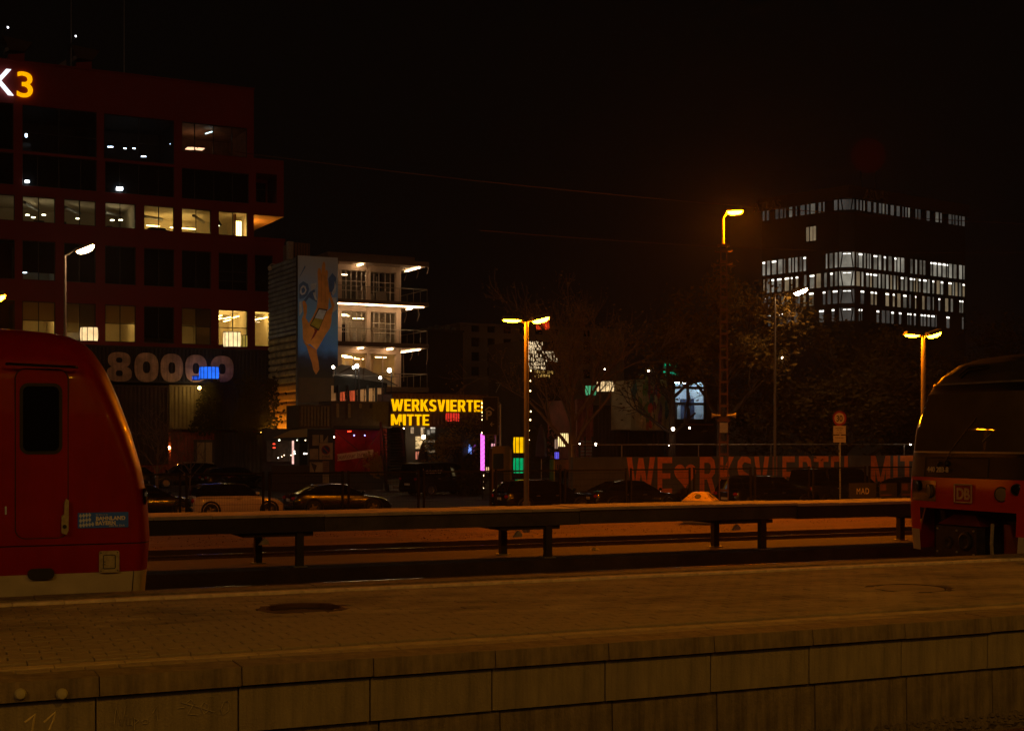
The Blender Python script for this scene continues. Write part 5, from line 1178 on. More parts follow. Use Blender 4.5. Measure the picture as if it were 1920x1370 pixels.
# stair inside the middle floor
mb = MB()
z0_ = sz[2][0]
for k in range(12): mb.box(gf.u(672, 4) + .0 + .18 * k, gf.u(672, 4) + .2 + .18 * k, 3.8, 4.8, z0_ + .2 * k, z0_ + .2 * k + .06)
sts = mb.build('stair_flight', pink, GBd); sts['kind'] = 'stuff'
# loose cables hanging from the slab ends
for i, pts in enumerate((((760, 505), (762, 515), (758, 526)), ((783, 500), (784, 512), (781, 522)), ((802, 496), (803, 506), (801, 513)), ((761, 580), (762, 592), (758, 605)), ((784, 578), (786, 590), (782, 602)), ((756, 660), (757, 690), (757, 715)), ((773, 657), (773, 667), (769, 675)), ((785, 655), (785, 661), (784, 666)), ((801, 655), (802, 672), (799, 683)))):
    cbl = MB().tube([gf.w(*(lambda q: (q[0], .1, q[1]))(gf.uz(a, b, .1))) for a, b in pts], .022, 4).build('hanging_cable', M('cable_pale', (.40, .30, .22), .7), None)
    tag(cbl, ('leftmost cable hanging under the roof slab', 'middle cable hanging under the roof slab', 'rightmost cable under the roof slab corner', 'left cable hanging under the second slab', 'right cable hanging under the second slab', 'long cable hanging beside the lowest bright floor', 'curled cable under the third slab', 'short cable under the third slab end', 'long curved cable at the third slab corner')[i] + ' of the glass building', 'cable', 'cables hanging from the glass building')

# ================================================================== PAVILION BELOW IT
pf_ = Fr(690, 93, YAW)
pav = fthing(pf_, 'roof_pavilion', 'pavilion with grey tent roof, dark planted eave and lit curtains', 'pavilion')
def pz(px, py, y=0): u, z = pf_.uz(px, py, y); return (u, y, z)
tent = M('tent_grey', (.30, .29, .26), .7, var=.2, scale=1.2)
tp = [pz(625, 692, 3), pz(640, 683, 4), pz(662, 686, 3), pz(682, 690, 3), pz(745, 723, 2.5), pz(728, 722, .5), pz(680, 716, .5), pz(625, 706, .5)]
MB().add(tp, [(0, 1, 2, 7), (2, 6, 7), (2, 3, 6), (3, 4, 5, 6)]).build('tent_roof', tent, pav)
for a, b in ((2, 7), (3, 6), (3, 4), (0, 7)): MB().tube([tp[a], tp[b]], .05, 5).build('ridge_pole', slab_m, pav)
MB().add([pz(626, 703, .2), pz(726, 718, .2), pz(726, 726, .0), pz(690, 728, 0), pz(660, 732, 0), pz(626, 737, 0), pz(626, 706, 2.2), pz(726, 721, 2.2)], [(0, 1, 2, 3, 4, 5), (0, 6, 7, 1), (1, 7, 2)]).build('planted_eave', M('eave_plants', (.010, .009, .004), .9, var=.6, scale=3, bump=1, bscale=12), pav)
MB().tube([pz(625, 703, -.1), pz(745, 706, -.1)], .03, 5).build('handrail', rm, pav)
for px in (635, 653, 673, 689, 705, 722): MB().box(pf_.u(px) - .07, pf_.u(px) + .07, -.08, .08, pf_.z(px, 757), pf_.z(px, 722)).build('post', black, pav)
for i, (a, b) in enumerate(((626, 634), (637, 652), (655, 672), (675, 688), (690, 704), (706, 721))):
    MB().grid([[(pf_.u(a + (b - a) * k / 8), .5 + .06 * (k % 2), pf_.z(a, y)) for k in range(9)] for y in (757, 722)]).build('curtain', CLOTH('curtain_coral', (.62, .16, .10), .6) if i in (1, 2) else CLOTH('curtain_cream', (.55, .42, .28), .6), pav)
for px in (644, 664, 697, 713): MB().box(pf_.u(px) - .4, pf_.u(px) + .4, 1.6, 1.7, pf_.z(px, 757), pf_.z(px, 755)).build('assumed_strip_lamp', E('assumed_pavilion_tube', (1., .62, .30), 40), pav)  # assumed lamps, kept out of sight behind the parapet, brightening the curtains
# spot lamps on poles around it
def spot(px, py, D, ybase, label, s=28, r=.10):
    p = atD(px, py, D); zb_ = atD(px, ybase, D).z; t = thing('spot_lamp', label, 'spot lamp', (p.x, p.y, zb_), 0, 'white spot lamps on poles')
    h = p.z - zb_; MB().tube([(.18, .12, 0), (.18, .12, h - .15), (.05, .05, h)], [.04, .04, .03], 6).build('pole', dark_steel, t)
    MB().ball((0, 0, h), r, 10).build('lens', E('spot_white%d' % s, (1., .86, .66), s), t, smooth=True); MB().lathe([(r * .5, 0), (r * 1.1, .12), (r * 1.1, .2), (.001, .22)], (.03, .08, h), 10, 'y').build('housing', black, t); return t
spot(625, 688, 92.5, 756, 'white spot lamp on a pale pole at the mural edge'); spot(669, 686, 92, 756, 'white spot lamp above the grey tent roof', 28, .14); spot(663, 689, 92.1, 756, 'smaller white spot lamp beside the tent roof lamp', 40, .09); spot(730, 694, 92, 760, 'white spot lamp on a black pole above the yellow sign', 28, .14); spot(713, 708, 92, 757, 'small white spot lamp at the right end of the tent', 40, .09)

# ================================================================== PARAPET CONTAINERS, STAGE, STAIR, YELLOW SIGN
ef = Fr(660, 90, YAW)
sl_, a_, b_, c_, d_ = container(ef, 'brown container with vertical slats below the mural', 560, 620, 759, 803, M('container_brown', (.10, .07, .035), .7, var=.3), 2.5, group=CGp, pitch=.5)
for k in range(9): u = a_ + .2 + (b_ - a_ - .4) * k / 8; MB().box(u - .07, u + .07, -.08, .02, c_ + .15, d_ - .1).build('slat', M('slat_wood', (.20, .15, .07), .7, var=.3), sl_)
pc, a_, b_, c_, d_ = container(ef, 'grey brown container with upright slots over the red stage', 621, 735, 752, 802, M('container_taupe', (.10, .075, .055), .7, var=.25), 2.5, group=CGp, pitch=1.4)
for px in (633, 655, 676, 696): MB().prism(rrect(ef.u(px) - .09, ef.u(px) + .09, ef.z(px, 783 if px < 670 else 765), ef.z(px, 756), .08), 'y', -.03, .04).build('slot', M('slot_glow', (.30, .22, .10), .7) if px < 680 else dkc, pc)
sgf = Fr(820, 92, YAW)
sgc, a_, b_, c_, d_ = container(sgf, 'dark red container carrying the yellow illuminated letters', 736, 912, 738, 801, M('container_maroon', (.055, .012, .010), .7, var=.3), 2.6, group=CGp)
ysign = fthing(sgf, 'illuminated_sign', 'yellow illuminated letters WERKSVIERTEL MITTE on the container front', 'sign')
yl_m = E('sign_yellow', (1.0, .46, .0), 1.25); rim_d = M('letter_rim', (.30, .06, .01), .6)
def signline(word, px0, px1, y0, y1, widths):
    tot = sum(widths) ; x = px0
    for ch, w_ in zip(word, widths):
        wd = (px1 - px0) * w_ / tot; z1_, z0_ = sgf.z(820, y0, -.3), sgf.z(820, y1, -.3)
        ua_, ub_ = sgf.u(x + 1.1, -.3), sgf.u(x + wd - 1.7, -.3)
        for poly in block(ch): MB().prism([(ua_ + (ub_ - ua_) * a, z0_ + (z1_ - z0_) * b) for a, b in poly], 'y', -.35, -.25).build('letter', yl_m, ysign)
        x += wd
signline('WERKSVIERTEL', 732.5, 915, 749, 771, [1.62, .92, 1.05, 1.06, 1.0, 1.06, .50, .92, 1.05, .92, .88, .85]); signline('MITTE', 732.5, 806, 777, 797.5, [1.45, .52, .98, .98, .95])
for a, b, y in ((733, 914, 771.6), (733, 805, 798)): MB().box(sgf.u(a, -.3), sgf.u(b, -.3), -.26, -.2, sgf.z(820, y, -.3) - .05, sgf.z(820, y, -.3)).build('carrier_rail', dark_steel, ysign)
# red stage under the parapet
stg = fthing(ef, 'open_stage', 'open container stage glowing red inside', 'stage'); y0_, y1_ = ef.z(670, 885), ef.z(670, 806); u0, u1 = ef.u(626), ef.u(716)
redw = M('stage_red', (.22, .02, .015), .7, var=.4, scale=1)
mb = MB(); mb.quad((u0, 3, y0_), (u1, 3, y0_), (u1, 3, y1_), (u0, 3, y1_)); mb.quad((u0, .1, y0_), (u0, 3, y0_), (u0, 3, y1_), (u0, .1, y1_)); mb.quad((u1, .1, y0_), (u1, 3, y0_), (u1, 3, y1_), (u1, .1, y1_)); mb.quad((u0, .1, y1_), (u1, .1, y1_), (u1, 3, y1_), (u0, 3, y1_)); mb.build('backdrop', redw, stg)
MB().box(u0 - .1, u1 + .1, 0, 3, 0, y0_).build('deck', dkc, stg)
for u in (u0, u1): MB().box(u - .08, u + .08, 0, .15, 0, y1_ + .1).build('upright', dkc, stg)
MB().box(u0 - .08, u1 + .08, -.01, .16, y1_ + .1, y1_ + .28).build('header', dkc, stg)
MB().tube([(u0, .05, y1_), (u1 - .2, .05, y0_ + .3)], .03, 4).build('brace', dark_steel, stg); MB().tube([(u1, .05, y1_ + .1), (u0 + 1.4, .05, y0_ + .2)], .03, 4).build('brace', MC['mast_rust_paint'], stg)
MB().box(u0 + .20, u0 + .26, .55, .61, y0_ + 1.2, y1_ - .1).build('assumed_red_tube', E('assumed_stage_tube', (1., .015, .004), 20), stg); MB().box(u1 - 1.6, u1 - 1.4, 2, 2.1, y1_ - .1, y1_ - .05).build('assumed_red_tube', MC['assumed_stage_tube'], stg)  # assumed tubes, added so the red light falls off from the left
for px in (664, 684): u, z = ef.uz(px, 816, 2.0); MB().ball((u, 2.0, z), .05, 6).build('stage_spot', E('violet_dot', (.35, .3, 1.), 5), stg)
bulb('white clamp spot at the left stage upright', 626, 819, 89.5, .10, E('clamp_white', (1., .8, .55), 30), 'clamp_spot')
def board(fr, label, poly, mat, name='poster', cat='poster', y=-.12, txt=None):
    t = fthing(fr, name, label, cat); MB().prism([fr.uz(*q, y) for q in poly], 'y', y, y + .03).build('sheet', mat, t); return t
pm1 = M('poster_paper', (.30, .23, .14), .8, var=.35, scale=1.6)
bn_ = board(ef, 'tilted pale banner with red letters hung before the stage', [(632, 851), (700, 842), (701, 854), (633, 864)], M('banner_cloth', (.60, .42, .28), .8, var=.2))
o = text('lettering', 'bustour jamaica', .44, M('letter_red', (.25, .03, .02), .8), bn_, (0, 0, 0), depth=.004, xs=.92); uc, zc2 = ef.uz(667, 857, -.13); o.data.transform(Matrix.Translation((uc, -.13, zc2)) @ Matrix.Rotation(R(-6), 4, 'Y'))
for i, (poly, lb) in enumerate((([(586, 815), (598, 815), (598, 835), (586, 835)], 'torn pale poster at the top left of the notice boards'), ([(600, 815), (606, 815), (606, 829), (600, 829)], 'narrow pale poster at the top of the notice boards'), ([(606, 829), (615, 816), (615, 829)], 'triangular poster scrap above the no stopping sign'), ([(581, 841), (597, 841), (597, 861), (581, 861)], 'pale poster left of the no stopping sign'), ([(581, 866), (605, 866), (605, 886), (581, 886)], 'wide pale poster low on the notice boards'), ([(605, 864), (617, 864), (617, 886), (605, 886)], 'brown lined notice low on the notice boards'), ([(605, 889), (617, 889), (617, 905), (605, 905)], 'brown notice at the bottom of the boards'))): 
    t = board(ef, lb, poly, pm1 if i != 5 else M('poster_brown', (.20, .11, .05), .8, var=.3))
    if i == 4: MB().prism([ef.uz(*q, -.125) for q in ((583, 867), (594, 872), (590, 886))], 'y', -.13, -.122).build('print', dkc, t)
    if i == 5:
        for k in range(5): a, b = ef.uz(607, 868 + 3.4 * k, -.125), ef.uz(615, 868 + 3.4 * k, -.125); MB().box(a[0], b[0], -.13, -.122, a[1] - .03, a[1]).build('print_line', dkc, t)
fthing_b = fthing(ef, 'notice_wall', 'dark wall behind the posters left of the stage', 'wall'); MB().box(ef.u(578), ef.u(624), -.08, 0, 0, ef.z(600, 806)).build('panel', dkc, fthing_b); MB().box(ef.u(577), ef.u(579), -.1, .02, 0, ef.z(600, 805)).build('frame', dark_steel, fthing_b)
nz = board(ef, 'square no stopping zone sign with a dark round symbol', [(599, 830), (624, 830), (624, 861), (599, 861)], M('zone_sign', (.36, .24, .14), .7, var=.1), 'zone_sign', 'road sign', -.25)
uc, zc2 = ef.uz(611, 843, -.26); MB().lathe([(.30, 0), (.30, -.006), (.001, -.006)], (uc, -.255, zc2), 24, 'y').build('ring', sg_red, nz); MB().lathe([(.24, 0), (.24, -.006), (.001, -.006)], (uc, -.262, zc2), 24, 'y').build('disc', M('sign_navy', (.02, .03, .09), .6), nz)
MB().hexa([(uc - .2, -.274, zc2 + .14), (uc - .14, -.274, zc2 + .2), (uc + .2, -.274, zc2 - .14), (uc + .14, -.274, zc2 - .2), (uc - .2, -.27, zc2 + .14), (uc - .14, -.27, zc2 + .2), (uc + .2, -.27, zc2 - .14), (uc + .14, -.27, zc2 - .2)]).build('bar', sg_red, nz)
uz_ = ef.uz(611, 858.5, -.26); text('lettering', 'ZONE', .26, sg_black, nz, (uz_[0], -.26, uz_[1]), depth=.003, xs=.8)
# awning shop below the tower
aw = fthing(ef, 'awning_shop', 'bar with a yellowish cloth awning under the ribbed tower', 'shop')
MB().add([(*(lambda q: (q[0], -.9, q[1]))(ef.uz(511, 821, -.9)),), (*(lambda q: (q[0], -.9, q[1]))(ef.uz(576, 819, -.9)),), (*(lambda q: (q[0], .8, q[1]))(ef.uz(576, 803, .8)),), (*(lambda q: (q[0], .8, q[1]))(ef.uz(545, 806, .8)),)], [(0, 1, 2, 3)]).build('awning', CLOTH('awning_cloth', (.50, .33, .12), .35), aw)
MB().box(ef.u(508), ef.u(578), 1.8, 2.0, 0, ef.z(540, 803)).build('back_wall', dkc, aw); MB().box(ef.u(508), ef.u(578), -.2, 0, 0, ef.z(540, 872)).build('counter', M('counter_wood', (.04, .028, .02), .7), aw)
for k, px in enumerate((520, 529, 538, 549, 561)): MB().box(ef.u(px) - .2, ef.u(px) + .2, 1.6, 1.78, ef.z(px, 866), ef.z(px, 826)).build('shelf', M('shelf_pale', (.07, .05, .035), .7, var=.7, scale=5), aw)
MB().box(ef.u(553.5) - .05, ef.u(553.5) + .05, .4, .5, ef.z(553, 870), ef.z(553, 826)).build('light_column', E('column_pink', (1., .55, .45), 1.1, .3, 6), aw)
lt = random.Random(3)
for k in range(14):
    px, py = lt.uniform(520, 575), lt.choice([825, 846, 848, 850, 853, 856, 858]); u, z = ef.uz(px, py, .9); MB().ball((u, .9, z), lt.uniform(.03, .06), 6).build('counter_lamp', E('bar_lamp%d' % (k % 3), ((1., .72, .45), (1., .85, .7), (.8, .9, .6))[k % 3], 6), aw)
MB().box(ef.u(511), ef.u(515), -.1, -.06, ef.z(512, 833), ef.z(512, 831)).build('red_strip', E('red_strip', (1., .05, .02), 3), aw); MB().box(ef.u(511), ef.u(515.5), -.1, -.06, ef.z(512, 840), ef.z(512, 838)).build('red_strip', MC['red_strip'], aw)
fl = thing('assumed_tower_floodlight', 'assumed long floodlight hidden under the tower, washing its yellow ribs', 'floodlight', tf.w(-1.35, 0, zbt - .25), tf.a)  # assumed fixture, not in view, added to brighten the yellow ribs
MB().hexa([(-.10, .3, -.12), (0, .3, -.12), (0, 5.4, -.12), (-.10, 5.4, -.12), (-.16, .3, .02), (-.06, .3, .02), (-.06, 5.4, .02), (-.16, 5.4, .02)]).build('housing', black, fl); MB().quad((.01, .35, -.10), (.01, 5.35, -.10), (-.045, 5.35, .03), (-.045, .35, .03)).build('lens', E('assumed_tower_flood', (1., .46, .08), 34), fl)
# red frame and stair right of the stage
rf_ = fthing(ef, 'red_door_frame', 'narrow red lit door frame right of the stage', 'frame')
for px in (717.5, 723.5): MB().box(ef.u(px) - .06, ef.u(px) + .06, -.05, .05, ef.z(px, 884), ef.z(px, 803)).build('jamb', redw, rf_)
for py in (805, 812, 838, 862): MB().box(ef.u(717.5), ef.u(723.5), -.04, .04, ef.z(720, py) - .08, ef.z(720, py)).build('crosspiece', redw, rf_)
MB().box(ef.u(719), ef.u(722.5), .3, .34, ef.z(720, 880), ef.z(720, 806)).build('red_light', E('red_glow', (1., .10, .03), .55, .5, 1.5), rf_)
stf = Fr(745, 88, YAW); st2 = fthing(stf, 'outdoor_stair', 'dark steel stair climbing below the yellow sign', 'stair')
for k in range(18):
    z = stf.z(745, 906 - k * 5.6); MB().box(stf.u(727), stf.u(765), k * .06, k * .06 + .25, z - .05, z).build('tread', dark_steel, st2)
for px in (726.5, 765.5): MB().hexa([(stf.u(px) - .04, -.2, 0), (stf.u(px) + .04, -.2, 0), (stf.u(px) + .04, .3, 0), (stf.u(px) - .04, .3, 0), (stf.u(px) - .04, 1.0, 4.4), (stf.u(px) + .04, 1.0, 4.4), (stf.u(px) + .04, 1.3, 4.4), (stf.u(px) - .04, 1.3, 4.4)]).build('stringer', dark_steel, st2)
for k, (a, b) in enumerate(((898, 906), (909, 914), (918, 940))): MB().box(stf.u(722), stf.u(766), -1.2 - k * .9, -.35 - k * .9, stf.z(745, b), stf.z(745, a)).build('landing_step', concrete, st2)
# lit shop fronts under the sign
shp = fthing(sgf, 'lit_shopfront', 'warm lit curtain windows below the yellow sign', 'shopfront')
cw = E('curtain_glow', (1., .66, .28), .75, .55, 5)
for a, b, y0, y1, m in ((770, 776, 797, 812, E('curtain_top', (1., .66, .35), .5, .5, 5)), (789, 797, 797, 815, MC['curtain_top']), (779, 799, 818, 841, cw), (801, 805, 806, 815, E('white_glow', (1., .85, .65), .9, .5, 6)), (807, 816, 796, 811, MC['white_glow']), (802, 816, 825, 829, MC['curtain_top']), (802, 816, 844, 848, MC['curtain_top'])):
    u0, z0_ = sgf.uz(a, y1, .5); u1, z1_ = sgf.uz(b, y0, .5); n = 8
    w_ = MB().grid([[(u0 + (u1 - u0) * k / n, .5 + .05 * (k % 2), z) for k in range(n + 1)] for z in (z0_, z1_)]).build('lit_curtain', m, shp)
MB().box(sgf.u(768), sgf.u(905), .7, .8, 0, sgf.z(800, 801)).build('back_wall', dkc, shp)
for k in range(12): px = 798 + 1.9 * k; MB().box(sgf.u(px) - .02, sgf.u(px) + .02, .3, .34, 0, sgf.z(800, 803)).build('grille_bar', dark_steel, shp)
for a, b, m in ((884, 889, E('screen_blue', (.2, .35, 1.), 1.0, .6, 4)), (892, 897, E('screen_violet', (.35, .08, .45), .35, .5, 4))): MB().box(sgf.u(a), sgf.u(b), .4, .5, sgf.z(886, 852), sgf.z(886, 833)).build('screen', m, shp)
bulb('bright warm globe lamp in front of the lit curtains', 794, 819, 90.5, .17, E('globe_bright', (1., .72, .38), 60))
bulb('small lamp at the stair top under the sign', 756, 803, 91, .07, MC['clamp_white'], 'stair_lamp')
def parasol(px, D, ytop, ybot, label):
    p = atD(px, HY, D); t = thing('closed_parasol', label, 'parasol', (p.x, p.y, GZ), 0, 'closed parasols'); z1_ = atD(px, ytop, D).z - GZ; z0_ = atD(px, ybot, D).z - GZ
    MB().cyl((0, 0, 0), (0, 0, z1_), .03, n=6).build('pole', steel, t); MB().lathe([(.10, z0_), (.34, z0_ + .15), (.30, z0_ + (z1_ - z0_) * .5), (.14, z1_ - .25), (.02, z1_)], n=9).build('canopy', M('parasol_cloth', (.05, .035, .04), .9, var=.4, stretch=(4, 4, .4)), t); MB().box(-.3, .3, -.3, .3, 0, .1).build('base', concrete, t)
parasol(793, 86, 828, 880, 'closed parasol in front of the lit curtains'); parasol(858, 86, 800, 875, 'closed violet-dark parasol right of the small leafy tree'); parasol(1015, 80, 796, 860, 'closed parasol with a red tip behind the double lamp')
ar = board(sgf, 'arrow shaped sign reading boesner below the shop window', [(812, 866), (817, 861), (836, 860), (837, 873), (817, 874)], M('arrow_sign', (.14, .10, .06), .7), 'arrow_sign', 'sign', -2.0)
uz_ = sgf.uz(827, 870, -2.02); text('lettering', 'boesner', .33, M('arrow_letter', (.40, .30, .16), .7), ar, (uz_[0], -2.012, uz_[1]), depth=.004, xs=.85)
# pink light tube on a lattice post, parking banner, kiosk stele
pkf = Fr(905, 76, 0); pt_ = fthing(pkf, 'parking_totem', 'dark parking banner with P and arrows on a truss post', 'sign')
pu0, pu1, pz0, pz1 = pkf.u(905), pkf.u(933), pkf.z(919, 814), pkf.z(919, 745)
MB().box(pu0, pu1, 0, .06, pz0, pz1).build('panel', M('totem_panel', (.028, .024, .022), .35, var=.2), pt_)
for a, b, c, d in ((pu0, pu1, pz1, pz1 + .05), (pu0, pu1, pz0 - .05, pz0), (pu1, pu1 + .05, pz0 - .05, pz1 + .05)): MB().box(a, b, -.02, .08, c, d).build('frame', M('totem_frame', (.14, .11, .08), .6), pt_)
pl_m = M('totem_print', (.42, .36, .28), .7)
flat_char(pt_, 'P', pkf.u(911), pkf.u(922), pkf.z(917, 787), pkf.z(917, 769), -.012, pl_m, 'letter', .03, .005)
MB().tube([(pkf.u(909), -.01, pkf.z(917, 769)), (pkf.u(917), -.01, pkf.z(917, 763)), (pkf.u(926), -.01, pkf.z(917, 769))], .045, 4).build('roof_symbol', pl_m, pt_); MB().tube([(pkf.u(926), -.01, pkf.z(917, 795)), (pkf.u(919.5), -.01, pkf.z(917, 795))], .03, 4).build('arrow_shaft', pl_m, pt_); MB().tube([(pkf.u(922.5), -.01, pkf.z(917, 791.5)), (pkf.u(919.5), -.01, pkf.z(917, 795)), (pkf.u(922.5), -.01, pkf.z(917, 798.5))], .03, 4).build('arrow_head', pl_m, pt_)
for px in (931.5, 940): MB().cyl((pkf.u(px), .15, 0), (pkf.u(px), .15, pkf.z(935, 757 if px > 935 else 812)), .05, n=6).build('truss_post', steel, pt_)
for k in range(9): MB().cyl((pkf.u(931.5), .15, 2 + k * .55), (pkf.u(940), .15, 2.0 + k * .55 + (.5 if k % 2 else 0)), .018, n=5).build('truss_brace', steel, pt_)
pk = fthing(pkf, 'pink_light_tube', 'tall glowing pink tube beside the parking banner', 'light tube')
MB().lathe([(.11, pkf.z(908, 882)), (.11, pkf.z(908, 813))], (pkf.u(908.7), .3, 0), 12).build('tube', E('pink_tube', (1., .16, .85), 1.6), pk)
for k in range(8): z = pkf.z(908, 882) + (pkf.z(908, 813) - pkf.z(908, 882)) * k / 8; d = .24; MB().cyl((pkf.u(908.7) - .12, .18, z), (pkf.u(908.7) + .12, .18, z + d), .012, n=4).build('lattice_bar', M('pink_lattice', (.5, .05, .3), .6), pk)
MB().cyl((pkf.u(908.7), .3, 0), (pkf.u(908.7), .3, pkf.z(908, 882)), .05, n=6).build('stand', dark_steel, pk)
kk = fthing(Fr(940, 74, 0), 'kiosk_stele', 'rounded brown information stele with a dark blue screen', 'kiosk'); kf2 = Fr(940, 74, 0)
ku0, ku1 = kf2.u(922.5), kf2.u(959); MB().prism(rrect(ku0, ku1, 0, kf2.z(940, 836), .2), 'y', 0, .35).build('body', M('stele_brown', (.16, .065, .02), .5, var=.15), kk); MB().prism(rrect(kf2.u(925), kf2.u(944), kf2.z(935, 879), kf2.z(935, 850), .05), 'y', -.02, .01).build('screen', M('stele_screen', (.025, .028, .05), .15, var=0), kk); MB().box(ku1 - .1, ku1 + .02, -.01, .36, .2, kf2.z(940, 842)).build('side_trim', M('stele_trim', (.35, .15, .04), .5), kk)
MB().box(kf2.u(925), kf2.u(944), -.02, .01, .3, kf2.z(935, 884)).build('lower_panel', MC['stele_screen'], kk)
# strings of bulbs
def light_string(px, D, y0, y1, n, label, s=8):
    p = atD(px, HY, D); t = thing('light_string', label, 'string lights', (p.x, p.y, GZ), 0, 'hanging strings of bulbs')
    z0_, z1_ = atD(px, y1, D).z - GZ, atD(px, y0, D).z - GZ; MB().cyl((0, 0, z0_ - .3), (0, 0, z1_ + .2), .012, n=4).build('wire', black, t)
    for k in range(n): z = z0_ + (z1_ - z0_) * (k + random.uniform(-.15, .15)) / max(1, n - 1); MB().ball((random.uniform(-.05, .05), 0, z), random.uniform(.04, .06), 6).build('bulb', E('string_bulb', (1., .68, .30), s), t)
light_string(905, 77.5, 756, 842, 12, 'close string of warm bulbs hanging left of the parking banner', 9); light_string(994, 88, 697, 823, 8, 'string of warm bulbs hanging right of the double lamp post', 16)
light_string(905.5, 77.6, 890, 915, 3, 'dim lower end of the bulb string near the ground', 1)
# ================================================================== BUILDINGS BEHIND AND AT THE RIGHT
plast = M('plaster_dark', (.17, .13, .085), .9, var=.3, scale=.25)
bf = Fr(930, 150, YAW); b1 = fthing(bf, 'plaster_building', 'dim plastered house block behind the yellow sign', 'building')
u0, u1, zt_ = bf.u(862), bf.u(1170), bf.z(930, 612); hl_ = []
for j in range(4):
    for i in range(8): a = bf.u(884 + i * 30); hl_.append((a, a + 1.0, bf.z(930, 705 - j * 27), bf.z(930, 688 - j * 27)))
mb = holed_wall(u0, u1, 0, zt_, hl_, .25); mb.quad((u0, 0, zt_), (u1, 0, zt_), (u1, 12, zt_), (u0, 12, zt_)); mb.quad((u0, 0, 0), (u0, 0, zt_), (u0, 12, zt_), (u0, 12, 0)); mb.build('wall', plast, b1)
for h in hl_: window(b1, *h, .2, (), (), dark_steel, dark_glass, .05)
MB().box(u0 - .1, u1 + .1, -.15, 12, zt_, zt_ + .25).build('cornice', plast, b1)
bf2 = Fr(830, 132, YAW); b2 = fthing(bf2, 'flat_roof_block', 'dark flat roofed block right of the glass building', 'building'); u0, u1, zt_ = bf2.u(800), bf2.u(868), bf2.z(830, 622)
MB().box(u0, u1, 0, 9, 0, zt_).build('wall', M('block_dark', (.03, .022, .016), .9, var=.3, scale=.3), b2); MB().box(u0 - .1, u1 + .1, -.1, 9, zt_, zt_ + .2).build('roof_edge', dkc, b2)
for k in range(5): MB().box(u0 + .4 + k * .6, u0 + .8 + k * .6, .4, .5, zt_ + .2, zt_ + .5 + .2 * (k % 2)).build('roof_plant', M('frost_plant', (.10, .12, .11), .9, var=.6, scale=6), b2)
# facade with rows of glowing script
sf_ = Fr(1020, 118, YAW); scr = fthing(sf_, 'script_facade', 'dark gable with rows of glowing script behind the bare tree', 'building'); MB().box(sf_.u(975), sf_.u(1052), .05, 6, 0, sf_.z(1010, 640)).build('wall', M('script_wall', (.05, .035, .022), .9, var=.3, scale=.6), scr)
glow = E('script_glow', (1., .74, .42), 1.0, .5, 3); glow_y = E('script_glow_yellow', (1., .58, .14), .55, .6, 3); rs = random.Random(5)
lines = [(645, 1017), (650.5, 1014), (656, 1015), (662.5, 1038), (669, 1040), (676, 1045), (684, 1022), (691, 1027), (699, 1036), (706, 1034)]
for i, (py, xe) in enumerate(lines):
    u = sf_.u(991 if i < 8 else 1003); ue = sf_.u(xe); zc = sf_.z(1010, py); h = .26
    mb = MB()
    while u < ue:
        w_ = rs.uniform(.05, .16); a = rs.uniform(-.35, 0) * h
        if rs.random() < .82:
            if rs.random() < .5: mb.box(u, u + w_ * .5, 0, .03, zc + a, zc + h * rs.uniform(.6, 1.0))
            else: mb.box(u, u + w_, 0, .03, zc + a + .1, zc + a + .17); mb.box(u, u + .04, -.002, .028, zc + a, zc + h * .8)
        u += w_ + rs.uniform(.02, .06)
    o = mb.build('script_row', glow if i < 8 else glow_y, scr); o['kind'] = 'stuff'
# containers and lit window at the right of the bare tree
gf2 = Fr(1220, 88, YAW); gr, a_, b_, c_, d_ = container(gf2, 'container covered in faint coloured graffiti below the emerald drum', 1183, 1255, 712, 806, M('graffiti_grey', (.36, .31, .20), .8, var=.4, scale=.8), 2.4, group=CGp)
gcol = ((.45, .07, .03), (.10, .18, .05), (.16, .08, .24), (.06, .14, .17), (.30, .12, .03), (.14, .20, .06), (.24, .06, .10), (.50, .40, .25))
rgf = random.Random(77)
for k in range(26):
    px, py = rgf.gauss(1219, 13), rgf.uniform(724, 800); px = min(1250, max(1188, px)); u, z = gf2.uz(px, py, -.03); hh = rgf.uniform(.3, .9); ww = rgf.uniform(.06, .22)
    pts = [(u + ww * math.cos(i * math.pi / 5) * rgf.uniform(.5, 1.2), z + hh * math.sin(i * math.pi / 5) * rgf.uniform(.5, 1.2)) for i in range(10)]
    MB().prism(pts, 'y', -.034 - k * .002, .01).build('spray_patch', M('spray%d' % (k % 8), gcol[k % 8], .8, var=.6, scale=3), gr)
wfr = Fr(1296, 92, YAW); lw = fthing(wfr, 'lit_container_studio', 'container studio with a bright white window behind dark branches', 'container'); u0, u1, z0_, z1_ = wfr.u(1256), wfr.u(1345), wfr.z(1296, 800), wfr.z(1296, 700)
hw = [(wfr.u(1264), wfr.u(1326), wfr.z(1296, 790), wfr.z(1296, 711))]
mb = holed_wall(u0, u1, 0, z1_, hw, .25); mb.quad((u0, 0, z1_), (u1, 0, z1_), (u1, 5, z1_), (u0, 5, z1_)); mb.quad((u1, 0, 0), (u1, 5, 0), (u1, 5, z1_), (u1, 0, z1_)); mb.build('wall', dkc, lw)
a, b, c, d = hw[0]; window(lw, a, b, c, d, .12, [a + (b - a) * .45], [c + (d - c) * .42, c + (d - c) * .80], dark_steel, glass, .17)
mb = MB(); mb.quad((a, 2.5, c), (b, 2.5, c), (b, 2.5, d), (a, 2.5, d)); mb.quad((a, .3, c), (a, 2.5, c), (a, 2.5, d), (a, .3, d)); mb.quad((b, .3, c), (b, 2.5, c), (b, 2.5, d), (b, .3, d)); mb.quad((a, .3, d), (b, .3, d), (b, 2.5, d), (a, 2.5, d)); mb.build('room', M('studio_white', (.62, .64, .66), .9, var=.1), lw)
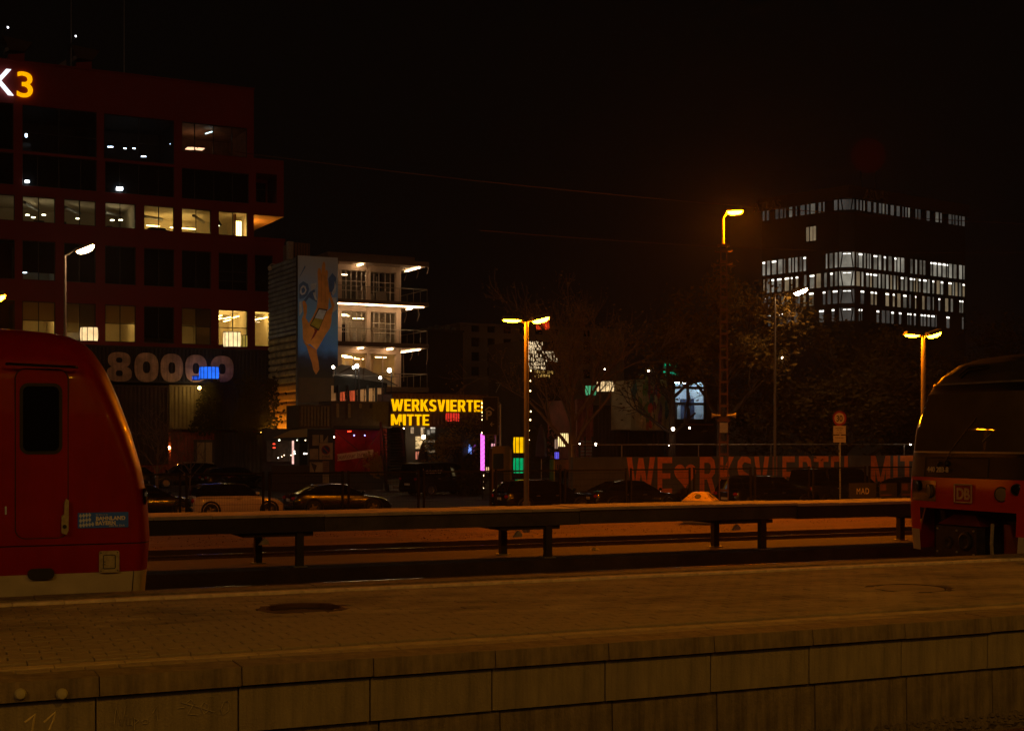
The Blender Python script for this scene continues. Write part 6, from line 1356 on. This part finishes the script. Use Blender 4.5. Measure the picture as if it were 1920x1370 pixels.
for k in range(3): MB().box(a + (b - a) * (.2 + .3 * k) - .3, a + (b - a) * (.2 + .3 * k) + .3, 1.0, 1.08, d - .22, d - .17).build('tube_lamp', E('studio_tube', (.80, .95, 1.), 60), lw)
MB().box(a + (b - a) * .68, b, 1.5, 1.9, c, c + (d - c) * .55).build('cabinet', M('studio_cabinet', (.06, .08, .14), .6, var=.6, scale=2), lw); MB().box(a, a + (b - a) * .4, 1.2, 1.5, c, c + (d - c) * .40).build('shelf_unit', dkc, lw)
MB().box(wfr.u(1276), wfr.u(1328), -.6, -.05, wfr.z(1296, 797), wfr.z(1296, 794)).build('balcony_edge', M('edge_timber', (.20, .11, .05), .7), lw)
for i, (px, py, s) in enumerate(((1262, 804, .12), (1293, 802, .06), (1254, 834, .05), (1087, 832, .05), (1117, 833, .09), (1216, 695, .06), (1726, 833, .08), (1707, 833, .05), (1466, 670, .07), (1656, 651, .05), (1134, 692, .06), (1145, 691, .05))):
    bulb(('bright lamp below the lit studio window', 'small lamp right of the bright one below the studio', 'tiny lamp on the painted wall rail', 'tiny lamp at the left end of the wall', 'small white lamp near the left end of the wall rail', 'small orange lamp left of the emerald drum', 'white lamp by the right train windscreen', 'tiny lamp left of the one by the train', 'small bluish lamp in the large tree', 'tiny lamp high in the right trees', 'left of two tiny lamps behind the bare tree', 'right of two tiny lamps behind the bare tree')[i], px, py, 80 if i < 9 else 110, s, E('lamp_far', (1., .82, .62), 26), 'distant_lamp')
rb = Fr(1110, 90, YAW); t, *_ = container(rb, 'dusky red container wall behind the bare tree trunk', 1082, 1112, 748, 862, M('container_dusk', (.20, .06, .05), .7, var=.5, scale=.8), 4, group=CGp); t, *_ = container(rb, 'dark container behind the wall left of the graffiti one', 1113, 1182, 760, 862, dkc, 4, group=CGp); container(rb, 'dark container stacked under the graffiti container', 1180, 1262, 808, 880, dkc, 4, group=CGp)
shf = Fr(1108, 84, YAW); sh = fthing(shf, 'slatted_shelter', 'white slatted screen behind the painted wall left end', 'screen')
for a0, b0 in ((1088, 1096), (1098, 1110)):
    for k in range(6): MB().box(shf.u(a0), shf.u(b0), 0, .05, shf.z(1100, 826 + 6 * k) - .10, shf.z(1100, 826 + 6 * k)).build('slat', M('slat_pale', (.20, .20, .22), .8), sh)
for px in (1087, 1097, 1111): MB().box(shf.u(px) - .05, shf.u(px) + .05, -.02, .07, 0, shf.z(1100, 818)).build('post', dkc, sh)
og = Fr(1055, 80, YAW); ob = board(og, 'orange brown panel with the number 18 beside the bare tree', [(1042, 862), (1066, 861), (1066, 882), (1042, 882)], M('panel_orange', (.26, .09, .02), .7, var=.3), 'numbered_panel', 'sign', 0)
uz_ = og.uz(1048, 879, -.01); text('lettering', '18', .36, sg_black, ob, (uz_[0], -.008, uz_[1]), depth=.004, bold=.004)
gp = fthing(og, 'green_post', 'narrow green and yellow post beside the numbered panel', 'post'); MB().box(og.u(1032), og.u(1036.5), -.1, .1, 0, og.z(1034, 861)).build('shaft', M('post_green', (.06, .16, .03), .6), gp); MB().box(og.u(1036.5), og.u(1039), -.1, .1, 0, og.z(1034, 861)).build('edge', M('post_yellow', (.40, .28, .03), .6), gp)
# pale house behind the large tree
hf = Fr(1500, 120, 0); hb = fthing(hf, 'pale_house', 'pale walled house hidden behind the large leafy tree', 'building'); MB().box(hf.u(1360), hf.u(1660), 0, 8, 0, hf.z(1500, 752)).build('wall', M('pale_wall', (.12, .11, .095), .9, var=.3, scale=.3), hb); MB().box(hf.u(1355), hf.u(1665), -.3, 8.3, hf.z(1500, 752), hf.z(1500, 746)).build('roof', dkc, hb)
for k in range(5): MB().box(hf.u(1380 + k * 56), hf.u(1400 + k * 56), -.03, .05, hf.z(1500, 800), hf.z(1500, 770)).build('window', dark_glass, hb)

# ================================================================== FAR OFFICE BLOCK (corner towards us)
DA = 285
cor = atD(1590, HY, DA); AT = thing('far_office_block', 'tall dark office block with rows of lit slit windows at right', 'building', (cor.x, cor.y, GZ), 0)
fac_m = M('far_facade', (.02, .017, .015), .8, var=.2, scale=.1)
class Face:
    def __init__(s, ang): s.a = ang; s.e = Vector((math.cos(ang), math.sin(ang), 0)); s.n = Vector((s.e.y, -s.e.x, 0))
    def t(s, px):
        d = ray(px, HY); c = Vector((cor.x - EYE.x, cor.y - EYE.y, 0)); det = d.x * (-s.e.y) - d.y * (-s.e.x)
        k = (c.x * (-s.e.y) - c.y * (-s.e.x)) / det; return (d.x * k - c.x) * s.e.x + (d.y * k - c.y) * s.e.y
    def P(s, t, off, z): return cor.xy.to_3d() * 0 + s.e * t + s.n * off + Vector((0, 0, z))
vr = Vector((CT, -ST, 0)); vf = Vector((ST, CT, 0))
er = (vr * .80 + vf * .60).normalized(); el = (-vr * .66 + vf * .75).normalized()
fR, fL = Face(math.atan2(er.y, er.x)), Face(math.atan2(el.y, el.x))
def zc(py): return atD(1590, py, DA).z - GZ
rightT, leftT = fR.t(1810), fL.t(1428)
ztopA = zc(348)
mb = MB(); r_ = er * rightT; l_ = el * leftT; bk_ = r_ + l_; c1_ = er * 2.0; c2_ = el * 2.2
mb.prism([(q.x, q.y) for q in (c1_, r_, bk_, l_, c2_)], 'z', 0, ztopA); mb.build('wall', fac_m, AT)
mb = MB(); mb.hexa([(-er - el) * .6 + Vector((0, 0, ztopA - 2.6)), r_ + (er - el) * .6 + Vector((0, 0, ztopA - 2.6)), bk_ + (er + el) * .6 + Vector((0, 0, ztopA - 2.6)), l_ + (el - er) * .6 + Vector((0, 0, ztopA - 2.6)), (-er - el) * .6 + Vector((0, 0, ztopA)), r_ + (er - el) * .6 + Vector((0, 0, ztopA)), bk_ + (er + el) * .6 + Vector((0, 0, ztopA)), l_ + (el - er) * .6 + Vector((0, 0, ztopA))]); mb.build('roof_band', M('far_band', (.075, .035, .02), .8), AT)
gl = [E('far_lit0', (.95, .86, .66), .10, .6, .3), E('far_lit1', (.95, .88, .70), .22, .55, .3), E('far_lit2', (1., .74, .42), .14, .6, .3), E('far_lit3', (.95, .88, .76), .055, .6, .15)]; gl_l = E('far_strip', (1., .95, .85), 3.0)
rw = random.Random(21)
def far_win(face, t0, t1, z0, z1, m, bright):
    s_ = 1 if face is fR else 1
    mb = MB(); n0 = -.05 if False else .12
    P = lambda t, o, z: face.P(t, o * (1 if face is fR else -1), z)
    o = MB().hexa([P(t0, .02, z0), P(t1, .02, z0), P(t1, -.15, z0), P(t0, -.15, z0), P(t0, .02, z1), P(t1, .02, z1), P(t1, -.15, z1), P(t0, -.15, z1)]).build('window', m, AT)
    MB().tube([P(t0, .06, z0), P(t0, .06, z1)], .06, 4).build('frame', fac_m, o)
    if bright: MB().hexa([P(t0, .05, z1 - .5), P(t1, .05, z1 - .5), P(t1, .02, z1 - .5), P(t0, .02, z1 - .5), P(t0, .05, z1 - .2), P(t1, .05, z1 - .2), P(t1, .02, z1 - .2), P(t0, .02, z1 - .2)]).build('ceiling_light', gl_l, o)
rowsA = [(366, 391, 'top'), (471, 499, 'a'), (507, 534, 'b'), (541, 567, 'c'), (576, 600, 'd')]
for y0, y1, nm in rowsA:
    z1_, z0_ = zc(y0), zc(y1)
    for face, T in ((fR, rightT), (fL, leftT)):
        t = 2.5
        while t < T - .8:
            w_ = rw.choice([.45, .7, .9, 1.2]); 
            pr = {'top': .80, 'a': .88, 'b': .92, 'c': .72, 'd': .5}[nm]
            if face is fL and nm == 'a' and T * .28 < t < T * .45: pr = 0
            if rw.random() < pr:
                m = {'top': gl[3] if rw.random() < .75 else gl[0], 'a': gl[rw.choice([1, 1, 0, 1])], 'b': gl[rw.choice([1, 2, 0, 0, 2])], 'c': gl[rw.choice([3, 0, 3, 2])], 'd': gl[3]}[nm]
                far_win(face, t, min(t + w_, T - .3), z0_, z1_, m, rw.random() < {'top': .15, 'a': .4, 'b': .35, 'c': .55, 'd': .6}[nm])
            t += w_ + rw.choice([.3, .45, .8])
    # corner bay with slanting struts
    cz = MB(); cm_ = {'top': gl[3], 'a': gl[1], 'b': gl[1], 'c': gl[3], 'd': gl[3]}[nm]
    n_ = (-er - el).normalized(); a_ = er * 1.95 + n_ * .12; b_ = el * 2.15 + n_ * .12
    o = MB().hexa([b_ + Vector((0, 0, z0_)), a_ + Vector((0, 0, z0_)), a_ - n_ * .2 + Vector((0, 0, z0_)), b_ - n_ * .2 + Vector((0, 0, z0_)), b_ + Vector((0, 0, z1_)), a_ + Vector((0, 0, z1_)), a_ - n_ * .2 + Vector((0, 0, z1_)), b_ - n_ * .2 + Vector((0, 0, z1_))]).build('corner_window', cm_, AT)
    fl_ = nm in ('a', 'c')
    for q0, q1 in (((.08, 0), (.22, 1)) if fl_ else ((.22, 0), (.08, 1)), ((.92, 0), (.78, 1)) if fl_ else ((.78, 0), (.92, 1))):
        P0 = b_ + (a_ - b_) * q0[0] + n_ * .1 + Vector((0, 0, z0_)); P1 = b_ + (a_ - b_) * q1[0] + n_ * .1 + Vector((0, 0, z1_)); MB().tube([P0, P1], .14, 5).build('strut', fac_m, o)
    for k in range(2): P0 = b_ + (a_ - b_) * (.25 + .3 * k) + n_ * .06 + Vector((0, 0, z1_ - .35)); P1 = P0 + (a_ - b_) * .22; MB().tube([P0, P1], .09, 4).build('ceiling_light', gl_l, o)
for px in (1514, 1521, 1527): t = fL.t(px); far_win(fL, t - .5, t + .3, zc(472) + 3.2, zc(472) + 6.2, gl[2], False)
s_let = M('far_letter', (.14, .08, .05), .6)
for face, pxc, py in ((fR, 1638, 362), (fL, 1442, 377)):
    t = face.t(pxc); z = zc(py) - (0 if face is fR else -1.2)
    o = text('roof_letters', 'ATLAS', 2.6, s_let, AT, (0, 0, 0), depth=.1, bold=.02); o.data.transform(Matrix.Translation(face.P(t, .75 if face is fR else -.75, z - .6)) @ Matrix.Rotation(face.a if face is fR else face.a + math.pi, 4, 'Z'))
rp = atD(1628, 292, DA + 4); ball = thing('round_roof_sign', 'dim red round sign on the roof of the far office block', 'sign', (rp.x, rp.y, ztopA + GZ), -TH)
MB().lathe([(3.6, .2), (3.6, -.2), (3.3, -.3), (.001, -.3)], (0, 0, rp.z - ztopA - GZ), 32, 'y').build('disc', E('dim_red', (1., .02, .03), .0055), ball)  # faint emission put into the disc, which is unlit
for s in (-1, 1): MB().cyl((s * 1.5, .3, 0), (s * 1.5, .3, rp.z - ztopA - GZ), .15, n=6).build('strut', fac_m, ball)
text('lettering', 'atlas', 2.2, E('dim_red2', (1., .05, .03), .007), ball, (0, -.32, rp.z - ztopA - GZ - .7), depth=.02)  # same faint emission put into the unlit lettering

# ================================================================== TREES
bark = M('bark', (.055, .038, .025), .9, var=.4, scale=5, bump=.6, bscale=18); bark_p = M('bark_pale', (.16, .10, .06), .9, var=.3, scale=5, bump=.4, bscale=18)
leaf_y = CLOTH('leaf_yellowish', (.15, .095, .02), .3); leaf_g = CLOTH('leaf_green', (.072, .050, .012), .3); leaf_d = CLOTH('leaf_dark', (.06, .05, .015), .3); bud = CLOTH('leaf_bud', (.28, .18, .045), .3)
def tree(name, label, px, D, ytop, spread, tr, seed, leafm=None, nleaf=0, leaf_s=.14, barkm=None, levels=5, fork=.25, upright=.6, group='trees of the court', lean=0.0, clump=.5, zbase=None, twig=.012, kids=(3, 4)):
    rg = random.Random(seed); p = atD(px, HY, D); zb = GZ if zbase is None else zbase; H = atD(px, ytop, D).z - zb
    t = thing(name, label, 'tree', (p.x, p.y, zb), 0, group); mb = MB(); ends = []; trunk = MB()
    base = Vector((0, 0, 0)); pts = [base]; rr = [tr * 1.25]
    for k in range(1, 6): pts.append(Vector((lean * k / 5 + rg.uniform(-.04, .04), rg.uniform(-.04, .04), H * fork * k / 5))); rr.append(tr * (1.1 - .08 * k))
    trunk.tube(pts, rr, 9); trunk.build('trunk', barkm or bark, t, smooth=True)
    def grow(p0, d, L, r, lev):
        n = 4; q = [p0]; rs_ = [r]; dd = d.copy()
        for k in range(n):
            dd = (dd + Vector((rg.uniform(-1, 1), rg.uniform(-1, 1), rg.uniform(-.5, .9) * upright)) * .16).normalized(); q.append(q[-1] + dd * L / n); rs_.append(max(twig, r * (1 - .45 * (k + 1) / n)))
        mb.tube(q, rs_, 6 if lev < 2 else (4 if lev < 4 else 3), cap=False)
        if lev >= levels - 2: ends.extend(q[2:])
        if lev >= levels: return
        for k in range(rg.randint(*kids)):
            f = rg.uniform(.35, 1.0); i = min(n, max(1, round(f * n))); a = rg.uniform(0, 6.283); sp = rg.uniform(.45, .95) * (1.15 - .3 * upright)
            o_ = dd.orthogonal().normalized(); o2 = dd.cross(o_); nd = (dd + (o_ * math.cos(a) + o2 * math.sin(a)) * sp + Vector((0, 0, .22 * upright))).normalized()
            grow(q[i], nd, L * rg.uniform(.58, .8), max(twig, rs_[i] * .66), lev + 1)
    top = pts[-1]; nb_ = 6
    grow(top, Vector((rg.uniform(-.1, .1), 0, 1)).normalized(), H * (1 - fork) * .50, tr * .72, 1)
    for k in range(nb_):
        a = k * 6.283 / nb_ + rg.uniform(-.3, .3); z = pts[3 + k % 3]
        nd = Vector((math.cos(a) * spread, math.sin(a) * spread, rg.uniform(.5, 1.1))).normalized(); grow(z, nd, H * (1 - fork) * rg.uniform(.38, .5), tr * .52, 1)
    o = mb.build('branches', barkm or bark, t)
    zmx = max(v[2] for v in mb.v); s = H / zmx
    if leafm:
        lb = MB()
        for _ in range(nleaf):
            e = rg.choice(ends); c = e + Vector((rg.gauss(0, clump), rg.gauss(0, clump), rg.gauss(0, clump * .8))); a = Vector((rg.gauss(0, 1), rg.gauss(0, 1), rg.gauss(0, 1))).normalized(); b = a.orthogonal().normalized(); sz_ = leaf_s * rg.uniform(.6, 1.3)
            lb.add([c - a * sz_, c + b * sz_ * .55, c + a * sz_, c - b * sz_ * .55], [(0, 1, 2, 3)])
        lf = lb.build('crown', leafm, t)
    for ch in t.children:
        if ch.name.startswith(('branches', 'crown')): pass
    t.scale = (1, 1, 1)
    if abs(s - 1) > .02:
        for ch in t.children:
            if not ch.name.startswith('trunk'):
                for v in ch.data.vertices: 
                    z0 = H * fork * .6
                    if v.co.z > z0: v.co.z = z0 + (v.co.z - z0) * (H - z0) / max(.1, zmx - z0)
    return t
tree('bare_tree', 'tall bare tree with a dark trunk right of the double lamp', 1073, 76, 498, .50, .22, 4, bud, 2600, .075, bark_p, 5, .34, .9, clump=.25, kids=(3, 4), twig=.012)  # pale bark and buds: lamplight on the twigs put into their colour
tree('leafy_tree', 'yellowish leafy tree around the lattice mast', 1352, 80, 496, .75, .26, 8, leaf_y, 6500, .16, None, 5, .50, .5, clump=.36)
tree('leafy_tree', 'dark tree with branches crossing the bright studio window', 1259, 82, 560, .8, .24, 15, leaf_y, 260, .13, None, 4, .52, .5, clump=.35, kids=(2, 3), twig=.02)
tree('leafy_tree', 'large dense leafy tree beneath the far office block', 1580, 84, 585, 1.15, .30, 23, leaf_g, 14000, .17, None, 5, .22, .4, clump=.6)
tree('leafy_tree', 'dark leafy tree between the large tree and right lamp', 1690, 92, 612, 1.0, .26, 31, leaf_d, 9000, .18, None, 5, .25, .45, clump=.6)
tree('leafy_tree', 'reddish dark tree above the right train roof', 1850, 110, 585, 1.0, .28, 37, leaf_g, 9000, .2, None, 5, .25, .5, clump=.6)
tree('small_tree', 'small pale bare tree beside the left train nose', 295, 80, 752, .75, .10, 41, None, 0, .1, bark_p, 5, .42, .6, twig=.012, kids=(2, 3))
tree('small_tree', 'small yellow leafed tree between the sign and parking banner', 862, 83, 764, .8, .09, 47, bud, 1500, .10, None, 5, .40, .45, clump=.2, kids=(2, 3))
tree('small_tree', 'thin young tree in front of the red container shop', 356, 90, 815, .7, .06, 53, None, 0, .1, bark_p, 4, .35, .6, twig=.01, kids=(2, 3))
# creeper on the containers
def creeper(label, fr, px0, px1, y0, y1, n, seed, m, dens=None):
    rg = random.Random(seed); mb = MB(); t = fthing(fr, 'creeper', label, 'creeper'); u0, z1_ = fr.uz(px0, y0, -.1); u1, z0_ = fr.uz(px1, y1, -.1); st = MB(); pts_ = []
    for k in range(max(3, n // 220)):
        q = Vector((rg.uniform(u0, u1), -.08, z0_)); l = [q]
        while q.z < z1_ and len(l) < 14: q = q + Vector((rg.uniform(-.35, .35), rg.uniform(-.03, .03), rg.uniform(.15, .5))); l.append(q)
        st.tube(l, .015, 3, cap=False); pts_ += l
    st.build('stems', bark, t)
    for _ in range(n):
        e = rg.choice(pts_); c = e + Vector((rg.gauss(0, .22), rg.uniform(-.15, .02), rg.gauss(0, .22))); a = Vector((rg.gauss(0, 1), rg.gauss(0, .4), rg.gauss(0, 1))).normalized(); b = Vector((0, 1, 0)).cross(a); s = rg.uniform(.07, .15); mb.add([c - a * s, c + b * s * .7, c + a * s, c - b * s * .7], [(0, 1, 2, 3)])
    mb.build('leaves', m, t); return t
creeper('creeper over the lit olive container', Fr(360, 99.6, YAW), 352, 402, 726, 805, 900, 3, leaf_d); creeper('dense creeper covering the dark container left of the tower', Fr(450, 99.6, YAW), 410, 508, 716, 815, 1900, 5, leaf_d); creeper('creeper hanging over the white zeros', Fr(300, 99.6, YAW), 300, 345, 690, 722, 160, 6, leaf_d)
sideF = Fr(540, 96.2, YAW); creeper('creeper climbing the yellow tower ribs', Fr(520, 99, YAW), 512, 520, 740, 806, 120, 9, leaf_d); creeper('leafy plant beside the door frame right of the stage', Fr(705, 89, YAW), 702, 712, 864, 884, 220, 12, bud); creeper('low planting beside the landing', Fr(1000, 86, YAW), 1000, 1030, 815, 862, 500, 13, leaf_d)
# dark shrub in front of the shop fronts
def shrub(label, px, D, ytop, wd, n, seed, m):
    rg = random.Random(seed); p = atD(px, HY, D); H = atD(px, ytop, D).z - GZ; t = thing('shrub', label, 'shrub', (p.x, p.y, GZ)); mb = MB(); st = MB()
    for k in range(14): a = rg.uniform(0, 6.28); st.tube([(0, 0, 0), (math.cos(a) * wd * .4, math.sin(a) * wd * .4, H * rg.uniform(.5, .9))], [.03, .01], 4)
    st.build('stems', bark, t)
    for _ in range(n):
        a = rg.uniform(0, 6.28); r = wd * rg.random() ** .5; z = H * rg.random(); r *= math.sin(math.pi * min(.95, .25 + .7 * z / H)); c = Vector((r * math.cos(a), r * math.sin(a), z)); d = Vector((rg.gauss(0, 1), rg.gauss(0, 1), rg.gauss(0, 1))).normalized(); b = d.orthogonal().normalized(); s = rg.uniform(.07, .15); mb.add([c - d * s, c + b * s * .6, c + d * s, c - b * s * .6], [(0, 1, 2, 3)])
    mb.build('foliage', m, t)
shrub('dark round shrub left of the pink tube', 880, 80, 852, .75, 900, 2, leaf_d); shrub('darker shrub beside the shrub left of the pink tube', 893, 82, 846, .6, 700, 4, leaf_d); shrub('low green shrub behind the gate near the heart', 1285, 68, 916, .8, 700, 6, leaf_g)
# overhead wires
def wire(label, a, b, D0, D1, sag):
    p0, p1 = atD(*a, D0), atD(*b, D1); pts = [p0 + (p1 - p0) * k / 12 + Vector((0, 0, -sag * 4 * (k / 12) * (1 - k / 12))) for k in range(13)]
    tag(MB().tube(pts, .018, 4).build('overhead_wire', M('wire_copper', (.05, .022, .012), .6, .2)), label, 'wire', 'overhead wires')
wire('upper overhead wire crossing the night sky to the right', (440, 285), (2050, 425), 50, 60, .4); wire('lower overhead wire crossing the night sky to the right', (900, 432), (2050, 470), 55, 70, .4)
# ================================================================== AIR
haze = MB().box(-330, 640, -20, 700, -1.9, 60).build('haze', None)  # air volume added to give the lamps halos like lens glow
haze.data.materials.clear()
hm = bpy.data.materials.new('halo_air'); hm.use_nodes = True; hn = hm.node_tree; hn.nodes.clear()
ho = hn.nodes.new('ShaderNodeOutputMaterial'); hv = hn.nodes.new('ShaderNodeVolumePrincipled')
hv.inputs['Color'].default_value = (.95, .93, .9, 1); hv.inputs['Density'].default_value = 0.0002; hv.inputs['Anisotropy'].default_value = 0.6
hn.links.new(hv.outputs[0], ho.inputs['Volume']); haze.data.materials.append(hm); tag(haze, 'thin haze added over the whole place for lamp halos', 'haze', kind='stuff')
